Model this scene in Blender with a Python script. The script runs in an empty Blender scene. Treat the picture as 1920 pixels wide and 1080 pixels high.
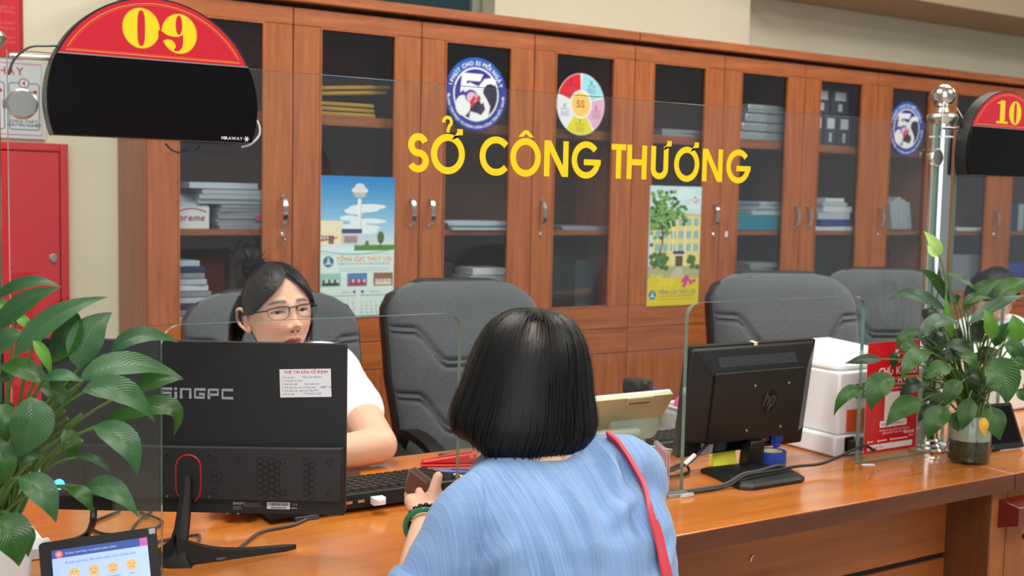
import bpy, bmesh, math, random
import numpy as np
from mathutils import Vector, Matrix, Quaternion, noise
from mathutils.geometry import tessellate_polygon
random.seed(7)
PI = math.pi
S = bpy.context.scene
COL = S.collection

# ------------------------------------------------------------------ camera
YAW, PITCH, ROLL, FPX, EYE = .56655, .08014, .02111, 2146.4, 1.34
_F = Vector((math.sin(YAW)*math.cos(PITCH), math.cos(YAW)*math.cos(PITCH), -math.sin(PITCH)))
_R0 = Vector((math.cos(YAW), -math.sin(YAW), 0)); _U0 = _R0.cross(_F)
_R = _R0*math.cos(ROLL)+_U0*math.sin(ROLL); _U = -_R0*math.sin(ROLL)+_U0*math.cos(ROLL)
CAM = Vector((0, 0, EYE))
cd = bpy.data.cameras.new('camera'); co = bpy.data.objects.new('camera', cd); COL.objects.link(co)
co.matrix_world = Matrix(((_R.x, _U.x, -_F.x, 0), (_R.y, _U.y, -_F.y, 0), (_R.z, _U.z, -_F.z, EYE), (0, 0, 0, 1)))
cd.sensor_fit = 'HORIZONTAL'; cd.sensor_width = 36; cd.lens = FPX/1920*36
cd.clip_start = .05
cd.dof.use_dof = True; cd.dof.focus_distance = 1.85; cd.dof.aperture_fstop = 7.0
S.camera = co

def ray(px, py): return (px-960)/FPX*_R-(py-540)/FPX*_U+_F
def pD(px, py, d): return CAM+ray(px, py)*d
def pY(px, py, y): r = ray(px, py); return CAM+r*(y/r.y)
def pZ(px, py, z): r = ray(px, py); return CAM+r*((z-EYE)/r.z)

# ------------------------------------------------------------------ light
def lin1(c):
    c = c/255
    return c/12.92 if c <= .04045 else ((c+.055)/1.055)**2.4
def lin(c): return (lin1(c[0]), lin1(c[1]), lin1(c[2]), 1)

w = bpy.data.worlds.new('hall'); S.world = w; w.use_nodes = True
w.node_tree.nodes['Background'].inputs[0].default_value = lin((214, 222, 228)); w.node_tree.nodes['Background'].inputs[1].default_value = .34
def area(name, loc, rot, sx, sy, power, col=(255, 250, 242)):
    l = bpy.data.lights.new(name, 'AREA'); l.shape = 'RECTANGLE'; l.size = sx; l.size_y = sy; l.energy = power; l.color = lin(col)[:3]
    o = bpy.data.objects.new(name, l); COL.objects.link(o); o.location = loc; o.rotation_euler = rot
    return o
# ceiling light panels above the counter, the aisle and the hall
area('ceiling_light_panel', (.6, 2.1, 3.15), (0, 0, 0), 1.2, 1.2, 42)
area('ceiling_light_panel', (3.2, 2.1, 3.15), (0, 0, 0), 1.2, 1.2, 42)
area('ceiling_light_panel', (.4, -.4, 3.15), (0, 0, 0), 1.2, 1.2, 50)
area('ceiling_light_panel', (3.2, -.4, 3.15), (0, 0, 0), 1.2, 1.2, 42)
area('ceiling_light_panel', (5.6, 1.4, 3.15), (0, 0, 0), 1.2, 1.2, 30)
# daylight from the tall hall windows behind the photographer
area('hall_daylight', (-2.2, -3.4, 2.0), (math.radians(80), 0, math.radians(-25)), 4, 2.4, 62, (240, 246, 255))

S.view_settings.view_transform = 'Standard'; S.view_settings.look = 'None'
S.view_settings.exposure = 0.42; S.view_settings.gamma = 1; S.view_settings.use_curve_mapping = False
S.cycles.transparent_max_bounces = 24
S.cycles.max_bounces = 8

# ------------------------------------------------------------------ materials
MATS = {}
def base(name):
    m = bpy.data.materials.new(name); m.use_nodes = True
    nt = m.node_tree; b = nt.nodes['Principled BSDF']
    MATS[name] = m
    return m, nt, b
def mat(name, rgb, rough=.5, metal=0, spec=.5, var=None, bump=None, coat=0, emit=None, alpha=1, trans=0, sheen=0):
    m, nt, b = base(name)
    b.inputs['Base Color'].default_value = lin(rgb); b.inputs['Roughness'].default_value = rough
    b.inputs['Metallic'].default_value = metal; b.inputs['Specular IOR Level'].default_value = spec
    b.inputs['Coat Weight'].default_value = coat; b.inputs['Coat Roughness'].default_value = .08
    b.inputs['Alpha'].default_value = alpha; b.inputs['Transmission Weight'].default_value = trans
    b.inputs['Sheen Weight'].default_value = sheen
    if emit: b.inputs['Emission Color'].default_value = lin(rgb); b.inputs['Emission Strength'].default_value = emit
    tc = None
    if var:          # var = (scale, rgb2)
        tc = nt.nodes.new('ShaderNodeTexCoord'); n = nt.nodes.new('ShaderNodeTexNoise'); n.inputs['Scale'].default_value = var[0]; n.inputs['Detail'].default_value = 5
        mx = nt.nodes.new('ShaderNodeMix'); mx.data_type = 'RGBA'
        mx.inputs[6].default_value = lin(rgb); mx.inputs[7].default_value = lin(var[1])
        rp = nt.nodes.new('ShaderNodeValToRGB'); rp.color_ramp.elements[0].position = .35; rp.color_ramp.elements[1].position = .65
        nt.links.new(tc.outputs['Object'], n.inputs['Vector']); nt.links.new(n.outputs[0], rp.inputs[0]); nt.links.new(rp.outputs[0], mx.inputs[0]); nt.links.new(mx.outputs[2], b.inputs['Base Color'])
    if bump:         # bump = (scale, strength, distance)
        tc = tc or nt.nodes.new('ShaderNodeTexCoord'); n = nt.nodes.new('ShaderNodeTexNoise'); n.inputs['Scale'].default_value = bump[0]; n.inputs['Detail'].default_value = 4
        bp = nt.nodes.new('ShaderNodeBump'); bp.inputs['Strength'].default_value = bump[1]; bp.inputs['Distance'].default_value = bump[2]
        nt.links.new(tc.outputs['Object'], n.inputs['Vector']); nt.links.new(n.outputs[0], bp.inputs['Height']); nt.links.new(bp.outputs[0], b.inputs['Normal'])
    return m
def wood(name, c1, c2, stretch, rough=.35, coat=.2, scale=9):
    m, nt, b = base(name)
    tc = nt.nodes.new('ShaderNodeTexCoord'); mp = nt.nodes.new('ShaderNodeMapping'); mp.inputs['Scale'].default_value = stretch
    n = nt.nodes.new('ShaderNodeTexNoise'); n.inputs['Scale'].default_value = scale; n.inputs['Detail'].default_value = 6; n.inputs['Distortion'].default_value = .6
    n2 = nt.nodes.new('ShaderNodeTexNoise'); n2.inputs['Scale'].default_value = scale*7; n2.inputs['Detail'].default_value = 3
    ad = nt.nodes.new('ShaderNodeMath'); ad.operation = 'MULTIPLY_ADD'; ad.inputs[1].default_value = .35
    rp = nt.nodes.new('ShaderNodeValToRGB'); rp.color_ramp.elements[0].position = .42; rp.color_ramp.elements[1].position = .92
    rp.color_ramp.elements[0].color = lin(c1); rp.color_ramp.elements[1].color = lin(c2)
    L = nt.links.new
    L(tc.outputs['Object'], mp.inputs[0]); L(mp.outputs[0], n.inputs['Vector']); L(mp.outputs[0], n2.inputs['Vector'])
    L(n2.outputs[0], ad.inputs[0]); L(n.outputs[0], ad.inputs[2]); L(ad.outputs[0], rp.inputs[0]); L(rp.outputs[0], b.inputs['Base Color'])
    bp = nt.nodes.new('ShaderNodeBump'); bp.inputs['Strength'].default_value = .05; bp.inputs['Distance'].default_value = .001
    L(n2.outputs[0], bp.inputs['Height']); L(bp.outputs[0], b.inputs['Normal'])
    b.inputs['Roughness'].default_value = rough; b.inputs['Coat Weight'].default_value = coat; b.inputs['Coat Roughness'].default_value = .12
    return m
def clear_glass(name, tint, ior=1.45, rough=0.0):
    m, nt, b = base(name); nt.nodes.remove(b)
    out = nt.nodes['Material Output']; t = nt.nodes.new('ShaderNodeBsdfTransparent'); t.inputs[0].default_value = tint+(1,)
    g = nt.nodes.new('ShaderNodeBsdfGlossy'); g.inputs['Roughness'].default_value = rough
    f = nt.nodes.new('ShaderNodeFresnel'); ge = nt.nodes.new('ShaderNodeNewGeometry'); mi = nt.nodes.new('ShaderNodeMix'); mi.inputs[2].default_value = ior; mi.inputs[3].default_value = 1/ior; nt.links.new(ge.outputs['Backfacing'], mi.inputs[0]); nt.links.new(mi.outputs[0], f.inputs[0]); mx = nt.nodes.new('ShaderNodeMixShader')
    nt.links.new(f.outputs[0], mx.inputs[0]); nt.links.new(t.outputs[0], mx.inputs[1]); nt.links.new(g.outputs[0], mx.inputs[2]); nt.links.new(mx.outputs[0], out.inputs[0])
    return m
def attr_mat(name, rough=.5, spec=.4, emit=0, sss=0, bump=None, coat=0):
    m, nt, b = base(name)
    a = nt.nodes.new('ShaderNodeAttribute'); a.attribute_name = 'Col'
    nt.links.new(a.outputs['Color'], b.inputs['Base Color']); b.inputs['Roughness'].default_value = rough; b.inputs['Specular IOR Level'].default_value = spec
    b.inputs['Coat Weight'].default_value = coat
    if emit: nt.links.new(a.outputs['Color'], b.inputs['Emission Color']); b.inputs['Emission Strength'].default_value = emit
    if sss: b.inputs['Subsurface Weight'].default_value = sss; b.inputs['Subsurface Radius'].default_value = (.6, .25, .12); b.inputs['Subsurface Scale'].default_value = .008
    if bump:
        tc = nt.nodes.new('ShaderNodeTexCoord'); n = nt.nodes.new('ShaderNodeTexNoise'); n.inputs['Scale'].default_value = bump[0]
        bp = nt.nodes.new('ShaderNodeBump'); bp.inputs['Strength'].default_value = bump[1]; bp.inputs['Distance'].default_value = bump[2]
        nt.links.new(tc.outputs['Object'], n.inputs['Vector']); nt.links.new(n.outputs[0], bp.inputs['Height']); nt.links.new(bp.outputs[0], b.inputs['Normal'])
    return m

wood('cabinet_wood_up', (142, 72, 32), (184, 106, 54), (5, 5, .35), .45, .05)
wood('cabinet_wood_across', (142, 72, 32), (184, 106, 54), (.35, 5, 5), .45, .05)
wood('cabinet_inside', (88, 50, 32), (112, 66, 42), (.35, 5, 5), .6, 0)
wood('counter_top', (178, 100, 36), (204, 126, 54), (.5, 4, 4), .17, .5, 5)
wood('counter_edge', (72, 32, 12), (98, 46, 20), (.5, 4, 4), .4, .08, 6)
wood('counter_panel', (130, 68, 24), (162, 92, 36), (.4, 4, 5), .45, .05, 6)
wood('counter_post', (124, 66, 24), (156, 88, 36), (5, 5, .4), .5, .03, 7)
wood('counter_side', (84, 46, 22), (108, 60, 28), (5, 5, .4), .45, .1, 7)
mat('mahogany_block', (96, 24, 12), .28, coat=.4)
mat('vent_grey', (60, 62, 64), .5)
mat('wall_cream', (226, 222, 198), .9, var=(3, (222, 218, 192)), bump=(120, .06, .001))
mat('ceiling_white', (220, 216, 206), .9)
mat('floor_tile', (190, 180, 165), .35, var=(4, (178, 168, 152)))
mat('dark_gap', (26, 18, 14), .8)
mat('groove_black', (10, 9, 9), .7)
mat('housing_black', (30, 31, 34), .5, var=(260, (25, 26, 28)))
mat('chrome', (215, 215, 212), .16, 1)
mat('steel_brushed', (206, 204, 198), .28, 1)
mat('steel_ball', (200, 196, 190), .2, 1, bump=(28, .35, .002))
mat('grey_plastic', (150, 150, 150), .4)
mat('fire_red', (204, 28, 38), .4, coat=.15)
mat('fire_red_dark', (120, 18, 22), .5)
mat('frame_grey', (170, 170, 172), .4)
mat('black_plastic', (17, 18, 19), .42, var=(220, (14, 15, 16)))
mat('black_gloss', (16, 16, 18), .16)
mat('black_matte', (19, 20, 22), .6)
mat('black_rubber', (18, 18, 19), .7)
mat('screen_dark', (6, 5, 6), .3, spec=.18, var=(4, (12, 5, 6)))
mat('white_plastic', (228, 229, 230), .38)
mat('white_shell', (232, 234, 236), .42)
mat('white_paper', (226, 228, 232), .7)
mat('blue_paper', (196, 206, 216), .6)
mat('grey_paper', (150, 152, 158), .7)
mat('yellow_note', (232, 224, 64), .6)
mat('cream_note', (238, 228, 176), .6)
mat('gold_foil', (206, 160, 60), .32, .6)
mat('teal_box', (40, 140, 160), .45)
mat('blue_cover', (44, 70, 150), .45)
mat('red_cover', (150, 36, 34), .5)
mat('navy_cover', (50, 56, 96), .5)
mat('plastic_wrap', (206, 214, 220), .25, alpha=.75, bump=(40, .5, .004))
mat('silver_wrap', (190, 198, 204), .2, .5, bump=(45, .8, .006))
mat('tape_blue', (38, 72, 168), .4)
mat('connector_blue', (34, 70, 190), .4)
mat('green_label', (120, 190, 90), .5)
mat('device_grey', (70, 74, 78), .5)
mat('beige_plastic', (190, 182, 140), .4)
mat('sage_plastic', (178, 190, 178), .42)
mat('orange_plastic', (206, 80, 28), .5)
mat('red_plastic', (206, 32, 36), .35)
mat('pen_blue', (36, 70, 170), .3)
mat('pen_clear', (170, 180, 190), .2, alpha=.7)
mat('pink_card', (226, 70, 150), .4)
mat('clear_acrylic', (226, 232, 234), .1, alpha=.35)
mat('jade', (30, 120, 80), .15, coat=.5)
mat('bead_black', (14, 14, 15), .2)
mat('wallet_brown', (88, 50, 34), .45, bump=(160, .15, .0008))
mat('wallet_edge', (52, 30, 22), .4)
mat('bag_red', (206, 62, 76), .5)
mat('led_blue', (40, 140, 255), .3, emit=6)
mat('brass_screw', (200, 170, 110), .3, 1)
mat('ring_red', (190, 24, 34), .35)
mat('foil_black', (40, 38, 40), .25, .4, bump=(90, .8, .004))
mat('navy_cap', (40, 50, 140), .4)
mat('pot_white', (226, 226, 222), .35)
mat('soil', (60, 44, 30), .9, bump=(60, .6, .01))
mat('water_roots', (74, 66, 34), .2, var=(55, (40, 46, 22)), bump=(70, .4, .004))
mat('jar_water', (160, 168, 150), .25, var=(8, (196, 196, 188)))
mat('stem_green', (92, 120, 52), .5, var=(12, (70, 104, 44)))
mat('stem_dark', (54, 74, 38), .5)
mat('trouser_dark', (40, 42, 52), .8)
mat('steel_frame', (34, 34, 36), .4, .6)

mat('brow_dark', (60, 50, 48), .8)
mat('chair_shell', (20, 21, 23), .5)
mat('teal_window', (22, 62, 70), .1, spec=.8)
mat('window_frame', (150, 150, 140), .5)
mat('letter_yellow', (246, 212, 22), .35)
mat('cable_black', (24, 24, 26), .5)
mat('cable_grey', (70, 70, 72), .5)
mat('cable_white', (214, 216, 216), .5)
mat('chair_grey', (62, 66, 71), .95, var=(420, (90, 94, 99)), bump=(700, .25, .001), sheen=.2)
mat('chair_maroon', (70, 24, 30), .8)
mat('shirt_white', (236, 238, 244), .85, bump=(400, .1, .0005))
mat('black_stripe', (30, 30, 34), .8)
clear_glass('pane_glass', (.965, .985, .975), 1.55)
clear_glass('cabinet_glass', (.93, .95, .96), 1.5)
clear_glass('lens', (.96, .97, .98), 1.3); clear_glass('vase_glass', (.93, .96, .94), 1.4)
m, nt, b = base('glass_edge'); b.inputs['Base Color'].default_value = lin((120, 158, 148)); b.inputs['Roughness'].default_value = .12; b.inputs['Transmission Weight'].default_value = .35; b.inputs['IOR'].default_value = 1.2
attr_mat('print', .5, .35); attr_mat('print_gloss', .22, .5, coat=.3); attr_mat('screen_lit', .2, .5, emit=.5)
attr_mat('skin', .48, .4, sss=.12, bump=(180, .05, .0006))
# woven chambray with pale slubs
m, nt, b = base('chambray')
tc = nt.nodes.new('ShaderNodeTexCoord'); L = nt.links.new
mp = nt.nodes.new('ShaderNodeMapping'); mp.inputs['Scale'].default_value = (430, 6, 9); n1 = nt.nodes.new('ShaderNodeTexNoise'); n1.inputs['Scale'].default_value = 1; n1.inputs['Detail'].default_value = 3
mp2 = nt.nodes.new('ShaderNodeMapping'); mp2.inputs['Scale'].default_value = (16, 16, 420); n2 = nt.nodes.new('ShaderNodeTexNoise'); n2.inputs['Scale'].default_value = 1; n2.inputs['Detail'].default_value = 3
ad = nt.nodes.new('ShaderNodeMath'); ad.operation = 'MULTIPLY_ADD'; ad.inputs[1].default_value = .2
rp = nt.nodes.new('ShaderNodeValToRGB'); rp.color_ramp.elements[0].position = .22; rp.color_ramp.elements[1].position = 1.2
rp.color_ramp.elements[0].color = lin((92, 126, 176)); rp.color_ramp.elements[1].color = lin((138, 168, 206))
L(tc.outputs['Object'], mp.inputs[0]); L(tc.outputs['Object'], mp2.inputs[0]); L(mp.outputs[0], n1.inputs['Vector']); L(mp2.outputs[0], n2.inputs['Vector'])
L(n2.outputs[0], ad.inputs[0]); L(n1.outputs[0], ad.inputs[2]); L(ad.outputs[0], rp.inputs[0]); L(rp.outputs[0], b.inputs['Base Color'])
bp = nt.nodes.new('ShaderNodeBump'); bp.inputs['Strength'].default_value = .15; bp.inputs['Distance'].default_value = .0006; L(ad.outputs[0], bp.inputs['Height']); L(bp.outputs[0], b.inputs['Normal'])
b.inputs['Roughness'].default_value = .85; b.inputs['Sheen Weight'].default_value = .15
# hair
def hair(name, rgb, rough):
    m, nt, b = base(name); b.inputs['Roughness'].default_value = rough; b.inputs['Specular IOR Level'].default_value = .28
    a = nt.nodes.new('ShaderNodeAttribute'); a.attribute_name = 'Col'; nt.links.new(a.outputs['Color'], b.inputs['Base Color'])
hair('hair_strands', (20, 18, 18), .44)
# striped blouse
m, nt, b = base('striped_cloth'); tc = nt.nodes.new('ShaderNodeTexCoord'); wv = nt.nodes.new('ShaderNodeTexWave'); wv.inputs['Scale'].default_value = 30; wv.bands_direction = 'DIAGONAL'
rp = nt.nodes.new('ShaderNodeValToRGB'); rp.color_ramp.interpolation = 'CONSTANT'; rp.color_ramp.elements[0].color = lin((28, 28, 32)); rp.color_ramp.elements[1].color = lin((196, 196, 200)); rp.color_ramp.elements[1].position = .62
nt.links.new(tc.outputs['Object'], wv.inputs[0]); nt.links.new(wv.outputs[0], rp.inputs[0]); nt.links.new(rp.outputs[0], b.inputs['Base Color']); b.inputs['Roughness'].default_value = .85
# leaves: UV u along, v across; veins are fine relief and a slightly paler tone
def leaf_mat(name, c1, c2, rough=.4):
    m, nt, b = base(name); L = nt.links.new
    uv = nt.nodes.new('ShaderNodeUVMap'); sp = nt.nodes.new('ShaderNodeSeparateXYZ'); L(uv.outputs[0], sp.inputs[0])
    ab = nt.nodes.new('ShaderNodeMath'); ab.operation = 'ABSOLUTE'; L(sp.outputs[1], ab.inputs[0])
    k = nt.nodes.new('ShaderNodeMath'); k.operation = 'MULTIPLY_ADD'; k.inputs[1].default_value = -.32; L(ab.outputs[0], k.inputs[0]); L(sp.outputs[0], k.inputs[2])
    s = nt.nodes.new('ShaderNodeMath'); s.operation = 'MULTIPLY'; s.inputs[1].default_value = 95; L(k.outputs[0], s.inputs[0])
    sn = nt.nodes.new('ShaderNodeMath'); sn.operation = 'SINE'; L(s.outputs[0], sn.inputs[0])
    mr = nt.nodes.new('ShaderNodeMapRange'); mr.inputs[1].default_value = -1; L(sn.outputs[0], mr.inputs[0])
    rib = nt.nodes.new('ShaderNodeMath'); rib.operation = 'LESS_THAN'; rib.inputs[1].default_value = .05; L(ab.outputs[0], rib.inputs[0])
    tc = nt.nodes.new('ShaderNodeTexCoord'); n = nt.nodes.new('ShaderNodeTexNoise'); n.inputs['Scale'].default_value = 14; L(tc.outputs['Object'], n.inputs['Vector'])
    f = nt.nodes.new('ShaderNodeMath'); f.operation = 'MULTIPLY_ADD'; f.inputs[1].default_value = .3; L(mr.outputs[0], f.inputs[0]); L(n.outputs[0], f.inputs[2])
    f2 = nt.nodes.new('ShaderNodeMath'); f2.operation = 'MULTIPLY_ADD'; f2.inputs[1].default_value = .25; L(rib.outputs[0], f2.inputs[0]); L(f.outputs[0], f2.inputs[2])
    mx = nt.nodes.new('ShaderNodeMix'); mx.data_type = 'RGBA'; mx.inputs[6].default_value = lin(c1); mx.inputs[7].default_value = lin(c2); L(f2.outputs[0], mx.inputs[0]); L(mx.outputs[2], b.inputs['Base Color'])
    bp = nt.nodes.new('ShaderNodeBump'); bp.inputs['Strength'].default_value = .35; bp.inputs['Distance'].default_value = .0015; L(mr.outputs[0], bp.inputs['Height']); L(bp.outputs[0], b.inputs['Normal'])
    b.inputs['Roughness'].default_value = rough; b.inputs['Specular IOR Level'].default_value = .5
leaf_mat('leaf_mid', (16, 52, 8), (42, 90, 20), .36); leaf_mat('leaf_dark', (12, 34, 12), (28, 58, 22), .35); leaf_mat('leaf_grey', (26, 56, 34), (58, 90, 62), .3)
leaf_mat('leaf_bright', (52, 108, 22), (92, 146, 38)); leaf_mat('leaf_spathe', (120, 176, 70), (176, 214, 120)); leaf_mat('leaf_yellow', (186, 130, 20), (216, 164, 40)); leaf_mat('leaf_soft', (26, 64, 32), (50, 96, 50), .38)

# ------------------------------------------------------------------ mesh helpers
WM = {}
def loc_frame(o): return WM.get(o.name, Matrix())
class MB:
    def __init__(s): s.v = []; s.f = []; s.uv = None; s.col = None; s.mi = []; s.cm = 0
    def add(s, vs, fs, M=None):
        k = len(s.v)
        s.v += [tuple(M @ Vector(v)) if M is not None else tuple(v) for v in vs]
        s.f += [tuple(i+k for i in f) for f in fs]; s.mi += [s.cm]*len(fs)
        return s
    def box(s, a, b, M=None):
        x0, y0, z0 = a; x1, y1, z1 = b
        return s.add([(x0,y0,z0),(x1,y0,z0),(x1,y1,z0),(x0,y1,z0),(x0,y0,z1),(x1,y0,z1),(x1,y1,z1),(x0,y1,z1)],
                     [(0,3,2,1),(4,5,6,7),(0,1,5,4),(1,2,6,5),(2,3,7,6),(3,0,4,7)], M)
    def frustum(s, a, b, ins, ax=1, M=None):
        # box whose face at the low end of y is inset (a bevelled block)
        x0, y0, z0 = a; x1, y1, z1 = b
        return s.add([(x0+ins,y0,z0+ins),(x1-ins,y0,z0+ins),(x1,y1,z0),(x0,y1,z0),(x0+ins,y0,z1-ins),(x1-ins,y0,z1-ins),(x1,y1,z1),(x0,y1,z1)],
                     [(0,3,2,1),(4,5,6,7),(0,1,5,4),(1,2,6,5),(2,3,7,6),(3,0,4,7)], M)
    def lathe(s, prof, n=24, M=None):
        vs = []; fs = []; m = len(prof)
        for i in range(n):
            a = 2*PI*i/n
            for r, z in prof: vs.append((r*math.cos(a), r*math.sin(a), z))
        for i in range(n):
            j = (i+1) % n
            for k in range(m-1): fs.append((i*m+k, j*m+k, j*m+k+1, i*m+k+1))
        if prof[0][0] > 1e-6: fs.append(tuple(i*m for i in range(n))[::-1])
        if prof[-1][0] > 1e-6: fs.append(tuple(i*m+m-1 for i in range(n)))
        return s.add(vs, fs, M)
    def tube(s, pts, r, n=8, M=None, flat=None):
        pts = [Vector(p) for p in pts]; rs = r if isinstance(r, (list, tuple)) else [r]*len(pts)
        t0 = (pts[1]-pts[0]).normalized(); u = t0.orthogonal().normalized(); vs = []; fs = []
        for i, p in enumerate(pts):
            t = (pts[min(i+1, len(pts)-1)]-pts[max(i-1, 0)]).normalized()
            u = (u-t*u.dot(t)).normalized(); v = t.cross(u)
            for k in range(n):
                a = 2*PI*k/n; vs.append(p+(u*math.cos(a)+v*math.sin(a))*rs[i])
        for i in range(len(pts)-1):
            for k in range(n):
                j = (k+1) % n; fs.append((i*n+k, i*n+j, (i+1)*n+j, (i+1)*n+k))
        fs.append(tuple(range(n))[::-1]); fs.append(tuple((len(pts)-1)*n+k for k in range(n)))
        return s.add(vs, fs, M)
    def prism(s, poly, z0, z1, M=None):
        n = len(poly); tri = tessellate_polygon([[Vector((p[0], p[1], 0)) for p in poly]])
        ar = sum(poly[i][0]*poly[(i+1) % n][1]-poly[(i+1) % n][0]*poly[i][1] for i in range(n))
        vs = [(p[0], p[1], z0) for p in poly]+[(p[0], p[1], z1) for p in poly]; fs = []
        for t in tri:
            a, b, c = t; p = [poly[i] for i in t]
            cr = (p[1][0]-p[0][0])*(p[2][1]-p[0][1])-(p[1][1]-p[0][1])*(p[2][0]-p[0][0])
            if cr < 0: a, b, c = a, c, b
            fs += [(n+a, n+b, n+c), (a, c, b)]
        for i in range(n):
            j = (i+1) % n
            fs.append((i, j, n+j, n+i) if ar > 0 else (j, i, n+i, n+j))
        return s.add(vs, fs, M)
    def loft(s, rings, M=None, caps=True):
        n = len(rings[0]); vs = [p for r in rings for p in r]; fs = []
        for i in range(len(rings)-1):
            for k in range(n):
                j = (k+1) % n; fs.append((i*n+k, i*n+j, (i+1)*n+j, (i+1)*n+k))
        if caps: fs.append(tuple(range(n))[::-1]); fs.append(tuple((len(rings)-1)*n+k for k in range(n)))
        return s.add(vs, fs, M)
    def ball(s, c, r, n=12, m=8, M=None):
        c = Vector(c); rr = r if isinstance(r, (tuple, list)) else (r, r, r)
        rings = []
        for i in range(1, m):
            a = PI*i/m
            rings.append([(c.x+rr[0]*math.sin(a)*math.cos(2*PI*k/n), c.y+rr[1]*math.sin(a)*math.sin(2*PI*k/n), c.z-rr[2]*math.cos(a)) for k in range(n)])
        return s.loft(rings, M)

def smooth(me, deg=35):
    me.shade_smooth(); me.set_sharp_from_angle(angle=math.radians(deg))
def obj(name, mb, m, parent=None, bevel=0, sm=35, world=False, seg=2):
    me = bpy.data.meshes.new(name)
    v = mb.v
    if world and parent is not None:
        I = loc_frame(parent).inverted(); v = [tuple(I @ Vector(p)) for p in v]
    me.from_pydata(v, [], mb.f)
    for x in (m if isinstance(m, (list, tuple)) else [m]): me.materials.append(MATS[x])
    if isinstance(m, (list, tuple)): me.polygons.foreach_set('material_index', mb.mi)
    if mb.col is not None:
        a = me.color_attributes.new('Col', 'FLOAT_COLOR', 'POINT'); a.data.foreach_set('color', [c for q in mb.col for c in q])
    if mb.uv is not None:
        u = me.uv_layers.new(name='UVMap')
        for l in me.loops: u.data[l.index].uv = mb.uv[l.vertex_index]
    me.update()
    if sm: smooth(me, sm)
    o = bpy.data.objects.new(name, me); COL.objects.link(o)
    if parent is not None: o.parent = parent; WM[o.name] = loc_frame(parent)
    if bevel:
        bm = o.modifiers.new('bevel', 'BEVEL'); bm.width = bevel; bm.segments = seg; bm.limit_method = 'ANGLE'; bm.angle_limit = math.radians(40)
    return o
def thing(name, label, cat, loc=(0, 0, 0), rotz=0, group=None, M=None):
    o = bpy.data.objects.new(name, None); COL.objects.link(o); o.empty_display_size = .05
    W = M if M is not None else Matrix.Translation(Vector(loc)) @ Matrix.Rotation(rotz, 4, 'Z')
    o.matrix_world = W; WM[o.name] = W
    return tag(o, label, cat, group)
def tag(o, label, cat, group=None):
    o['label'] = label; o['category'] = cat
    if group: o['group'] = group
    return o
def struct(name, mb, m, **k):
    o = obj(name, mb, m, **k); o['kind'] = 'structure'; return o
def dup(root, M, label, group=None):
    r = root.copy(); COL.objects.link(r); r.matrix_world = M; WM[r.name] = M; r['label'] = label
    if group: r['group'] = group
    for ch in list(root.children):
        c = ch.copy(); COL.objects.link(c); c.parent = r
        for g in list(ch.children):
            d = g.copy(); COL.objects.link(d); d.parent = c
    return r
def frameM(o, ex, ey):
    ex = Vector(ex).normalized(); ey = Vector(ey); ey = (ey-ex*ey.dot(ex)).normalized(); n = ex.cross(ey); o = Vector(o)
    return Matrix(((ex.x, ey.x, n.x, o.x), (ex.y, ey.y, n.y, o.y), (ex.z, ey.z, n.z, o.z), (0, 0, 0, 1)))

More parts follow.
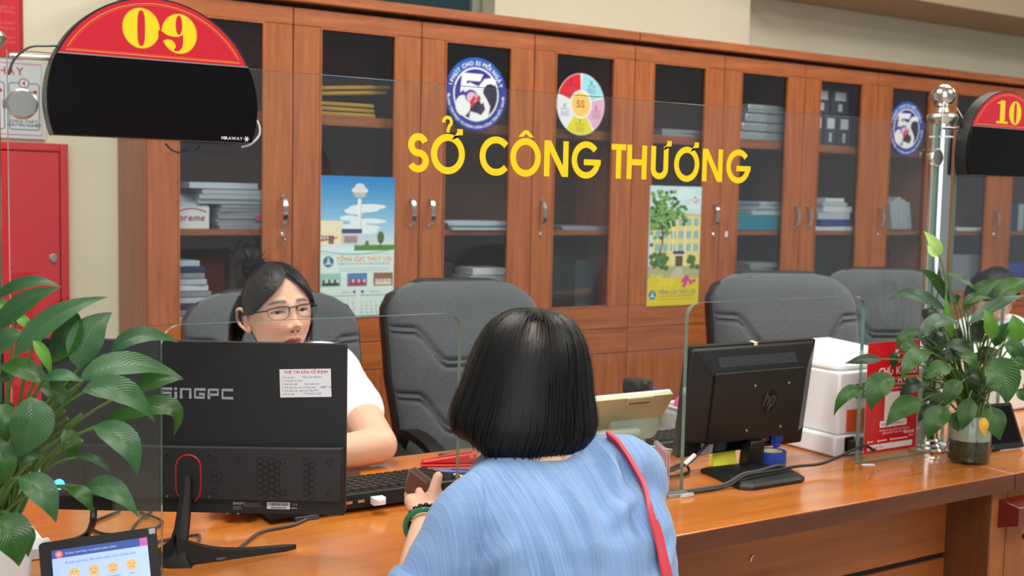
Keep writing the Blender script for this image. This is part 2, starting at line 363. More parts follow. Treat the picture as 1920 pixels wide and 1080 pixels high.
# flat print: coloured polygons and lettering on a real sheet
GL = {}
def glyph(ch, bold):
    k = (ch, bold)
    if k not in GL:
        cu = bpy.data.curves.new('g', 'FONT'); cu.body = ch; cu.size = 1; cu.resolution_u = 2; cu.offset = .022 if bold else 0
        o = bpy.data.objects.new('g', cu); COL.objects.link(o)
        dg = bpy.context.evaluated_depsgraph_get(); me = bpy.data.meshes.new_from_object(o.evaluated_get(dg))
        v = [tuple(x.co)[:2] for x in me.vertices]; f = [tuple(p.vertices) for p in me.polygons]
        wd = max([p[0] for p in v])+.06 if v else .28
        mn = min([p[0] for p in v]) if v else 0
        GL[k] = (v, f, wd-mn+.02, mn)
        bpy.data.objects.remove(o); bpy.data.curves.remove(cu); bpy.data.meshes.remove(me)
    return GL[k]
class Art:
    def __init__(s, dz=.00012): s.v = []; s.f = []; s.c = []; s.dz = dz; s.n = 0
    def raw(s, vs, fs, col, z=0):
        k = len(s.v); c = lin(col); s.n += 1; zz = z*s.dz+(s.n % 10)*1e-5
        s.v += [(p[0], p[1], zz) for p in vs]; s.f += [tuple(i+k for i in f) for f in fs]; s.c += [c]*len(vs); return s
    def poly(s, pts, col, z=1):
        tri = tessellate_polygon([[Vector((p[0], p[1], 0)) for p in pts]]); fs = []
        for t in tri:
            p = [pts[i] for i in t]; cr = (p[1][0]-p[0][0])*(p[2][1]-p[0][1])-(p[1][1]-p[0][1])*(p[2][0]-p[0][0])
            fs.append(tuple(t) if cr > 0 else (t[0], t[2], t[1]))
        return s.raw(pts, fs, col, z)
    def rect(s, x0, y0, x1, y1, col, z=1): return s.raw([(x0, y0), (x1, y0), (x1, y1), (x0, y1)], [(0, 1, 2, 3)], col, z)
    def ell(s, x, y, rx, ry, col, z=1, n=40, a0=0, a1=2*PI):
        pts = [(x+rx*math.cos(a0+(a1-a0)*i/n), y+ry*math.sin(a0+(a1-a0)*i/n)) for i in range(n+(0 if a1-a0 > 6.28 else 1))]
        if a1-a0 < 6.28: pts.append((x, y))
        return s.poly(pts, col, z)
    def ring(s, x, y, rx, ry, t, col, z=1, n=48, a0=0, a1=2*PI, ty=None):
        ty = ty or t
        vs = []; fs = []
        for i in range(n+1):
            a = a0+(a1-a0)*i/n
            vs += [(x+rx*math.cos(a), y+ry*math.sin(a)), (x+(rx-t)*math.cos(a), y+(ry-ty)*math.sin(a))]
        for i in range(n): fs.append((2*i, 2*i+2, 2*i+3, 2*i+1))
        return s.raw(vs, fs, col, z)
    def stroke(s, pts, wd, col, z=1, closed=False):
        P = [Vector((p[0], p[1])) for p in pts]; n = len(P); vs = []; fs = []
        for i in range(n):
            a = P[i-1] if (i > 0 or closed) else P[i]; b = P[(i+1) % n] if (i < n-1 or closed) else P[i]
            t = (b-a)
            if t.length < 1e-9: t = Vector((1, 0))
            t.normalize(); q = Vector((-t.y, t.x))*wd/2
            vs += [tuple(P[i]+q), tuple(P[i]-q)]
        for i in range(n if closed else n-1):
            j = (i+1) % n; fs.append((2*i, 2*i+1, 2*j+1, 2*j))
        return s.raw(vs, fs, col, z)
    def text(s, txt, x, y, h, col, z=2, al='l', bold=False, rot=0, sx=1, shear=0):
        tot = sum(glyph(c, bold)[2] for c in txt)*h*sx; ox = 0 if al == 'l' else (-tot/2 if al == 'c' else -tot)
        ca, sa = math.cos(rot), math.sin(rot)
        for c in txt:
            v, f, wd, mn = glyph(c, bold)
            if v:
                q = [(ox+(p[0]-mn)*h*sx+shear*p[1]*h, p[1]*h) for p in v]; s.raw([(x+a*ca-b*sa, y+a*sa+b*ca) for a, b in q], f, col, z)
            ox += wd*h*sx
        return s
    def arc_text(s, txt, x, y, r, h, col, a_mid, z=2, bold=False, inside=False, sp=1.0, ry=None):
        tot = sum(glyph(c, bold)[2] for c in txt)*h*sp; k = (ry or r)/r
        d = -1 if not inside else 1; a = a_mid-d*(tot/r)/2
        for c in txt:
            v, f, wd, mn = glyph(c, bold); w2 = wd*h*sp
            am = a+d*(w2/2)/r; rot = am-PI/2 if not inside else am+PI/2
            if v: 
                cx, cy = x+r*math.cos(am), y+r*math.sin(am)*k; ca, sa = math.cos(rot), math.sin(rot)
                q = [((p[0]-mn)*h*sp-w2/2, p[1]*h) for p in v]; s.raw([(cx+p*ca-t*sa, cy+p*sa+t*ca) for p, t in q], f, col, z)
            a += d*w2/r
        return s
    def mesh(s, M=None):
        mb = MB(); mb.add(s.v, s.f, M); mb.col = s.c; return mb
def sheet(name, art, w, h, t, M, m='print', back=(230, 230, 230), parent=None):
    # a real sheet of thickness t behind the print (local z up = towards the viewer)
    mb = MB(); mb.box((0, 0, -t), (w, h, -.00005), M); mb.col = [lin(back)]*8
    k = art.mesh(M); c = mb.col+k.col; mb.add(k.v, k.f); mb.col = c
    return obj(name, mb, m, parent, sm=0, world=parent is not None)
def flush(a0, a1, n): return [a0+(a1-a0)*i/n for i in range(n+1)]
def rrect(x0, y0, x1, y1, r, n=6):
    out = []
    for cx, cy, a in ((x1-r, y0+r, -PI/2), (x1-r, y1-r, 0), (x0+r, y1-r, PI/2), (x0+r, y0+r, PI)):
        out += [(cx+r*math.cos(a+PI/2*i/n), cy+r*math.sin(a+PI/2*i/n)) for i in range(n+1)]
    return out
def bez(a, b, c, n=12):
    a, b, c = Vector(a), Vector(b), Vector(c); return [a*(1-t)**2+b*2*t*(1-t)+c*t*t for t in flush(0, 1, n)]
def spline(pts, n=8):
    P = [Vector(p) for p in pts]; P = [P[0]*2-P[1]]+P+[P[-1]*2-P[-2]]; out = []
    for i in range(1, len(P)-2):
        for k in range(n):
            t = k/n; a, b, c, d = P[i-1], P[i], P[i+1], P[i+2]
            out.append(.5*((2*b)+(c-a)*t+(2*a-5*b+4*c-d)*t*t+(3*b-a-3*c+d)*t**3))
    return out+[P[-2]]
XZ = lambda x, y, z: frameM((x, y, z), (1, 0, 0), (0, 0, 1))      # sheet facing the hall (-Y)
CT = .76                                                            # height of the counter top
# ================================================================== the room
struct('floor', MB().box((-3, -4, -.1), (10, 4.5, 0)), 'floor_tile')
struct('ceiling', MB().box((-3, -4, 3.3), (10, 4.5, 3.4)), 'ceiling_white')
wb = MB()
wb.box((-3, 4.2, 0), (1.4, 4.5, 3.3)).box((1.4, 4.36, 0), (2.557, 4.5, 3.3)).box((2.557, 4.2, 0), (4.02, 4.5, 3.3)).box((4.02, 4.34, 0), (10, 4.5, 3.3))
struct('wall_back', wb, 'wall_cream', sm=0)
mat('bulkhead_tan', (196, 176, 146), .85)
struct('trim_1', MB().box((4.03, 3.9, 2.375), (10, 4.335, 3.295)), 'bulkhead_tan', sm=0)
wn = struct('window_1', MB().box((1.42, 4.30, 2.03), (2.545, 4.355, 2.08)).box((1.42, 4.30, 2.08), (1.47, 4.355, 3.1)).box((2.505, 4.30, 2.08), (2.545, 4.355, 3.1)).box((1.99, 4.30, 2.08), (2.03, 4.355, 3.1)).box((1.42, 4.30, 3.1), (2.545, 4.355, 3.15)), 'window_frame', sm=0)
for a, b_ in ((1.47, 1.99), (2.03, 2.505)):
    obj('window_pane', MB().box((a, 4.325, 2.08), (b_, 4.335, 3.1)), 'teal_window', wn, sm=0)

# ================================================================== filing cabinets (three units, four doors each)
def handle_mb(x, z):
    pts = [(x, .0, z-.05), (x, -.014, z-.047), (x, -.026, z-.025), (x, -.029, z), (x, -.026, z+.025), (x, -.014, z+.047), (x, .0, z+.05)]
    mb = MB(); vs = []
    P = spline(pts, 4)
    hw = [.0045+.0035*math.sin(PI*i/(len(P)-1)) for i in range(len(P))]
    rings = [[(p.x-h, p.y-.002, p.z), (p.x+h, p.y-.002, p.z), (p.x+h, p.y+.003, p.z), (p.x-h, p.y+.003, p.z)] for p, h in zip(P, hw)]
    mb.loft(rings); mb.box((x-.006, -.003, z-.056), (x+.006, 0, z-.045)); mb.box((x-.006, -.003, z+.045), (x+.006, 0, z+.056))
    return mb
def cabinet_unit(label, x0):
    t = thing('filing_cabinet', label, 'cabinet', (x0, 3.8, 0), 0, 'wall of glass-door filing cabinets')
    W = 2.0; D = .39; y0 = .024
    for a in (0, W-.02): obj('side_panel', MB().box((a, y0, .07), (a+.02, D, 1.975)), 'cabinet_wood_up', t, sm=0)
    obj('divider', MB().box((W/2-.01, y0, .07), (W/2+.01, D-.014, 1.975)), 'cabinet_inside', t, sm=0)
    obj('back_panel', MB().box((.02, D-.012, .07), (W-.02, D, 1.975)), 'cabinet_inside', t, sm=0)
    obj('plinth', MB().box((.01, y0+.03, 0), (W-.01, D-.01, .068)), 'dark_gap', t, sm=0)
    obj('top_panel', MB().box((.001, y0-.004, 1.9765), (W-.001, D, 1.988)), 'dark_gap', t, sm=0)
    obj('crown', MB().box((.002, -.03, 1.989), (W-.002, D, 2.026)), 'cabinet_wood_across', t, bevel=.004)
    for bx in (.02, W/2+.01):
        for z0, z1 in ((.79, .875), (1.185, 1.205), (1.58, 1.615)):
            obj('shelf', MB().box((bx+.001, y0+(.03 if z0 > 1 else .003), z0), (bx+W/2-.031, D-.0125, z1)), 'cabinet_wood_across', t, sm=0)
    for d in range(4):
        a = d*.5+.002; b_ = (d+1)*.5-.002; hr = d < 2
        f = MB().box((a, 0, .888), (a+.098, .022, 1.9135)).box((b_-.102, 0, .888), (b_, .022, 1.9135))
        dr = obj('glass_door', f, 'cabinet_wood_up', t, bevel=.0025, sm=0)
        obj('rail', MB().box((a, 0, .796), (b_, .022, .8872)), 'cabinet_wood_across', dr, bevel=.0018, sm=0); obj('rail', MB().box((a, 0, 1.9143), (b_, .022, 1.973)), 'cabinet_wood_across', dr, bevel=.0018, sm=0)
        obj('moulding', MB().box((a+.098, -.002, .887), (a+.1035, .01, 1.914)).box((b_-.1075, -.002, .887), (b_-.102, .01, 1.914)).box((a+.1035, -.002, .887), (b_-.1075, .01, .893)).box((a+.1035, -.002, 1.908), (b_-.1075, .01, 1.914)), 'cabinet_wood_up', dr, sm=0)
        obj('glass_pane', MB().box((a+.098, .011, .887), (b_-.102, .015, 1.914)), 'cabinet_glass', dr, sm=0)
        hx = (b_-.034) if hr else (a+.042)
        if d == 3: hx = a+.045
        obj('handle', handle_mb(hx, 1.274), 'chrome', dr)
        if d in (0, 3):
            k = MB().lathe([(.0085, 0), (.0085, .004), (.006, .006)], 16, Matrix.Translation((hx, 0, 1.189)) @ Matrix.Rotation(PI/2, 4, 'X'))
            if d == 0: k.box((hx-.0012, -.022, 1.184), (hx+.0012, -.004, 1.194)).lathe([(.009, -.001), (.009, .001)], 14, Matrix.Translation((hx, -.014, 1.171)) @ Matrix.Rotation(PI/2, 4, 'Y')).box((hx-.002, -.016, 1.145), (hx+.002, -.013, 1.165))
            obj('lock', k, 'chrome', dr)
        dw = obj('drawer_front', MB().box((a, 0, .692), (b_, .022, .793)), 'cabinet_wood_across', t, bevel=.002)
        obj('lower_door', MB().box((a, 0, .075), (b_, .022, .689)), 'cabinet_wood_up', t, bevel=.002)
    return t
u1 = cabinet_unit('leftmost wooden filing cabinet unit behind the seated clerk, tower calendar on a door', 1.001)
u2 = dup(u1, Matrix.Translation((3.001, 3.8, 0)), 'middle wooden filing cabinet unit with the yellow building calendar on a door')
u3 = dup(u1, Matrix.Translation((5.001, 3.8, 0)), 'rightmost wooden filing cabinet unit, seen behind the number 10 sign')

# ---- contents of the cabinets
def slab(x, y, z, w_, d, h, rot=0, jit=0): 
    M = Matrix.Translation((x, y, z)) @ Matrix.Rotation(rot, 4, 'Z')
    return MB().box((-w_/2, -d/2, 0), (w_/2, d/2, h), M)
def bundle(x, y, z, w_, d, h, label, m='white_paper', name='paper_stack', cat='papers', rot=0, group=None, n=5, jit=.006):
    # loose sheets: several leaves of slightly different size and turn make one bundle
    mb = MB(); k = h/n
    for i in range(n):
        M = Matrix.Translation((x+random.uniform(-jit, jit), y+random.uniform(-jit, jit), z+i*k)) @ Matrix.Rotation(rot+random.uniform(-.04, .04), 4, 'Z')
        mb.box((-w_/2, -d/2, 0), (w_/2, d/2, k*.93), M)
    return tag(obj(name, mb, m, sm=0), label, cat, group)
ORD = ['first', 'second', 'third', 'fourth', 'fifth', 'sixth', 'seventh', 'eighth', 'ninth']
S1, S2, S0 = 1.2055, 1.6155, .8755            # shelf tops: middle, upper, bottom
# first door
t = thing('paper_box', 'white carton of office paper with red script on the middle shelf, first door', 'box', (1.143, 3.93, S1))
obj('carton', MB().box((-.085, -.06, 0), (.085, .1, .075)), 'white_paper', t, bevel=.002)
obj('flap', MB().add([(-.085, -.06, .0755), (.085, -.06, .0755), (.06, .02, .115), (-.085, .02, .125)], [(0, 1, 2, 3)]), 'blue_paper', t, sm=0)
a = Art(); a.text('Supreme', .155, .028, .032, (176, 44, 50), 1, 'r', True, shear=.2).stroke([(.06+.1*i/10, .058+.012*math.sin(PI*i/10)) for i in range(11)], .004, (176, 44, 50), 1)
obj('lettering', a.mesh(frameM((-.085, -.0605, 0), (1, 0, 0), (0, 0, 1))), 'print', t, sm=0)
bundle(1.37, 3.96, S1, .22, .2, .085, 'grey document stack under a plastic-wrapped bundle, first door, middle shelf', 'grey_paper', n=7)
tag(obj('marker_flag', MB().box((1.385, 3.853, S1+.03), (1.405, 3.856, S1+.05)).box((1.40, 3.853, S1+.003), (1.42, 3.856, S1+.014)), 'pink_card', sm=0), 'pink index flags sticking out of the grey document stack', 'flags')
bundle(1.335, 3.96, S1+.087, .28, .2, .05, 'plastic-wrapped white paper bundle on top of the grey documents, first door', 'plastic_wrap', n=3)
bundle(1.27, 3.95, S1+.139, .25, .16, .022, 'white envelope lying topmost on the wrapped bundle, first door', 'blue_paper', n=1, rot=.1)
gp = 'files in the leaning stack on the bottom shelf'
for i in range(9):
    mm = ['grey_paper', 'navy_cover', 'blue_paper', 'grey_paper', 'white_paper', 'blue_paper', 'grey_paper', 'navy_cover', 'blue_paper'][i]
    hgt = .019
    o = obj('file_folder', slab(1.155+random.uniform(-.012, .012)-.004*i, 3.95, S0+.035+i*.021, .20-.008*i, .18, hgt, random.uniform(-.1, .1)), mm, sm=0, bevel=.002)
    tag(o, ('topmost' if i == 8 else ORD[i])+' paper file'+('' if i == 8 else ' from the bottom')+' of the leaning stack, first cabinet door', 'file', gp)
bundle(1.155, 3.95, S0, .2, .18, .033, 'pale paper bundle at the foot of the leaning file stack', 'blue_paper', n=3)
tag(obj('red_binder', MB().box((1.23, 4.10, S0), (1.36, 4.14, S0+.22)), 'red_cover', bevel=.003), 'dark red binder standing at the back of the bottom shelf, first door', 'binder')
bundle(1.36, 3.95, S0, .18, .18, .045, 'flat white papers on the bottom shelf beside the red binder', 'white_paper', n=3)
# second door: gold folders upper shelf
for i, (z, w_, r) in enumerate(((0, .30, 0), (.018, .27, .03), (.036, .25, -.03), (.062, .33, .05), (.082, .34, .06))):
    gm = MB().box((-w_/2, -.1, 0), (w_/2, .1, .013), Matrix.Translation((1.70+.01*i, 3.97, S2+z+(.0155 if i > 2 else 0))) @ Matrix.Rotation(r, 4, 'Z') @ Matrix.Rotation(math.radians(-4.5 if i > 2 else 0), 4, 'Y'))
    o = obj('gold_folder', gm, 'gold_foil', sm=0, bevel=.002)
    tag(o, ORD[i]+' gold folder from the bottom on the upper shelf above the tower calendar', 'folder', 'gold folders on the upper shelf')
# third door
bundle(2.30, 3.95, S1, .29, .2, .035, 'white papers spread on the middle shelf behind the third door', 'blue_paper', n=4, jit=.015)
t3b = 'pale booklets stacked at the bottom of the third door'
for i in range(4):
    o = obj('booklet', slab(2.355+random.uniform(-.008, .008), 3.95, S0+.06+i*.03, .19-.012*i, .16, .027, random.uniform(-.05, .05)), ['blue_paper', 'white_paper', 'blue_paper', 'white_paper'][i], sm=0, bevel=.002)
    tag(o, ORD[i]+' pale booklet from the bottom, stacked behind the third cabinet door', 'booklet', t3b)
tag(obj('flat_carton', MB().box((2.24, 3.87, S0), (2.48, 4.05, S0+.058)), 'grey_paper', sm=0, bevel=.002), 'grey flat carton under the pale booklets, third door', 'box')
t = thing('lever_arch_file', 'dark blue lever arch file with olive spine leaning on the bottom shelf', 'binder', (2.155, 3.93, S0+.003))
Mt = Matrix.Rotation(math.radians(12), 4, 'Y')
obj('cover', MB().box((-.03, 0, .012), (.03, .2, .2), Mt), 'navy_cover', t, bevel=.003); obj('spine', MB().box((-.027, -.004, .012), (.027, -.0005, .196), Mt), 'soil', t, sm=0)
# fourth door
bundle(2.82, 3.96, S1, .24, .18, .016, 'thin paper sheaf on the middle shelf behind the fourth door', 'grey_paper', n=2)
tag(obj('archive_box', MB().box((2.67, 3.92, S0), (2.81, 4.12, S0+.22)), 'black_matte', bevel=.003), 'black archive box on the bottom shelf behind the fourth door, left', 'box', 'black archive boxes behind the fourth door')
tag(obj('archive_box', MB().box((2.815, 3.94, S0), (2.93, 4.12, S0+.20)), 'device_grey', bevel=.003), 'grey archive box on the bottom shelf behind the fourth door, right', 'box', 'black archive boxes behind the fourth door')
# middle unit, first door (above the calendar)
bundle(3.33, 3.96, S2, .24, .18, .03, 'thin grey papers on the upper shelf above the yellow building calendar', 'grey_paper', n=2)
# middle unit, second door
gs = 'silver wrapped trays on the upper shelf'
for i in range(4):
    o = obj('wrapped_tray', slab(3.815+.006*i, 3.97, S2+.001+i*.042, .28-.015*i, .2, .039, random.uniform(-.06, .06)), 'silver_wrap', bevel=.006)
    tag(o, ORD[i]+' silver plastic-wrapped tray from the bottom of the pile, middle cabinet upper shelf', 'tray', gs)
tag(obj('storage_box', MB().box((3.645, 3.85, S1), (3.965, 4.05, S1+.072)), 'teal_box', bevel=.004), 'teal storage box on the middle shelf of the middle cabinet', 'box')
for i in range(3):
    bundle(3.86, 3.95, S1+.073+i*.021, .22-.02*i, .18, .019, ['white papers lying directly on the teal storage box', 'white papers second from the bottom on the teal box', 'small white papers topmost above the teal box'][i], 'blue_paper', n=2, rot=.1*i)
bundle(3.86, 3.95, S0, .2, .18, .18, 'tall pale paper stack on the bottom shelf below the teal box', 'grey_paper', n=8)
# middle unit, third door: rack equipment and books
for i, (x, z, w_, h) in enumerate(((4.20, 0, .075, .15), (4.29, 0, .08, .15), (4.385, 0, .085, .15), (4.225, .152, .11, .12), (4.35, .152, .12, .12))):
    t = thing('network_box', ['left', 'middle', 'right', 'upper left', 'upper right'][i]+' dark equipment carton with white labels, upper shelf of middle cabinet', 'carton', (x, 3.9, S2+z+.001*(z > 0)))
    obj('carton', MB().box((-w_/2, 0, 0), (w_/2, .16, h)), 'device_grey', t, bevel=.002)
    obj('paper_label', MB().box((-w_*.3, -.0015, h*.55), (w_*.32, -.0002, h*.88)), 'white_paper', t, sm=0)
    obj('print_block', MB().box((-w_*.1, -.0015, h*.12), (w_*.12, -.0002, h*.42)), 'blue_paper', t, sm=0)
    if i == 0: obj('green_band', MB().box((-w_/2-.0003, -.001, .02), (-w_*.34, -.0002, h)), 'green_label', t, sm=0)
bk = [('white_paper', .26, .02), ('blue_cover', .21, .034), ('blue_paper', .21, .034), ('white_paper', .20, .03), ('blue_paper', .17, .02), ('white_paper', .13, .02)]
bl = ['white wide book lowest in the book pile, middle cabinet', 'dark blue book in the book pile, middle cabinet', 'pale book lying on the dark blue book', 'white thick book in the middle of the book pile', 'pale narrow book near the top of the book pile', 'small white book topmost on the book pile, middle cabinet']
z = S1
for (mm, w_, h), lb in zip(bk, bl):
    tag(obj('book', slab(4.305+random.uniform(-.012, .012), 3.94, z, w_, .17, h*.96, random.uniform(-.06, .06)), mm, sm=0, bevel=.002), lb, 'book'); z += h
tag(obj('archive_box', MB().box((4.2, 3.92, S0), (4.42, 4.12, S0+.17)), 'black_matte', bevel=.003), 'black archive box on the bottom shelf under the book pile', 'box')
# middle unit, fourth door: bundle of white bags
for i in range(5):
    M = Matrix.Translation((4.73+.036*i, 3.86+.004*i, S1+.001)) @ Matrix.Rotation(math.radians(-12), 4, 'Y')
    o = obj('folded_bag', MB().box((0, 0, 0), (.03, .16, .17-.012*abs(i-2)), M), 'plastic_wrap', bevel=.008)
    tag(o, ORD[i]+' folded white bag from the left on the middle shelf, below the right blue sticker', 'bag', 'folded white bags')
tag(obj('storage_box', MB().box((4.76, 4.07, S1), (4.93, 4.14, S1+.25)), 'blue_paper', sm=0), 'pale upright carton behind the folded white bags', 'box')
tag(obj('storage_box', MB().box((4.72, 3.93, S2), (4.9, 4.1, S2+.09)), 'grey_paper', sm=0), 'grey carton on the upper shelf behind the right-hand blue sticker', 'box')
# right unit
bundle(5.34, 3.94, S1, .26, .2, .018, 'thin white papers on the middle shelf of the rightmost cabinet', 'white_paper', n=2)
tag(obj('archive_box', MB().box((5.2, 3.88, S0+.001), (5.48, 4.1, S0+.2)), 'grey_paper', bevel=.003), 'grey archive box on the bottom shelf of the rightmost cabinet', 'box')
for i in range(4):
    tag(obj('blue_binder', MB().box((5.72+.055*i, 3.9, S1), (5.77+.055*i, 4.08, S1+.15)), ['blue_cover', 'navy_cover', 'blue_paper', 'blue_cover'][i], bevel=.002), ORD[i]+' binder from the left in the blue row, rightmost cabinet', 'binder', 'blue binders in the rightmost cabinet')
tag(obj('storage_box', MB().box((5.70, 3.9, S0), (5.95, 4.1, S0+.15)), 'connector_blue', bevel=.004), 'bright blue box on the bottom shelf of the rightmost cabinet', 'box')

# ---- calendars hanging on the doors
def calendar_tower():
    w_, h = .29, .505; a = Art()
    n = 16
    for i in range(n):                        # printed sky, photograph on the sheet
        f = i/(n-1); c = tuple(int(p+(q-p)*f) for p, q in zip((214, 236, 244), (40, 130, 200)))
        a.rect(0, .235+.27*i/n, w_, .235+.27*(i+1)/n, c, 0)
    a.rect(0, 0, w_, .235, (214, 234, 232), 0)
    rr = random.Random(3)
    for i in range(16): a.ell(.075+rr.random()*.14, .30+rr.random()*.10, .02+rr.random()*.045, .005+rr.random()*.008, (222, 238, 246), 1, 18)
    a.rect(.142, .255, .157, .425, (238, 240, 242), 3); a.rect(.152, .255, .157, .425, (206, 214, 222), 4)
    a.poly([(.118, .452), (.132, .430), (.168, .430), (.182, .452)], (196, 200, 206), 4); a.ell(.15, .455, .032, .012, (230, 230, 232), 5); a.ell(.15, .466, .02, .014, (214, 220, 226), 6)
    for i in range(7): a.rect(.122+i*.0085, .434, .125+i*.0085, .45, (150, 156, 164), 6)
    a.rect(0, .255, .085, .345, (236, 226, 196), 2); a.rect(.03, .262, .05, .29, (120, 110, 90), 3); a.rect(.08, .30, .16, .316, (60, 76, 130), 6); a.rect(.08, .262, .15, .30, (206, 200, 190), 5)
    a.rect(.09, .266, .14, .29, (150, 140, 150), 6); a.text('2020', .0, .276, .024, (70, 40, 120), 7, 'l', True); a.stroke([(.0, .272), (.065, .285)], .006, (226, 130, 40), 6)
    for i in range(8): a.rect(.17+.015*i, .255, .176+.015*i, .285+.006*(i % 3), (214, 218, 210), 2)
    a.rect(.13, .238, w_, .258, (86, 140, 50), 4); a.ell(.235, .285, .014, .022, (90, 110, 70), 5); a.rect(.233, .245, .237, .275, (70, 60, 50), 5); a.ell(.18, .262, .008, .012, (90, 130, 60), 5)
    cv = [(w_*i/20, .243-.012*math.sin(PI*i/20*1.1)-.006) for i in range(21)]
    a.poly([(0, .225)]+cv+[(w_, .225)], (214, 234, 232), 7); a.stroke(cv, .004, (120, 200, 190), 8)
    a.ell(.03, .198, .02, .02, (30, 110, 180), 2); a.ell(.03, .2, .006, .014, (190, 210, 90), 3); a.stroke([(.018, .188), (.03, .196), (.042, .188)], .004, (240, 246, 240), 3)
    a.text('TỔNG CỤC THỦY LỢI', .17, .2, .021, (226, 140, 40), 2, 'c', True); a.text('DIRECTORATE OF WATER RESOURCES', .17, .186, .0115, (60, 140, 190), 2, 'c')
    for i in range(2): a.rect(.07, .172-.008*i, .27, .174-.008*i, (150, 180, 196), 2)
    for x0, c1, c2 in ((0, (150, 200, 190), (60, 70, 60)), (.104, (90, 130, 190), (190, 60, 60)), (.208, (150, 100, 80), (220, 220, 210))):
        a.rect(x0, .108, x0+.078, .156, c1, 2); a.rect(x0+.006, .112, x0+.072, .122, c2, 3)
        for j in range(6): a.ell(x0+.012+.011*j, .128, .004, .007, (226, 214, 206) if j % 2 else c2, 3, 10)
    a.text('THÁNG 11', .08, .084, .01, (60, 140, 190), 2); a.text('THÁNG 12', .19, .084, .01, (60, 140, 190), 2); a.poly([(.125, .088), (.132, .095), (.139, .088), (.132, .081)], (40, 100, 170), 2); a.poly([(.157, .088), (.164, .095), (.171, .088), (.164, .081)], (40, 100, 170), 2)
    for k in range(2):
        for j in range(7):
            x = .008+k*.15+j*.0195; a.rect(x-.004, .073, x+.014, .0755, (60, 140, 190) if j < 6 else (206, 60, 60), 2)
            for r in range(5):
                d = r*7+j-(5 if k else 3)
                if 1 <= d <= 30: a.text(str(d), x, .058-.0125*r, .0095, (60, 70, 90) if j < 5 else ((60, 140, 190) if j == 5 else (206, 60, 60)), 2)
    o = sheet('wall_calendar', a, w_, h, .004, XZ(1.605, 3.795, .894)); tag(o, 'wall calendar with a white water tower under a blue sky, on a cabinet door', 'calendar')
calendar_tower()
def calendar_building():
    w_, h = .288, .515; a = Art(); rr = random.Random(5)
    a.rect(0, .11, w_, h, (196, 224, 232), 0); a.rect(0, 0, w_, .125, (222, 200, 40), 1)
    for i in range(8): a.ell(.05+.2*rr.random(), .42+.08*rr.random(), .05, .012, (214, 234, 238), 1, 18)
    a.poly([(.02, .17), (.02, .36), (.2, .395), (w_, .39), (w_, .17)], (228, 214, 140), 2); a.poly([(.02, .36), (.2, .40), (w_, .395), (w_, .385), (.2, .388), (.02, .35)], (206, 190, 130), 3)
    for r in range(3):
        for c in range(6): a.rect(.035+.043*c, .235+.055*r, .06+.043*c, .268+.055*r, (120, 176, 196), 3); a.rect(.046+.043*c, .235+.055*r, .048+.043*c, .268+.055*r, (228, 224, 196), 4)
    for c in (.13, .2): a.rect(c, .17, c+.008, .36, (240, 230, 176), 4)
    a.rect(.135, .222, .2, .236, (56, 70, 110), 5); a.rect(.15, .17, .19, .215, (90, 80, 60), 5); a.rect(.125, .216, .21, .222, (236, 228, 180), 6)
    a.rect(0, .12, w_, .172, (176, 176, 130), 3); a.poly([(.12, .12), (.2, .12), (.185, .168), (.155, .168)], (200, 190, 170), 4)
    a.stroke([(.03, .16), (.06, .22), (.075, .28), (.07, .35)], .008, (70, 56, 44), 7)
    for i in range(190):
        x = rr.gauss(.08, .052); y = rr.gauss(.395, .042); a.ell(max(.012, min(.2, x)), min(.49, y), .011, .008, [(90, 140, 60), (60, 110, 50), (120, 166, 84)][i % 3], 6+(i % 3)*.5, 10)
    for i in range(20): a.ell(rr.uniform(.01, .12), rr.gauss(.19, .015), .014, .012, [(70, 110, 50), (90, 130, 70)][i % 2], 7, 10)
    for i in range(10): a.ell(rr.uniform(.225, .28), rr.gauss(.19, .014), .014, .012, (80, 120, 60), 7, 10)
    a.ell(.25, .455, .02, .016, (206, 226, 236), 3); 
    for i, c in enumerate(((226, 120, 60), (60, 130, 190), (240, 190, 60), (200, 90, 140))): a.ell(.252+.014*math.cos(i*1.6), .458+.01*math.sin(i*1.6), .006, .005, c, 4, 12)
    for i in range(12): a.ell(rr.uniform(.19, .265), rr.gauss(.105, .014), .01, .008, (206, 70, 140), 8, 10)
    a.text('2021', .06, .088, .045, (238, 222, 60), 7, 'l', True, shear=.2); a.text('Xuân', .01, .118, .03, (238, 222, 60), 7, 'l', True, shear=.25)
    a.ell(.028, .048, .02, .02, (30, 110, 180), 3); a.ell(.028, .05, .006, .013, (190, 210, 90), 4); a.stroke([(.016, .038), (.028, .046), (.04, .038)], .004, (240, 246, 240), 4)
    a.text('TỔNG CỤC THỦY LỢI', .165, .052, .02, (70, 120, 150), 3, 'c', True); a.text('DIRECTORATE OF WATER RESOURCES', .165, .038, .0105, (110, 120, 60), 3, 'c'); a.rect(.07, .026, .26, .028, (150, 150, 60), 3)
    o = sheet('wall_calendar', a, w_, h, .004, XZ(3.098, 3.795, .882)); tag(o, 'wall calendar with a yellow building and a tree, on a cabinet door', 'calendar')
calendar_building()

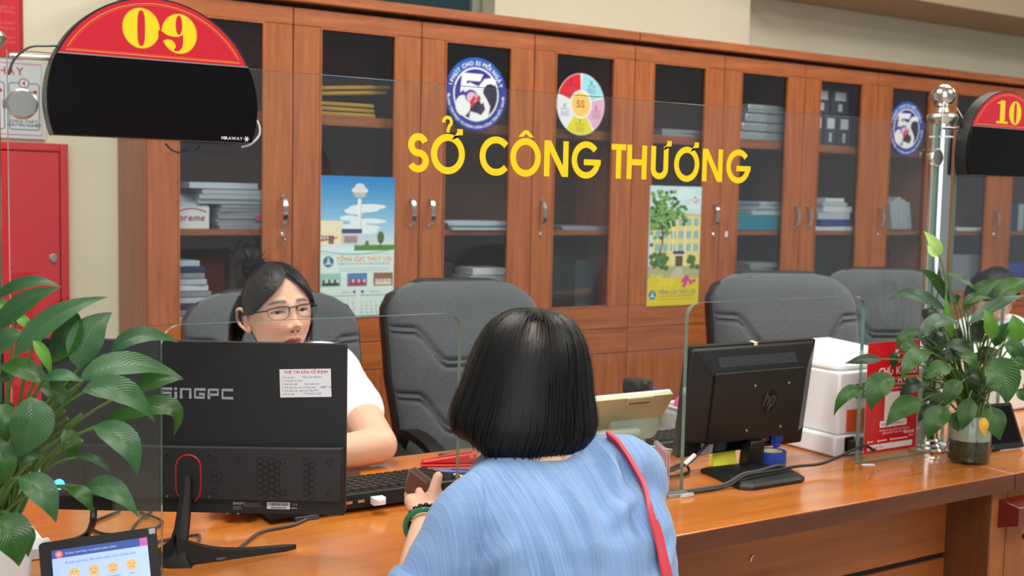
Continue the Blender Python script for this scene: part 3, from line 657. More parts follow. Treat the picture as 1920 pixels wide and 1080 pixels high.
# ---- round stickers on the glass doors
def sticker_blue(x, z, rx, ry, label):
    a = Art(); k = ry/rx; W_ = (238, 242, 246)
    s = lambda p: (p[0]*rx, p[1]*ry)
    a.ell(0, 0, rx, ry, (30, 96, 190), 0, 64); a.poly([s((math.cos(t), math.sin(t))) for t in flush(PI*.86, PI*2.14, 40)], (44, 58, 160), 1)
    a.ell(0, 0, rx*.735, ry*.735, W_, 2, 56); a.ell(0, 0, rx*.69, ry*.69, (46, 48, 150), 3, 56); a.poly([s((.69*math.cos(t), .69*math.sin(t))) for t in flush(-PI*.75, PI*.25, 40)], (44, 30, 66), 4)
    a.arc_text('1 PHÚT CHO 5S MỖI NGÀY', 0, 0, rx*.79, rx*.165, W_, PI/2, 3, True, ry=ry*.79)
    a.arc_text('TRUNG TÂM PHỤC VỤ HÀNH CHÍNH CÔNG TỈNH BẮC GIANG', 0, 0, rx*.93, rx*.105, W_, -PI/2, 3, True, True, .92, ry=ry*.93)
    for q in (-1, 1): a.ell(q*.865*rx, -.06*ry, .03*rx, .03*ry, W_, 3, 12)
    # the interlocked 5 and S
    a.poly([s(p) for p in ((-.46, .56), (.22, .56), (.12, .36), (-.30, .36), (-.34, .16), (-.52, .02))], W_, 5)
    a.stroke([s(p) for p in ((-.42, .12), (-.2, .22), (.02, .14), (.18, -.06), (.28, -.3), (.22, -.5), (.02, -.6), (-.2, -.56))], .19*rx, W_, 6)
    a.stroke([s(p) for p in ((.62, .34), (.5, .4), (.3, .36), (.16, .2), (.14, .02), (.26, -.14), (.38, -.32), (.34, -.5), (.2, -.62), (0, -.66), (-.14, -.6))], .17*rx, W_, 6)
    a.poly([s((-.42+.24*math.cos(t), -.32+.28*math.sin(t))) for t in flush(0, 6.2, 30)], W_, 6); a.poly([s((-.16+.2*math.cos(t), -.06+.18*math.sin(t))) for t in flush(0, 6.2, 30)], (60, 50, 150), 7); a.ell(-.14*rx, -.1*ry, .17*rx, .16*ry, (222, 190, 220), 8)
    a.poly([s(p) for p in ((-.22, -.22), (-.06, -.02), (.0, -.12), (.1, .0), (.16, -.12), (.06, -.2), (-.02, -.12), (-.12, -.38))], (214, 40, 60), 9)
    a.poly([s(p) for p in ((.02, -.5), (.12, -.28), (.24, -.2), (.3, -.4), (.16, -.56))], (60, 50, 70), 7)
    o = obj('round_sticker', a.mesh(XZ(x, 3.8105, z)), 'print', sm=0); tag(o, label, 'sticker', 'round stickers on the cabinet doors')
    return o
ys = 3.8105
sticker_blue(2.243, 1.724, .137, .139, 'blue ringed round sticker on the third glass door, above the word SỞ')
sticker_blue(4.735, 1.716, .132, .134, 'blue ringed round sticker seen beside the steel ball of the right post')
a = Art(); rx, ry = .119, .124; W_ = (236, 238, 242)
a.ell(0, 0, rx, ry, W_, 0, 64)
for a0, a1, c in ((92, 162, (214, 30, 44)), (18, 88, (150, 214, 232)), (-54, 14, (226, 170, 206)), (-126, -58, (222, 214, 40)), (166, 232, (226, 232, 240))):
    a.ell(0, 0, rx*.985, ry*.985, c, 1, 24, math.radians(a0), math.radians(a1))
for an, c, t2 in ((127, (90, 30, 90), 'SÀNG LỌC'), (53, (50, 50, 110), 'SẮP XẾP'), (-20, (120, 60, 130), 'SẠCH SẼ'), (-92, (110, 100, 30), 'SẴN SÀNG'), (199, (60, 60, 110), 'SĂN SÓC')):
    cx, cy = .70*rx*math.cos(math.radians(an)), .70*ry*math.sin(math.radians(an)); a.text('S', cx, cy+.012, .022, c, 3, 'c', True); a.text(t2, cx, cy+.002, .010, c, 3, 'c')
    for i in range(3): a.rect(cx-.02, cy-.007-.007*i, cx+.02, cy-.005-.007*i, tuple(int(v*.7+60) for v in c), 3)
a.ell(0, 0, rx*.46, ry*.46, W_, 4, 40); a.ell(0, 0, rx*.39, ry*.40, (240, 204, 100), 5, 40); a.text('5S', 0, -.013, .042, (206, 60, 50), 6, 'c', True)
tag(obj('round_sticker', a.mesh(XZ(2.736, ys, 1.716)), 'print', sm=0), 'five-coloured round sticker with a yellow centre, on the fourth glass door', 'sticker', 'round stickers on the cabinet doors')
tag(obj('paper_tag', MB().box((3.535, 3.7985, 1.178), (3.55, 3.7995, 1.203)), 'white_paper', sm=0), 'tiny white paper tag stuck on the stile beside the yellow building calendar', 'tag')

# ================================================================== things on the left wall
t = thing('fire_hose_cabinet', 'red metal fire hose cabinet on the cream wall at the far left', 'cabinet', (.3, 4.198, .55))
obj('frame', MB().box((0, -.05, 0), (.026, -.001, .935)).box((.5, -.05, 0), (.526, -.001, .935)).box((.026, -.05, .909), (.5, -.001, .935)).box((.026, -.05, 0), (.5, -.001, .026)).box((.026, -.02, .026), (.5, -.001, .909)), 'fire_red', t, bevel=.003)
fd = obj('door', MB().box((.03, -.052, .03), (.496, -.024, .905)), 'fire_red', t, bevel=.003)
obj('latch', MB().box((.46, -.058, .54), (.487, -.053, .556)).box((.466, -.064, .532), (.481, -.058, .56)), 'steel_brushed', fd, bevel=.001)
a = Art(); pw, ph = .47, .262
a.rect(0, 0, pw, ph, (206, 214, 218), 0); a.ring(0, 0, 0, 0, 0, (0, 0, 0), 0, 3)
for r_, c in ((.012, (206, 40, 60)),): a.stroke([(r_, r_), (pw-r_, r_), (pw-r_, ph-r_), (r_, ph-r_)], .003, c, 1, True)
a.text('TIÊU LỆNH CHỮA CHÁY', .405, .212, .036, (206, 36, 50), 2, 'r', True)
for i in range(4):
    x0 = .025+.11*i; a.stroke([(p[0], p[1]) for p in rrect(x0, .03, x0+.095, .185, .008, 4)], .003, (60, 90, 100), 2, True); a.ell(x0+.047, .185, .017, .017, (110, 110, 116), 3); a.ell(x0+.047, .185, .013, .013, (232, 232, 236), 4); a.text(str(i+1), x0+.047, .176, .026, (206, 40, 56), 5, 'c', True)
    a.poly([(x0+.03, .14), (x0+.085, .165), (x0+.09, .155), (x0+.045, .13)], (200, 40, 50), 3); a.ell(x0+.046, .12, .018, .013, (196, 170, 110), 3, 20); a.ell(x0+.046, .12, .01, .007, (120, 100, 70), 4, 16); a.poly([(x0+.06, .11), (x0+.075, .14), (x0+.085, .11)], (206, 186, 170), 3)
x0 = .355
for i, s_ in enumerate(('GỌI 114', 'ĐỘI', 'CHỮA CHÁY', 'CHUYÊN NGHIỆP')): a.text(s_, x0+.047, .078-.0125*i, .0135, (60, 70, 80) if i != 1 else (206, 60, 70), 3, 'c', True)
o = sheet('fire_notice', a, pw, ph, .012, XZ(.291, 4.184, 1.499), 'print_gloss', (196, 198, 200)); tag(o, 'white fire instruction board with red title above the red hose cabinet', 'sign')
a = Art(); a.rect(0, 0, .42, .6, (206, 34, 46), 0); a.rect(.408, 0, .42, .6, (170, 28, 40), 1)
for i, (y, n_) in enumerate(((.16, 5), (.145, 4), (.108, 6), (.09, 5), (.06, 6), (.045, 5), (.22, 6), (.25, 5), (.03, 0))):
    if n_: a.text('QUY ĐỊNH VỀ PHÒNG CHÁY'[:4*n_], .395, y, .013, (226, 110, 112), 1, 'r')
o = sheet('red_poster', a, .42, .6, .006, XZ(.274, 4.19, 1.769), 'print', (160, 30, 36)); tag(o, 'red wall poster with faint lettering above the fire instruction board', 'poster')

# ================================================================== counters
def counter(x0, x1, label):
    t = thing('service_counter', label, 'counter', (x0, 1.475, 0), 0, 'run of wooden service counters')
    W_ = x1-x0
    obj('worktop', MB().box((0, .006, .726), (W_, .765, CT)), 'counter_top', t, bevel=.003)
    obj('edge_lipping', MB().box((0, 0, .7255), (W_, .0055, CT-.001)), 'counter_edge', t, sm=0)
    obj('front_panel', MB().box((.06, .125, .562), (W_-.057, .143, .7255)), 'counter_panel', t, sm=0)
    obj('groove', MB().box((.06, .132, .549), (W_-.057, .143, .5615)), 'groove_black', t, sm=0)
    obj('front_panel', MB().box((.06, .125, .30), (W_-.057, .143, .5485)), 'counter_panel', t, sm=0)
    obj('groove', MB().box((.06, .132, .288), (W_-.057, .143, .2995)), 'groove_black', t, sm=0)
    obj('front_panel', MB().box((.06, .125, .06), (W_-.057, .143, .2875)), 'counter_panel', t, sm=0)
    obj('side_panel', MB().box((0, .02, 0), (.02, .74, .7255)), 'counter_side', t, sm=0)
    p = obj('post', MB().box((W_-.05, .015, 0), (W_+.0, .14, .7255)), 'counter_post', t, bevel=.002)
    obj('post_cheek', MB().box((W_-.056, .016, 0), (W_-.0505, .14, .7255)), 'counter_side', p, sm=0)
    return t
c1 = counter(.17, 2.243, 'wooden service counter with glossy orange top between the two steel posts')
c2 = dup(c1, Matrix.Translation((2.2465, 1.475, 0)), 'wooden service counter continuing past the seam at the right edge')
pb = obj('wooden_plaque', MB().frustum((2.213, 1.448, .642), (2.313, 1.489, .706), .012), 'mahogany_block', sm=0, bevel=.001)
for q in list(c2.children):
    if q.name.startswith('side_panel'): bpy.data.objects.remove(q)
obj('post', MB().box((2.2468, 1.49, 0), (2.306, 1.61, .7255)), 'counter_post', c2, world=True, bevel=.002)
tag(pb, 'reddish brown wooden block fixed to the counter post at the lower right', 'block')

# ================================================================== glass partition with cut-outs and lettering
GY = 1.706
def partition(x0, label, group):
    g0, g1, zt, zb = .262, 2.233, 1.525, .7615
    def hole(a, b_): return [(b_, zb)]+[(b_-.03+.03*math.cos(q), 1.107+.03*math.sin(q)) for q in flush(0, PI/2, 6)]+[(a+.03-.03*math.sin(q), 1.107+.03*math.cos(q)) for q in flush(0, PI/2, 6)]+[(a, zb)]
    out = [(g0, zb), (g0, zt), (g1, zt), (g1, zb)]+hole(1.499, 2.012)+hole(.47, .983)
    poly = [(p[0]-g0, p[1]) for p in out][::-1]
    full = MB().prism(poly, 0, .010, Matrix(((1, 0, 0, 0), (0, 0, -1, .010), (0, 1, 0, 0), (0, 0, 0, 1))))
    n = len(poly); nt_ = len(full.f)-n
    full.mi = [0]*nt_+[1]*n
    o = obj('glass_partition', full, ['pane_glass', 'glass_edge'], sm=0)
    o.location = (x0, GY, 0); WM[o.name] = Matrix.Translation((x0, GY, 0))
    return tag(o, label, 'glass screen', group)
gl = partition(.262, 'clear counter glass with two cut-outs and yellow letters SỞ CÔNG THƯƠNG', 'counter glass screens')
gl2 = partition(2.306, 'clear counter glass of the next booth, behind the number 10 sign', 'counter glass screens')
YEL = (246, 212, 22)
ZB, ZT = 1.3765, 1.4405
def letter(ch, zx0, zx1, horn=None, hook=None, circ=None, sw=.0118):
    # bounds come from the measured left and right edge of each letter on the glass
    xa = pY(740+zx0/2.8235, 307, GY).x; xb = pY(740+zx1/2.8235, 307, GY).x
    a = Art(); w_ = xb-xa; h = ZT-ZB; r = sw/2
    E = lambda cx, cy, rx, ry, a0, a1, n=28: [(cx+rx*math.cos(math.radians(q)), cy+ry*math.sin(math.radians(q))) for q in flush(a0, a1, n)]
    cx, cy, rx, ry = w_/2, h/2, w_/2-r, h/2-r*.92+.0015
    if ch == 'O': a.stroke(E(cx, cy, rx, ry, 0, 360, 44)[:-1], sw, YEL, 1, True)
    elif ch == 'C': a.stroke(E(cx+.004, cy, rx+.003, ry, 42, 318), sw, YEL)
    elif ch == 'G':
        a.stroke(E(cx, cy, rx, ry, 40, 352), sw, YEL); a.stroke([(w_*.42, cy-.004), (w_+.0005, cy-.004)], sw*.9, YEL, 2)
    elif ch == 'S':
        q = h/4-r*.45
        a.stroke(E(cx, h-q-r*.9, rx*.92, q, 20, 270, 18)+E(cx, q+r*.9, rx, q, 90, -155, 18), sw, YEL)
    elif ch == 'N':
        a.rect(0, 0, sw, h, YEL); a.rect(w_-sw, 0, w_, h, YEL); a.poly([(0, h), (sw*1.15, h), (w_, 0), (w_-sw*1.15, 0)], YEL, 2)
    elif ch == 'T': a.rect(0, h-sw*.92, w_, h, YEL); a.rect(cx-r, 0, cx+r, h, YEL, 2)
    elif ch == 'H': a.rect(0, 0, sw, h, YEL); a.rect(w_-sw, 0, w_, h, YEL); a.rect(sw, cy-r, w_-sw, cy+r*.9, YEL, 2)
    elif ch == 'U': a.stroke([(r, h)]+E(cx, cx, cx-r, cx-r*1.2, 180, 360, 20)+[(w_-r, h)], sw, YEL)
    if horn: a.poly([(w_-horn, h-.001), (w_-horn+.017, h+.001), (w_-horn+.017, h+.011), (w_-horn+.006, h+.011), (w_-horn+.006, h+.006), (w_-horn-.004, h-.008)], YEL, 3)
    if hook: a.stroke(E(cx-.002, h+.022, .0075, .0075, 190, -60, 14)+[(cx-.0005, h+.0085), (cx-.001, h+.004)], .006, YEL)
    if circ: a.poly([(cx-.0165, h+.0035), (cx-.004, h+.0155), (cx+.004, h+.0155), (cx+.0165, h+.0035), (cx+.007, h+.0035), (cx, h+.0095), (cx-.007, h+.0035)], YEL)
    obj('letter', a.mesh(XZ(xa, GY-.0006, ZB)), 'print', gl, sm=0, world=True)
letter('S', 65, 180); letter('O', 190, 370, horn=.022, hook=True); letter('C', 445, 603); letter('O', 610, 772, circ=True); letter('N', 790, 918); letter('G', 935, 1088)
letter('T', 1145, 1222); letter('H', 1228, 1333); letter('U', 1355, 1447, horn=.010); letter('O', 1478, 1612, horn=.02); letter('N', 1628, 1735); letter('G', 1755, 1882)

# ================================================================== steel posts
def steel_post(x, label):
    t = thing('steel_post', label, 'post', (x, 1.725, CT), 0, 'steel posts holding the counter glass')
    obj('shaft', MB().lathe([(.0262, .012), (.0262, .772)], 28), 'chrome', t)
    obj('base_flange', MB().lathe([(.04, 0), (.041, .006), (.036, .011), (.036, .016), (.031, .021), (.031, .028), (.0265, .032)], 28), 'chrome', t)
    obj('collar', MB().lathe([(.027, .766), (.034, .776), (.0355, .782), (.033, .788), (.016, .794), (.012, .806)], 28), 'steel_brushed', t)
    obj('finial_ball', MB().ball((0, 0, .83), .0285, 26, 18), 'steel_ball', t)
    obj('cable_tie', MB().lathe([(.0266, .735), (.0274, .735), (.0274, .739), (.0266, .739)], 24), 'white_plastic', t)
    return t
p1 = steel_post(2.267, 'polished steel post with ball top at the right, beside the number 10 sign')
p2 = dup(p1, Matrix.Translation((.2285, 1.725, CT)), 'polished steel post cut by the left edge, beside the number 09 sign')
def clamp(post, x, z):
    obj('glass_clamp', MB().lathe([(.0, 0), (.021, 0), (.021, .006), (.018, .009), (0, .009)], 22, Matrix.Translation((x, 1.7055, z)) @ Matrix.Rotation(PI/2, 4, 'X')).box((min(x, x+.022*(1 if post is p1 else -1)), 1.7165, z-.006), (max(x, x+.022*(1 if post is p1 else -1)), 1.7215, z+.006)), 'steel_brushed', post, world=True)
clamp(p1, 2.222, 1.448); clamp(p2, .279, 1.452)
obj('wire', MB().tube(spline([(2.236, 1.70, 1.50), (2.228, 1.695, 1.55), (2.238, 1.70, 1.575), (2.252, 1.70, 1.56)]), .0012, 6), 'cable_white', p1, world=True)
obj('wire', MB().tube(spline([(2.30, 1.712, 1.565), (2.304, 1.70, 1.545), (2.312, 1.69, 1.525), (2.326, 1.685, 1.522)]), .0012, 6), 'cable_white', p1, world=True)

# ================================================================== number signs
def sign(x, label, digits, maker):
    t = thing('counter_sign', label, 'sign', (x, 1.66, 1.4605))
    R_ = .148; zb = -.05; zr = .062
    def arc(r, z0, z1=None):   # outline of the round board cut at z0 (and above z1)
        a0 = math.asin(z0/r); return [(r*math.cos(q), r*math.sin(q)) for q in flush(a0, PI-a0, 48)]
    XM = Matrix(((1, 0, 0, 0), (0, 0, -1, 0), (0, 1, 0, 0), (0, 0, 0, 1)))
    obj('housing', MB().prism(arc(R_, zb), -.032, -.0022, XM), 'black_plastic', t, bevel=.002, sm=20)
    rp_ = arc(R_-.003, zr); a = Art()
    a.poly(rp_, (206, 30, 50), 0); a.stroke(arc(R_-.009, zr+.004), .0012, (230, 150, 60), 1, True); a.stroke(arc(R_-.0115, zr+.006), .0006, (226, 110, 60), 1, True)
    digits(a)
    obj('number_panel', MB().prism(rp_, -.002, -.0002, XM), 'fire_red', t, sm=0)
    k = a.mesh(XM); obj('number_print', k, 'print_gloss', t, sm=0)
    f = math.asin(zb/R_); g = math.asin(zr/R_)
    low = [(R_*math.cos(q), R_*math.sin(q)) for q in flush(f, g-.01, 16)]+[(-R_*math.cos(q), R_*math.sin(q)) for q in flush(g-.01, f, 16)]
    sc_ = obj('display_screen', MB().prism(low, -.0018, .0035, XM), 'screen_dark', t, bevel=.0015, sm=20)
    obj('trim_strip', MB().box((-.1325, -.005, .0596), (.1325, -.0015, .0614)), 'steel_brushed', t, sm=0)
    if maker:
        b_ = Art(); b_.text('MIRAWAY', .125, -.0465, .0062, (220, 220, 224), 1, 'r', True)
        for q in range(3): b_.stroke([(.1305-.0042*math.cos(q*PI/3), -.0445-.0042*math.sin(q*PI/3)), (.1305+.0042*math.cos(q*PI/3), -.0445+.0042*math.sin(q*PI/3))], .0012, (226, 226, 230), 1)
        obj('maker_mark', b_.mesh(Matrix.Translation((0, -.0037, 0)) @ XM), 'print', sc_, sm=0)
    obj('bracket_arm', MB().tube([(-.186, .045, .056), (-.12, .036, .056)], .004, 8), 'steel_brushed', t)
    return t
DY = (238, 214, 30); DR = (206, 30, 50); DO = (226, 130, 50)
def fat0(a, cx, cy, w_, h, z=2):
    a.ell(cx, cy, w_/2+.0012, h/2+.0012, DO, z, 44); a.ell(cx, cy, w_/2, h/2, DY, z+1, 44); 
    iw, ih = w_*.095, h*.44
    a.poly([(cx+(iw+.0008)*math.copysign(abs(math.cos(q))**.7, math.cos(q)), cy+(ih+.0008)*math.copysign(abs(math.sin(q))**.7, math.sin(q))) for q in flush(0, 2*PI, 40)[:-1]], DO, z+2)
    a.poly([(cx+iw*math.copysign(abs(math.cos(q))**.7, math.cos(q)), cy+ih*math.copysign(abs(math.sin(q))**.7, math.sin(q))) for q in flush(0, 2*PI, 40)[:-1]], DR, z+3)
def fat9(a, cx, cy, w_, h, z=2):
    fat0_in = lambda p: (cx+(p[0]-970)/200*w_, cy-(p[1]-172)/235*h)
    a.ell(cx, cy, w_/2+.0012, h/2+.0012, DO, z, 44); a.ell(cx, cy, w_/2, h/2, DY, z+1, 44)
    a.poly([fat0_in((968+19*math.cos(q), 120+58*math.sin(q))) for q in flush(0, 2*PI, 30)[:-1]], DR, z+3)
    a.poly([fat0_in(p) for p in ((850, 160), (872, 168), (900, 186), (935, 193), (965, 190), (992, 176), (992, 228), (985, 256), (968, 277), (942, 278), (938, 272), (950, 252), (945, 230), (927, 213), (900, 210), (880, 219), (850, 246))], DR, z+3)
def digits09(a): fat0(a, -.0215, .1035, .0505, .055); fat9(a, .0320, .1005, .0495, .055)
def fat1(a, cx, cy, w_, h, z=2):
    for e, c, k in ((.0012, DO, z), (0, DY, z+1)):
        a.rect(cx-w_*.2-e, cy-h/2, cx+w_*.22+e, cy+h/2+e, c, k); a.rect(cx-w_/2-e, cy-h/2-e, cx+w_/2+e, cy-h/2+.004+e, c, k); a.poly([(cx-w_*.45-e, cy+h*.36-e), (cx-w_*.2, cy+h*.36-e), (cx+w_*.1, cy+h/2+e), (cx-w_*.05, cy+h/2+e), (cx-w_*.2, cy+h*.42+e), (cx-w_*.45-e, cy+h*.42)], c, k)
def digits10(a): fat1(a, -.025, .098, .042, .052); fat0(a, .024, .098, .046, .054)
s9 = sign(.451, 'half-round red sign with yellow number 09 over a dark display', digits09, True)
s10 = sign(2.421, 'half-round red sign reading 10 in yellow over a dark display', digits10, False)
obj('wire', MB().tube(spline([(.34, 1.685, 1.535), (.31, 1.68, 1.531), (.286, 1.68, 1.527), (.268, 1.69, 1.51), (.262, 1.697, 1.49)]), .0016, 6), 'cable_grey', s9, world=True)
obj('wire', MB().tube(spline([(.585, 1.675, 1.447), (.603, 1.672, 1.444), (.607, 1.672, 1.425), (.595, 1.675, 1.41), (.582, 1.68, 1.405)]), .0018, 6), 'cable_white', s9, world=True)
obj('wire', MB().tube(spline([(.47, 1.685, 1.405), (.478, 1.68, 1.396), (.495, 1.68, 1.392), (.512, 1.68, 1.396), (.52, 1.685, 1.405)]), .0014, 6), 'cable_grey', s9, world=True)
# ================================================================== office chairs
def back_surface(hw=.25, h=.66, nx=64, nz=110):
    # cushioned back: x across, z up from 0; the front (towards -Y) bulges, two stitched double seams cross it
    def width(v):
        lo = .80+.20*min(1, v/.55)
        return hw*lo
    def seam(x, z, zc, drop):
        ax = abs(x)/hw
        t = min(1, max(0, (.78-ax)/.42)); t = t*t*(3-2*t)
        tt = min(1, max(0, (.78-ax)/.42)); sl = drop*6*tt*(1-tt)/(.42*hw); zz = zc-drop*t
        return min(abs(z-zz), abs(z-zz+.02))/math.sqrt(1+sl*sl)
    vs = []; fs = []
    for side in (0, 1):
        for j in range(nz+1):
            v = j/nz; z = h*v
            for i in range(nx+1):
                u = -1+2*i/nx; r_ = .11
                wd = width(v)
                if z > h-r_: wd = width(v)-r_*1.25+r_*1.25*math.sqrt(max(0, 1-((z-(h-r_))/r_)**2))
                x = u*wd
                edge = (1-abs(u)**6)*(1-max(0, (v-.9)/.1)**3*.8)*(1-max(0, (.05-v)/.05)**2)
                if side == 0:
                    y = -.02-.045*edge-.012*math.sin(PI*min(1, v/.45))+.02*(abs(u)**2)*-.3
                    for zc, dr in ((h*.80, .10), (h*.50, .10)):
                        d = seam(x, z, zc, dr)
                        y += .012*math.exp(-(d/.0050)**2)
                    y -= .012*math.exp(-((z-h*.66)/.09)**2)*edge
                else: y = .028+.02*edge
                vs.append((x, y+.10*(v-.5)**2+.12*(v)**1.5, z))
    n1 = (nx+1)*(nz+1); W_ = nx+1
    for j in range(nz):
        for i in range(nx):
            a = j*W_+i; fs.append((a, a+1, a+W_+1, a+W_)); fs.append((n1+a, n1+a+W_, n1+a+W_+1, n1+a+1))
    for i in range(nx): fs.append((i, n1+i, n1+i+1, i+1)); k = nz*W_+i; fs.append((k, k+1, n1+k+1, n1+k))
    for j in range(nz): a = j*W_; fs.append((a, a+W_, n1+a+W_, n1+a)); a += nx; fs.append((a, n1+a, n1+a+W_, a+W_))
    return MB().add(vs, fs)
def office_chair(label, x, y, rot, ztop):
    t = thing('office_chair', label, 'chair', (x, y, 0), rot, 'grey office chairs behind the counter')
    zb = ztop-.66
    M = Matrix.Translation((0, .20, zb))
    b_ = back_surface(); b2 = MB().add(b_.v, b_.f, M)
    obj('backrest', b2, 'chair_grey', t, sm=60)
    s_ = MB(); 
    for v in b_.v: pass
    shell = []
    for k in flush(0, 1, 16):
        z = .66*k; wd = .254*(.80+.20*min(1, k/.55)); r_ = .11
        if z > .66-r_: wd = wd-r_*1.25+r_*1.25*math.sqrt(max(0, 1-((z-(.66-r_))/r_)**2))
        yo = .10*(k-.5)**2+.12*k**1.5
        wd += .006; wd = max(wd, .02)
        shell.append([(-wd, yo+.0, z), (wd, yo+.0, z), (wd, yo+.055, z), (wd*.8, yo+.07, z), (-wd*.8, yo+.07, z), (-wd, yo+.055, z)])
    shell[-1] = [(p[0], p[1], p[2]+.006) for p in shell[-1]]
    obj('back_shell', MB().loft(shell, M), 'chair_shell', t)
    seat = MB().prism(rrect(-.225, -.26, .225, .20, .09), .40, .50)
    obj('seat', seat, 'chair_grey', t, bevel=.02)
    for sx in (-1, 1):
        pts = spline([(sx*.235, .20, .50), (sx*.255, .16, .60), (sx*.258, .08, .66), (sx*.258, -.08, .665), (sx*.255, -.19, .63), (sx*.245, -.20, .52), (sx*.22, -.12, .43)], 5)
        obj('armrest', MB().loft([[(p.x-.022, p.y, p.z-.012), (p.x+.022, p.y, p.z-.012), (p.x+.022, p.y, p.z+.012), (p.x-.022, p.y, p.z+.012)] for p in pts]), 'black_plastic', t, bevel=.005)
    obj('back_bracket', MB().box((-.05, .18, .38), (.05, .30, .40)).box((-.05, .27, .40), (.05, .30, zb+.18)), 'chair_shell', t)
    obj('gas_column', MB().lathe([(.03, .09), (.03, .25), (.02, .25), (.02, .4)], 16), 'chair_shell', t)
    for k in range(5):
        a = 2*PI*k/5+.3; M2 = Matrix.Rotation(a, 4, 'Z')
        lg = obj('star_leg', MB().loft([[(.0, -.022, .07), (.0, .022, .07), (.0, .022, .115), (.0, -.022, .115)], [(.28, -.014, .062), (.28, .014, .062), (.28, .014, .085), (.28, -.014, .085)]], M2), 'chair_shell', t)
        obj('caster', MB().lathe([(.026, -.018), (.028, -.01), (.028, .01), (.026, .018)], 16, M2 @ Matrix.Translation((.27, 0, .0285)) @ Matrix.Rotation(PI/2, 4, 'X')).box((.262, -.01, .0285), (.278, .01, .066), M2), 'black_rubber', lg)
    return t
def cM(x, y, rot, zt): return Matrix.Translation((x, y, 0)) @ Matrix.Rotation(rot, 4, 'Z') @ Matrix.Diagonal((1, 1, zt/1.085, 1))
def seat_at(px, py, y): p = pY(px, py, y+.34); return p.x*(y+.24)/(y+.34), p.z
cx1, cz1 = seat_at(494, 548, 2.92); cx2, cz2 = seat_at(866, 527, 2.80); cx3, cz3 = seat_at(1436, 512, 2.50); cx4, cz4 = seat_at(1632, 505, 2.72)
ch1 = office_chair('grey fabric office chair directly behind the clerk in white', 0, 0, 0, 1.085)
CHAIR = ch1
def put(o, M): o.matrix_world = M; WM[o.name] = M
ch2 = dup(ch1, cM(cx2, 2.80, math.radians(-8), cz2), 'empty grey fabric office chair behind the customer with the bob haircut')
ch3 = dup(ch1, cM(cx3, 2.50, math.radians(-24), cz3), 'empty grey fabric office chair behind the square black monitor')
ch4 = dup(ch1, cM(cx4, 2.72, math.radians(-26), cz4), 'empty grey fabric office chair beside the right steel post, above the red leaflet')
ch5 = dup(ch1, cM(4.12, 3.12, math.radians(-10), 1.0), 'grey fabric office chair behind the clerk hidden by the right plant')
put(ch1, cM(cx1, 2.92, math.radians(-10), cz1))

# ================================================================== black all-in-one computer seen from the back
Ms = frameM((.541, 1.781, .9645), (math.cos(YAW), -math.sin(YAW), 0), (0, 0, 1))
mon = thing('all_in_one_computer', 'large black computer monitor seen from behind on a thin V stand, white asset label', 'computer', M=Ms)
hw, hh = .2405, .1365
obj('back_cover', MB().prism(rrect(-hw, -hh, hw, hh, .004), -.012, .004), 'black_matte', mon, bevel=.0015)
lip = MB().prism([(-hw+.002, -.0275), (-hw+.002, -.112), (hw-.002, -.112), (hw-.002, -.0245), (hw*.5, -.0265), (0, -.0275)][::-1], .0042, .020)
vb = obj('rear_housing', lip, 'housing_black', mon, bevel=.003)
obj('screen_panel', MB().box((-hw+.008, -hh+.012, -.0135), (hw-.008, hh-.008, -.0121)), 'black_gloss', mon, sm=0)
obj('base_strip', MB().box((-hw+.001, -hh+.0005, .0042), (hw-.001, -.1125, .010)), 'black_matte', mon, sm=0, bevel=.001)
hx = MB()
def hexring(x, y, r): 
    o_ = [(x+r*math.cos(q), y+r*math.sin(q)) for q in flush(0, 2*PI, 6)[:-1]]; i_ = [(x+r*.78*math.cos(q), y+r*.78*math.sin(q)) for q in flush(0, 2*PI, 6)[:-1]]
    hx.add([(p[0], p[1], .0206) for p in o_]+[(p[0], p[1], .0206) for p in i_]+[(p[0], p[1], .0202) for p in o_]+[(p[0], p[1], .0202) for p in i_], [(k, (k+1) % 6, 6+(k+1) % 6, 6+k) for k in range(6)]+[(k, 12+k, 12+(k+1) % 6, (k+1) % 6) for k in range(6)]+[(6+k, 6+(k+1) % 6, 18+(k+1) % 6, 18+k) for k in range(6)])
hr_ = .0056
for c in range(-24, 27):
    for r in range(6):
        x = c*hr_*1.62-.0; y = -.048-r*hr_*1.80-(hr_*.9 if c % 2 else 0)
        if abs(x) < .03 or abs(x) > hw-.012: continue
        if c in (-20, -19, -18, 12, 13, 14, 15, 20, 21) or (r in (0, 5) and c % 4 == 0) or (c in (4, -5, 5, -6) and r in (2, 3)): hexring(x, y, hr_)
obj('hex_vent', hx, 'groove_black', vb, sm=0)['kind'] = 'stuff'
ringp = [(-.004+.0195*math.cos(q), -.062+.0195*math.sin(q)) for q in flush(0, PI, 14)]
path = [(.0155, -.096)]+[(-.004+.0195*math.cos(q), -.0605+.0195*math.sin(q)) for q in flush(0, PI, 16)]+[(-.0235, -.096), (-.0195, -.107), (-.014, -.1095)]
path = [(.006, -.1145), (.0125, -.108)]+path
obj('red_ring', MB().tube([(p[0], p[1], .0206) for p in path], .0013, 6), 'ring_red', mon)
obj('ring_plate', MB().prism([(-.004+.0185*math.cos(q), -.0605+.0185*math.sin(q)) for q in flush(0, PI, 16)]+[(-.0225, -.096), (-.017, -.108), (.009, -.108), (.0145, -.096)], .0202, .0214), 'black_matte', mon, sm=0)
a = Art(); G_ = (150, 156, 162)
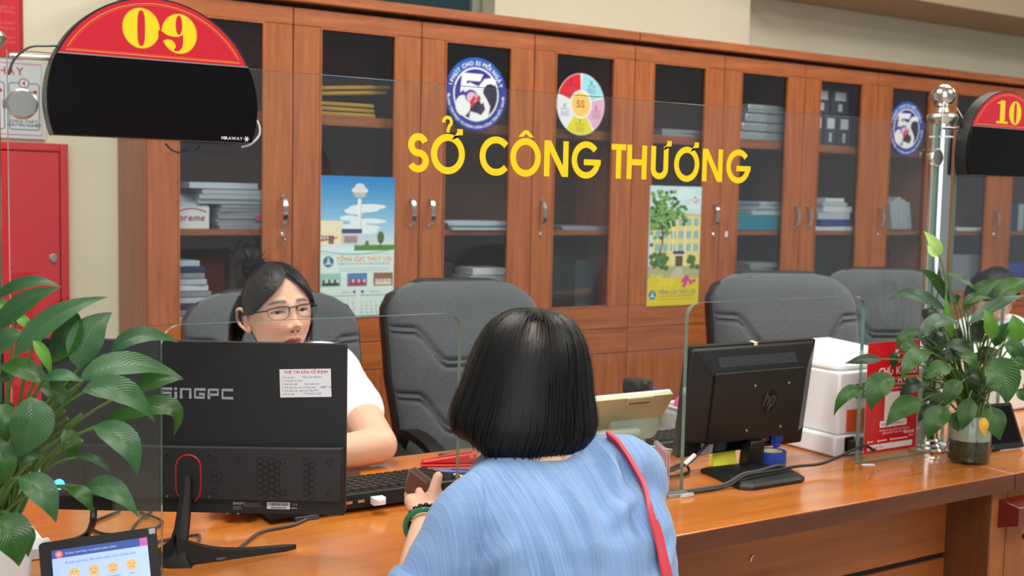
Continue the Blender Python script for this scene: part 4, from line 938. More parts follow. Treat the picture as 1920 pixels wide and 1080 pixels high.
def logo_singpc(a, x, y, h):
    t_ = h*.26; W2 = h*1.08
    def S_(x): a.stroke([(x+W2, y+h-t_/2), (x+t_/2, y+h-t_/2), (x+t_/2, y+h/2), (x+W2-t_/2, y+h/2), (x+W2-t_/2, y+t_/2), (x, y+t_/2)], t_, G_)
    S_(x); x += W2*1.16; a.rect(x, y, x+t_, y+h*.62, G_); a.rect(x, y+h*.75, x+t_, y+h, G_); x += t_*1.9
    a.stroke([(x+t_/2, y), (x+t_/2, y+h-t_/2), (x+W2-t_/2, y+h-t_/2), (x+W2-t_/2, y)], t_, G_); x += W2*1.16
    a.stroke([(x+W2, y+h-t_/2), (x+t_/2, y+h-t_/2), (x+t_/2, y+t_/2), (x+W2-t_/2, y+t_/2), (x+W2-t_/2, y+h*.45), (x+W2*.45, y+h*.45)], t_, G_); x += W2*1.16
    a.stroke([(x+t_/2, y), (x+t_/2, y+h-t_/2), (x+W2-t_/2, y+h-t_/2), (x+W2-t_/2, y+h*.42), (x+t_/2, y+h*.42)], t_, G_); x += W2*1.14
    a.stroke([(x+W2, y+h-t_/2), (x+t_/2, y+h-t_/2), (x+t_/2, y+t_/2), (x+W2, y+t_/2)], t_, G_)
logo_singpc(a, -.0525, .0455, .0175)
obj('brand_logo', a.mesh(Matrix.Translation((0, 0, .0042))), 'print', mon, sm=0)
a = Art(); a.rect(0, 0, .081, .045, (226, 226, 232), 0); a.text('THẺ TÀI SẢN CỐ ĐỊNH', .042, .038, .0062, (210, 60, 70), 1, 'c', True)
for i, (s_, hand) in enumerate((('1. Tên tài sản:', 'Máy tính để bàn'), ('2. Thông số kỹ thuật:', ''), ('3. Năm sản xuất:         Nước sản xuất:', ''), ('4. Thời gian đưa vào sử dụng, ngày     tháng     năm', '2019'), ('5. Tên người bảo quản trực tiếp, ĐVT', ''), ('6. Mã tài sản:', 'TTPVHCC 2019'))):
    y_ = .0305-.0053*i; a.text(s_, .003, y_, .0037, (70, 70, 80), 1); 
    if hand: a.text(hand, .036 if i != 3 else .066, y_, .0045, (90, 110, 190), 1, shear=.25)
lab = a.mesh(Matrix.Translation((.137, .0505, .0044)) @ Matrix.Rotation(math.radians(2), 4, 'Z'))
o = obj('asset_label', lab, 'print', mon, sm=0); o['label'] = 'white paper asset label with red heading'
a = Art(); a.text('SINGPC', .064, -.1215, .0055, (190, 190, 194), 1, 'l', True)
for i in range(3): a.rect(.064, -.125-.0022*i, .078, -.1242-.0022*i, (120, 120, 124)); a.rect(.082, -.1195-.0024*i, .108, -.1186-.0024*i, (110, 110, 114))
a.rect(.118, -.1275, .1545, -.1165, (206, 206, 210)); rr = random.Random(2); x = .121
while x < .151: wd = rr.choice((.0005, .0009, .0014)); a.rect(x, -.1225, x+wd, -.1178, (40, 40, 44), 2); x += wd+rr.choice((.0006, .001))
a.rect(.124, -.1262, .149, -.1246, (70, 70, 74), 2); a.text('C E', .159, -.1215, .005, (190, 190, 194)); a.rect(.1565, -.1262, .166, -.1252, (190, 190, 194))
obj('rating_plate', a.mesh(Matrix.Translation((0, 0, .0104))), 'print', mon, sm=0)
for x, y in ((-.0375, -.1075), (.0295, -.1075), (.028, -.0415), (-.037, -.0415)):
    obj('screw', MB().lathe([(.0018, 0), (.0018, .0008)], 10, Matrix.Translation((x, y, .0201))), 'brass_screw' if y < -.1 else 'black_gloss', mon)
obj('power_led', MB().lathe([(.0085, 0), (.0085, .001), (.006, .003), (0, .0036)], 20, Matrix.Translation((-.2075, -.0925, .0201))), 'led_blue', mon)
yb = CT-.9645
nk = MB().loft([[(x-w_/2, y, z-d), (x+w_/2, y, z-d), (x+w_/2, y, z), (x, y, z+.004), (x-w_/2, y, z)] for x, y, z, w_, d in ((-.004, -.072, .034, .013, .0125), (-.0045, -.10, .038, .0165, .014), (-.007, -.15, .052, .021, .014), (-.011, -.178, .064, .027, .016), (-.0135, -.192, .072, .042, .022), (-.014, yb+.0005, .076, .06, .03))][::-1])
obj('stand_neck', nk, 'black_matte', mon)
def leg(tip_world, wd):
    I = Ms.inverted(); tp = I @ Vector(tip_world); b0 = Vector((-.013, yb, .062)); d = (tp-b0); d.y = 0; L_ = d.length; d.normalize(); s_ = Vector((-d.z, 0, d.x))
    rings = []
    for k in flush(0, 1, 10):
        c = b0+d*L_*k; hgt = .007+.034*(1-k)**4+.007*(1-k); ww = wd*(1-.35*k)*(math.sqrt(max(.05, 1-max(0, (k-.92)/.08)**2)))
        rings.append([tuple(c-s_*ww+Vector((0, .0006, 0))), tuple(c+s_*ww+Vector((0, .0006, 0))), tuple(c+s_*ww*.8+Vector((0, hgt, 0))), tuple(c-s_*ww*.8+Vector((0, hgt, 0)))])
    return MB().loft(rings)
obj('stand_leg', leg((.690, 1.724, CT), .013), 'black_matte', mon); obj('stand_leg', leg((.395, 1.795, CT), .011), 'black_matte', mon)

# ================================================================== square office monitor seen from the back
Mh = frameM((1.7675, 1.806, .9135), (1, -.015, 0), (0, -.13, 1))
hp = thing('office_monitor', 'black flat monitor seen from behind, round logo, on a plate stand in the cut-out', 'monitor', M=Mh)
hw, hh = .1835, .1215
obj('front_frame', MB().prism(rrect(-hw, -hh, hw, hh, .004), -.018, -.003), 'black_plastic', hp, bevel=.003)
obj('screen_panel', MB().box((-hw+.016, -hh+.018, -.0195), (hw-.016, hh-.016, -.0181)), 'black_gloss', hp, sm=0)
fr = lambda k, z, b_=None: [(x, y, z) for x, y in rrect(-hw+.004+k*1.0, -hh+.002 if b_ is None else b_, hw-.004-k*.8, hh-.004-k*1.15, .006+.006*(k > .01), 4)]
bc = obj('back_cover', MB().loft([fr(0, -.0029), fr(0.004, .002), fr(.0042, .0021, -.0865), fr(.045, .022, -.0875), fr(.049, .024, -.088)]), 'black_plastic', hp, sm=30)
sl = MB()
for i in range(44):
    x = -.108+.0051*i
    sl.add([(x, .078, .0172), (x+.0026, .078, .0172), (x+.0026-.003, .098, .0087), (x-.003, .098, .0087), (x, .078, .0152), (x+.0026, .078, .0152), (x+.0026-.003, .098, .0067), (x-.003, .098, .0067)], [(0, 1, 2, 3), (4, 7, 6, 5), (0, 4, 5, 1), (2, 6, 7, 3), (1, 5, 6, 2), (0, 3, 7, 4)])
obj('vent_slots', sl, 'vent_grey', bc, sm=0)['kind'] = 'stuff'
obj('centre_panel', MB().prism(rrect(-.131, -.086, .134, .068, .008), .0241, .030), 'black_plastic', hp, bevel=.0025)
a = Art(); a.ell(0, 0, .0235, .0265, (3, 3, 4), 0, 40)
hpC = (60, 61, 64)
def it(p): return (p[0]+p[1]*.28, p[1])
a.stroke([it((-.0135, -.012)), it((-.0135, .0245))], .0042, hpC, 1); a.stroke([it(p) for p in ((-.0135, .006), (-.007, .0105), (-.002, .0085), (-.002, -.012))], .0042, hpC, 1)
a.stroke([it((.0055, -.0245)), it((.0055, .0105))], .0042, hpC, 1); a.stroke([it(p) for p in ((.0055, .0095), (.0125, .0095), (.0155, .006), (.0155, -.008), (.0125, -.0115), (.0055, -.0115))], .0042, hpC, 1)
obj('round_logo', a.mesh(Matrix.Translation((.032, -.002, .0302))), 'print', hp, sm=0)
for x, y in ((-.016, .036), (.084, .036), (-.024, -.064), (.076, -.064)):
    obj('screw', MB().lathe([(.0032, 0), (.0032, .0012), (.002, .0016)], 12, Matrix.Translation((x, y, .0301))), 'steel_brushed', hp)
obj('port_recess', MB().box((-.135, -hh+.006, -.0028), (.135, -.0885, .004)), 'black_gloss', hp, sm=0)
a = Art(); a.rect(-.124, -.117, -.09, -.089, (196, 196, 198), 0); a.rect(-.086, -.116, -.05, -.09, (40, 40, 42), 0)
for i in range(6): a.rect(-.121, -.094-.0038*i, -.1, -.093-.0038*i, (110, 110, 112), 1); a.rect(-.083, -.094-.0038*i, -.055, -.093-.0038*i, (120, 120, 122), 1)
for i in range(12): a.rect(.02+.012*(i % 6), -.1+.01*(i//6)-.004, .027+.012*(i % 6), -.095+.01*(i//6)-.004, (150, 150, 152) if i % 2 else (90, 90, 92), 0)
obj('rating_label', a.mesh(Matrix.Translation((0, 0, .0042))), 'print', hp, sm=0)['kind'] = 'stuff'
vg = obj('video_plug', MB().box((.083, -.108, .0045), (.108, -.088, .014)).box((.086, -.122, .006), (.105, -.108, .012)).box((.092, -.130, .0065), (.099, -.122, .0115)), 'connector_blue', hp, bevel=.002)
vg['label'] = 'blue video cable plug'
obj('plug_screw', MB().lathe([(.003, 0), (.003, .022)], 10, Matrix.Translation((.08, -.114, .009)) @ Matrix.Rotation(-PI/2, 4, 'X')), 'connector_blue', vg)
obj('tape_piece', MB().box((-.004, hh+.0004, -.017), (.006, hh+.0012, .0)).box((-.004, hh-.010, -.0022), (.006, hh+.0012, -.0014)), 'cream_note', hp, sm=0)
obj('stand_neck', MB().loft([[(x0, y, z0), (x1, y, z0), (x1, y, z1), (x0, y, z1)] for x0, x1, y, z0, z1 in ((-.018, .024, -.149, .012, .044), (-.018, .024, -.10, .012, .044), (-.016, .022, -.0875, .0305, .043))]), 'black_plastic', hp, bevel=.003)
I = Mh.inverted()
bp_ = [(1.640, 1.812), (1.608, 1.66), (1.628, 1.642), (1.765, 1.642), (1.788, 1.655), (1.812, 1.715), (1.775, 1.800)]
pb_ = MB(); cx_ = sum(p[0] for p in bp_)/7; cy_ = sum(p[1] for p in bp_)/7
r0 = [(p[0], p[1], CT+.0006) for p in bp_]; r1 = [(p[0], p[1], CT+.007) for p in bp_]; r2 = [(cx_+(p[0]-cx_)*.9, cy_+(p[1]-cy_)*.9, CT+.0125) for p in bp_]; r3 = [(cx_+(p[0]-cx_)*.3, cy_+(p[1]-cy_)*.3, CT+.0155) for p in bp_]
pb_.loft([r[::-1] for r in (r0, r1, r2, r3)])
obj('base_plate', pb_, 'black_plastic', hp, world=True, sm=25)

# ================================================================== keyboard with hub
t = thing('computer_keyboard', 'thick black keyboard with USB sockets along its rear edge, under the large monitor', 'keyboard', (.70, 1.868, CT))
kb = MB().add([(0, 0, .008), (.40, 0, .008), (.40, .185, .002), (0, .185, .002), (0, .004, .036), (.40, .004, .036), (.40, .185, .016), (0, .185, .016)], [(0, 3, 2, 1), (4, 5, 6, 7), (0, 1, 5, 4), (1, 2, 6, 5), (2, 3, 7, 6), (3, 0, 4, 7)])
kbb = obj('case', kb, 'black_plastic', t, bevel=.003)
keyme = None
for r in range(6):
    for c in range(20):
        wk = .0165
        x = .010+c*.0193; y = .018+r*.0265
        z = .0335-(y/.185)*.0195
        if keyme is None:
            o = obj('key', MB().add([(0, 0, 0), (wk, 0, 0), (wk, .021, 0), (0, .021, 0), (.0022, .002, .0075), (wk-.0022, .002, .0075), (wk-.0022, .017, .007), (.0022, .017, .007)], [(4, 5, 6, 7), (0, 1, 5, 4), (1, 2, 6, 5), (2, 3, 7, 6), (3, 0, 4, 7)]), 'black_plastic', t, sm=0); keyme = o
        else:
            o = keyme.copy(); COL.objects.link(o); o.parent = t
        o.location = (x, y, z+.001); o.rotation_euler = (math.atan2(-.02, .181), 0, 0)
for x in (.142, .166, .192): obj('usb_socket', MB().box((x, -.0012, .0185), (x+.013, .0015, .0235)), 'steel_brushed', t, sm=0)
for x in (.045, .32): obj('tilt_foot', MB().box((x, -.004, .0), (x+.045, .012, .0085)), 'device_grey', t, bevel=.001)
tag(obj('usb_dongle', MB().loft([[(.888-.7+.7+x, y, CT+z) for x, y, z in rr_] for rr_ in (((0, 1.861, .019), (.018, 1.861, .019), (.018, 1.861, .028), (0, 1.861, .028)), ((-.003, 1.855, .017), (.021, 1.855, .017), (.021, 1.855, .031), (-.003, 1.855, .031)), ((-.003, 1.84, .017), (.021, 1.84, .017), (.021, 1.84, .031), (-.003, 1.84, .031)), ((.003, 1.83, .02), (.015, 1.83, .02), (.015, 1.83, .029), (.003, 1.83, .029)))]), 'white_plastic', bevel=.001), 'small white USB dongle plugged into the black keyboard edge', 'dongle')

# ================================================================== printer
t = thing('laser_printer', 'white laser printer with its back to the glass, behind the red leaflet', 'printer', (2.018, 1.775, CT))
obj('base_skirt', MB().frustum((-.012, -.004, .001), (.36, .40, .05), 0), 'white_shell', t, bevel=.006)
obj('body', MB().box((0, 0, .0505), (.35, .39, .196)), 'white_shell', t, bevel=.006)
lid = [[(x, y, .1965+z) for x, y in rrect(.004-k, .01-k, .346+k, .385+k, .03, 5)] for k, z in ((0, 0), (.004, .005), (.003, .011), (-.03, .018), (-.07, .020))]
lo = obj('top_cover', MB().loft(lid), 'white_shell', t, sm=30)
obj('output_tray', MB().add([(.09, .10, .2185), (.29, .10, .2185), (.29, .30, .228), (.09, .30, .228), (.09, .10, .2168), (.29, .10, .2168), (.29, .30, .2168), (.09, .30, .2168)], [(0, 1, 2, 3), (4, 7, 6, 5), (0, 4, 5, 1), (1, 5, 6, 2), (2, 6, 7, 3), (3, 7, 4, 0)]), 'white_plastic', lo, sm=0)
sv = MB()
for i in range(12): sv.box((-.0012, .17, .118+i*.006), (.0, .235, .1205+i*.006))
obj('side_vents', sv, 'grey_plastic', t, sm=0)
rv = MB()
for i in range(6): rv.box((.055, -.0012, .132+i*.006), (.12, 0, .1355+i*.006))
obj('rear_vents', rv, 'device_grey', t, sm=0)
obj('duplex_door', MB().box((.026, -.004, .055), (.15, -.0005, .108)), 'orange_plastic', t, bevel=.002)
obj('power_socket', MB().box((.02, -.0065, .012), (.05, -.0045, .045)), 'black_plastic', t, sm=0)
pl = obj('power_plug', MB().box((.024, -.03, .016), (.046, -.0068, .04)).box((.03, -.045, .022), (.041, -.03, .034)), 'black_rubber', t, bevel=.003)
obj('network_socket', MB().box((.056, -.0065, .008), (.085, -.0045, .04)), 'device_grey', t, sm=0)

# ================================================================== red leaflet on the glass
a = Art(); R_ = (206, 26, 36); W_ = (238, 234, 234)
pw, ph = .177, .251
a.rect(0, 0, pw, ph, R_, 0); a.rect(.092, .216, .106, .232, W_, 1); a.stroke([(.094, .23), (.099, .222), (.104, .23)], .0016, R_, 2); a.text('mysign', .099, .2045, .010, W_, 1, 'c', True)
a.text('CHỮ KÝ SỐ', .105, .176, .0235, W_, 1, 'c', True); a.text('TỪ XA MYSIGN', .105, .153, .0215, W_, 1, 'c', True); a.text('Ký mọi lúc, mọi nơi, trên mọi thiết bị', .105, .142, .0072, W_, 1, 'c')
a.rect(.064, .072, .128, .136, W_, 1); a.poly(rrect(.05, .056, .142, .071, .003, 3), W_, 2); a.text('QUÉT MÃ ĐỂ ĐĂNG KÝ', .096, .0605, .0072, (170, 30, 60), 3, 'c', True)
a.text('Hotline tư vấn và hỗ trợ khách hàng', .102, .047, .0068, W_, 1, 'c'); a.text('miễn phí 24/7 trên toàn quốc', .102, .0405, .0068, W_, 1, 'c')
a.text('viettel', .170, .036, .0125, W_, 1, 'r', True); a.text('Digital', .170, .0285, .0068, W_, 1, 'r')
for x in (.012, .046, .088): a.rect(x, .0235, x+.005, .0285, W_, 1); a.rect(x+.007, .025, x+(.018 if x < .04 else .03 if x < .08 else .06), .0275, W_, 1)
a.poly(rrect(.012, .006, pw-.012, .019, .002, 3), W_, 1); a.text('Điểm giao dịch:', .018, .0095, .0075, (110, 90, 90), 2)
o = sheet('red_leaflet', a, pw, ph, .0008, frameM((2.0245, GY-.002, .780), (1, 0, 0), (.001, 0, 1)), 'print_gloss', (230, 220, 220)); tag(o, 'red advertising leaflet taped to the glass left of the right post', 'leaflet')

# ================================================================== small things on the counter
def cable(name, pts, r, m, label, n=7): 
    return tag(obj(name, MB().tube(spline(pts, n), r, 7), m), label, 'cable')
def z_(px, py, z=CT): p = pZ(px, py, z); return (p.x, p.y, p.z)
# tilted payment tablet turned to the clerks
t = thing('customer_tablet', 'beige tablet on a pale stand, seen from behind beside the bob haircut', 'tablet', M=frameM((1.545, 1.984, .866), (1, 0, 0), (0, -.065, .092)))
obj('back_cover', MB().prism(rrect(-.13, -.056, .13, .056, .008), 0, .010), 'beige_plastic', t, bevel=.003)
obj('rim', MB().prism(rrect(-.13, -.056, .13, .056, .008), -.006, -.0002), 'white_plastic', t, bevel=.001)
obj('top_handle', MB().box((-.005, .038, .0102), (.068, .058, .0145)), 'beige_plastic', t, bevel=.002); obj('handle_slot', MB().box((.002, .041, .0147), (.061, .044, .0152)), 'soil', t, sm=0)
for x in (-.115, .112): obj('screw', MB().lathe([(.003, 0), (.003, .001)], 10, Matrix.Translation((x, -.044, .0101))), 'device_grey', t)
obj('stand_hinge', MB().lathe([(.0, -.09), (.014, -.088), (.016, -.08), (.016, .03), (.012, .036), (0, .037)], 18, Matrix.Translation((1.545, 1.955, .823)) @ Matrix.Rotation(PI/2, 4, 'Y')), 'sage_plastic', t, world=True)
obj('stand_body', MB().prism(rrect(1.53, .80, 1.665, .868, .026, 6), -2.03, -1.985, Matrix(((1, 0, 0, 0), (0, 0, -1, 0), (0, 1, 0, 0), (0, 0, 0, 1)))), 'sage_plastic', t, world=True, bevel=.006)
obj('stand_foot', MB().box((1.50, 1.94, CT+.001), (1.64, 2.05, CT+.012)).box((1.52, 1.985, CT+.012), (1.63, 2.025, .80)), 'sage_plastic', t, world=True, bevel=.004)
obj('stand_gasket', MB().prism(rrect(1.535, .798, 1.6725, .872, .028, 6), -2.04, -2.0305, Matrix(((1, 0, 0, 0), (0, 0, -1, 0), (0, 1, 0, 0), (0, 0, 0, 1)))), 'black_rubber', t, world=True)
# jar, basket
t = thing('lidded_jar', 'squat jar with a shiny black lid at the back edge of the counter', 'jar', (1.742, 2.16, CT))
obj('glass_body', MB().lathe([(.028, .0008), (.032, .006), (.032, .098), (.028, .108)], 24), 'jar_water', t); obj('lid', MB().lathe([(.0345, .1085), (.0365, .113), (.0365, .135), (.033, .142), (.02, .1445), (0, .1445)], 28), 'foil_black', t)
t = thing('desk_basket', 'white slotted plastic basket of pink stationery behind the square monitor', 'basket', (1.875, 2.13, CT))
bk_ = MB(); 
for x0, y0, x1, y1 in ((-.06, -.04, .06, -.037), (-.06, .037, .06, .04), (-.06, -.037, -.057, .037), (.057, -.037, .06, .037)): bk_.box((x0, y0, .001), (x1, y1, .075))
bk_.box((-.06, -.04, .0005), (.06, .04, .004)); obj('basket_body', bk_, 'white_plastic', t, sm=0); obj('rim', MB().tube([(-.062, -.042, .076), (.062, -.042, .076), (.062, .042, .076), (-.062, .042, .076), (-.062, -.042, .076)], .003, 6), 'white_plastic', t)
sb = MB()
for i in range(9):
    for j in range(4): sb.box((-.05+.0115*i, -.0406, .012+.015*j), (-.045+.0115*i, -.0401, .022+.015*j)); 
    sb.box((-.0606, -.03+.007*i, .02), (-.0601, -.027+.007*i, .06))
obj('basket_slots', sb, 'grey_plastic', t, sm=0)['kind'] = 'stuff'
tag(obj('pink_pouch', MB().ball((1.862, 2.132, CT+.062), (.024, .022, .038), 14, 9), 'pink_card'), 'pink pouch sticking out of the white basket', 'pouch')
t = thing('glue_bottle', 'small white bottle with a blue cap beside the white basket', 'bottle', (1.80, 2.17, CT)); obj('bottle_body', MB().lathe([(.013, .0005), (.014, .004), (.014, .075), (.008, .085), (.008, .09)], 16), 'white_plastic', t); obj('cap', MB().lathe([(.0115, .0905), (.0115, .112), (.009, .116), (0, .116)], 16), 'navy_cap', t)
# behind the square monitor
tp = thing('tape_roll', 'roll of wide blue tape behind the square monitor', 'tape', (1.835, 1.80, CT)); obj('tape_band', MB().lathe([(.0335, .001), (.0335, .0295), (.025, .0295), (.025, .001), (.0335, .001)], 32), 'tape_blue', tp); obj('core', MB().lathe([(.0248, .001), (.0248, .029), (.022, .029), (.022, .001), (.0248, .001)], 32), 'cream_note', tp)
t = thing('note_pad', 'yellow sticky note pad standing behind the square monitor stand', 'notepad', (1.724, 1.832, CT), math.radians(-12)); obj('pad', MB().add([(-.03, -.008, .001), (.03, -.008, .001), (.03, .012, .001), (-.03, .012, .001), (-.026, .004, .04), (.03, .004, .04), (.03, .012, .04), (-.026, .012, .04)], [(0, 3, 2, 1), (4, 5, 6, 7), (0, 1, 5, 4), (1, 2, 6, 5), (2, 3, 7, 6), (3, 0, 4, 7)]), 'yellow_note', t, sm=0)
# stapler, pens, notes
t = thing('red_stapler', 'red desk stapler on the counter beside the wallet', 'stapler', (1.165, 2.062, CT+.0128), math.radians(-24))
obj('base', MB().box((-.06, -.014, 0), (.06, .014, .006)), 'red_plastic', t, bevel=.002); obj('arm', MB().add([(-.06, -.011, .0065), (.06, -.011, .0075), (.06, .011, .0075), (-.06, .011, .0065), (-.055, -.010, .013), (.055, -.010, .030), (.055, .010, .030), (-.055, .010, .013)], [(0, 3, 2, 1), (4, 5, 6, 7), (0, 1, 5, 4), (1, 2, 6, 5), (2, 3, 7, 6), (3, 0, 4, 7)]), 'red_plastic', t, bevel=.003); obj('staple_rail', MB().box((-.02, -.004, .0245), (.05, .004, .0295), Matrix.Rotation(math.radians(-8), 4, 'Y')), 'chrome', t, sm=0); obj('hinge_pin', MB().lathe([(.0045, -.013), (.0045, .013)], 12, Matrix.Translation((.045, 0, .022)) @ Matrix.Rotation(PI/2, 4, 'X')), 'chrome', t)
for i, (dx, rz) in enumerate(((0, -34), (.012, -29))):
    t = thing('blue_pen', ('upper','lower')[i]+' of two blue pens lying under the red stapler', 'pen', (1.142+dx, 2.052-.018*i, CT+.0062), math.radians(rz), 'blue pens under the stapler')
    obj('barrel', MB().lathe([(.001, -.07), (.0045, -.058), (.0045, .05), (.0035, .07)], 12, Matrix.Rotation(PI/2, 4, 'Y')), 'pen_blue', t); obj('clip', MB().box((.02, -.002, .0042), (.068, .002, .006)), 'pen_blue', t, sm=0); 
t = thing('clear_pen', 'clear pen with a blue top standing upright near the stapler', 'pen', M=Matrix.Translation((1.229, 2.072, CT+.001)) @ Matrix.Rotation(math.radians(9), 4, 'Y'))
obj('barrel', MB().lathe([(.002, 0.0), (.006, .012), (.006, .062), (.0055, .0635)], 14), 'pen_clear', t); obj('cap', MB().lathe([(.0065, .064), (.0065, .086), (.004, .088), (0, .088)], 14), 'pen_blue', t); obj('clip', MB().box((-.0085, -.0015, .03), (-.0067, .0015, .084)), 'chrome', t, sm=0)
tag(obj('sticky_note', MB().box((-.025, -.025, 0), (.025, .025, .004), Matrix.Translation((1.142, 1.995, CT+.001)) @ Matrix.Rotation(.3, 4, 'Z')), 'cream_note', sm=0), 'pale yellow sticky note block beside the hand with the wallet', 'notepad')
t = thing('mobile_phone', 'flat phone lying on the counter just right of the large monitor', 'phone', (.93, 2.078, CT+.001), math.radians(-33)); obj('phone_body', MB().prism(rrect(-.032, -.055, .032, .055, .008), 0, .011), 'steel_brushed', t, bevel=.002); obj('phone_screen', MB().prism(rrect(-.029, -.052, .029, .052, .006), .0112, .0118), 'wallet_edge', t, sm=0)
# pink card in an acrylic stand, acrylic glass foot, scrap
t = thing('card_holder', 'pink card in a clear acrylic stand beside the blue shirt shoulder', 'card', (1.483, 1.755, CT), math.radians(64)); obj('card', MB().box((-.05, -.001, .004), (.05, .001, .078)), 'pink_card', t, sm=0); obj('acrylic_sleeve', MB().box((-.053, -.0035, .001), (.053, -.0015, .084)).box((-.053, .0015, .001), (.053, .0035, .084)), 'clear_acrylic', t, sm=0); a = Art(); a.ring(-.02, .04, .018, .018, .003, (240, 190, 220)); a.rect(-.045, .062, .04, .066, (240, 200, 226)); obj('card_print', a.mesh(frameM((0, -.0012, 0), (1, 0, 0), (0, 0, 1))), 'print', t, sm=0)
t = thing('glass_foot', 'small clear plastic foot at the corner of the middle glass', 'foot', (1.46, 1.69, CT)); obj('foot_block', MB().box((-.02, -.012, .0008), (.035, .012, .006)), 'clear_acrylic', t, bevel=.001); obj('foot_tube', MB().lathe([(.004, 0), (.004, .03)], 10, Matrix.Translation((.0, -.024, .005)) @ Matrix.Rotation(PI/2, 4, 'Y')), 'clear_acrylic', t)
M = Matrix.Translation(z_(1628, 872, CT+.0006)); tag(obj('paper_scrap', MB().box((-.014, -.006, 0), (.014, .006, .0012), M @ Matrix.Rotation(-.5, 4, 'Z')), 'white_paper', sm=0), 'tiny white paper scrap on the counter below the red leaflet', 'scrap')
tag(obj('tape_shred', MB().tube(spline([pY(1408, 1053, 1.5985), pY(1409, 1046, 1.597), pY(1413, 1042, 1.5985)], 4), .0015, 5), 'white_paper'), 'tiny white shred stuck to the counter front', 'scrap')
# cables
cable('power_cable', [(1.66, 1.80, CT+.075), (1.635, 1.805, CT+.05), (1.60, 1.80, CT+.03), (1.565, 1.795, CT+.022), (1.52, 1.80, CT+.012), (1.47, 1.80, CT+.005), (1.40, 1.79, CT+.004)], .0034, 'cable_black', 'black power cable with a grey sleeve leaving the square monitor to the left')
tag(obj('cable_sleeve', MB().tube([(1.615, 1.8045, CT+.041), (1.582, 1.7985, CT+.025)], .0052, 10), 'cable_white'), 'light grey sleeve around the power cable of the square monitor', 'cable sleeve')
cable('video_cable', [(1.862, 1.803, CT+.024), (1.855, 1.79, CT+.012), (1.83, 1.755, CT+.006), (1.80, 1.735, CT+.014), (1.76, 1.715, CT+.0205), (1.70, 1.70, CT+.0205), (1.65, 1.695, CT+.02), (1.60, 1.693, CT+.006), (1.53, 1.692, CT+.004), (1.44, 1.70, CT+.004)], .0034, 'cable_grey', 'grey video cable running from the blue plug over the monitor base')
cable('printer_cable', [(2.06, 1.702, CT+.028), (2.045, 1.696, CT+.03), (2.01, 1.69, CT+.045), (1.96, 1.69, CT+.035), (1.88, 1.69, CT+.019), (1.80, 1.69, CT+.021), (1.72, 1.68, CT+.0225), (1.64, 1.678, CT+.022), (1.59, 1.677, CT+.006), (1.50, 1.68, CT+.0042), (1.42, 1.69, CT+.004)], .0032, 'cable_black', 'black cable rising from the monitor base to the back of the white printer')
cable('loose_cable', [(1.56, 1.83, CT+.004), (1.60, 1.86, CT+.004), (1.625, 1.85, CT+.012), (1.61, 1.815, CT+.004), (1.56, 1.80, CT+.004), (1.50, 1.82, CT+.0035)], .003, 'cable_black', 'looped black cable on the counter left of the square monitor')
cable('white_cable', [(1.56, 1.965, .80), (1.60, 1.93, .797), (1.66, 1.90, .785), (1.72, 1.89, .775), (1.78, 1.9, CT+.003)], .002, 'cable_white', 'thin white cable from the beige tablet stand to the square monitor')
tag(obj('mini_keyboard', MB().box((1.66, 2.0, CT+.001), (1.90, 2.10, CT+.022)), 'black_plastic', bevel=.004), 'black keyboard lying behind the square monitor', 'keyboard')
kk = bpy.data.objects['mini_keyboard']
for r in range(4):
    for c in range(11):
        o = keyme.copy(); COL.objects.link(o); o.parent = kk; o.location = (1.668+.0205*c, 2.006+.0225*r, CT+.0215); o.rotation_euler = (0, 0, 0)
cable('power_lead', [tuple(pD(176, 955, 1.80)), tuple(pD(174, 978, 1.79)), z_(165, 1000, CT+.012), z_(145, 1012, CT+.006), z_(120, 1018, CT+.006), z_(80, 1032, CT+.006)], .0055, 'cable_black', 'thick black power lead under the left of the large monitor')
cable('usb_cable', [z_(588, 956, CT+.012), z_(575, 972, CT+.004), z_(545, 985, CT+.0035), z_(490, 997, CT+.0035), z_(455, 1022, CT+.0035), z_(425, 1045, CT+.0035), z_(395, 1046, CT+.0035), z_(372, 1025, CT+.0035), z_(374, 1005, CT+.0035), z_(365, 1003, CT+.0035), z_(330, 1008, CT+.0035), z_(285, 1018, CT+.0035)], .0026, 'cable_grey', 'dark cable curling from the keyboard around the monitor stand')
cable('network_cable', [z_(225, 958, CT+.003), z_(200, 968, CT+.003), z_(178, 978, CT+.003), z_(172, 990, CT+.0035), z_(195, 1001, CT+.0035), z_(240, 1000, CT+.0035), z_(290, 990, CT+.0035), z_(304, 978, CT+.0035), z_(285, 968, CT+.006), z_(262, 960, CT+.003)], .0024, 'cable_black', 'thin black cable loop on the counter below the large monitor')
cable('network_cable', [z_(285, 958, CT+.003), z_(268, 970, CT+.0068), z_(255, 982, CT+.003), z_(245, 998, CT+.003)], .0024, 'cable_black', 'short black cable end crossing the loop above the small tablet')
tag(obj('folded_carton', MB().box((.285, 1.86, CT+.001), (.345, 1.915, CT+.018)).box((.288, 1.93, CT+.001), (.338, 1.98, CT+.014)), 'white_paper', sm=0, bevel=.001), 'white folded carton lying behind the plant pot at the left', 'carton')

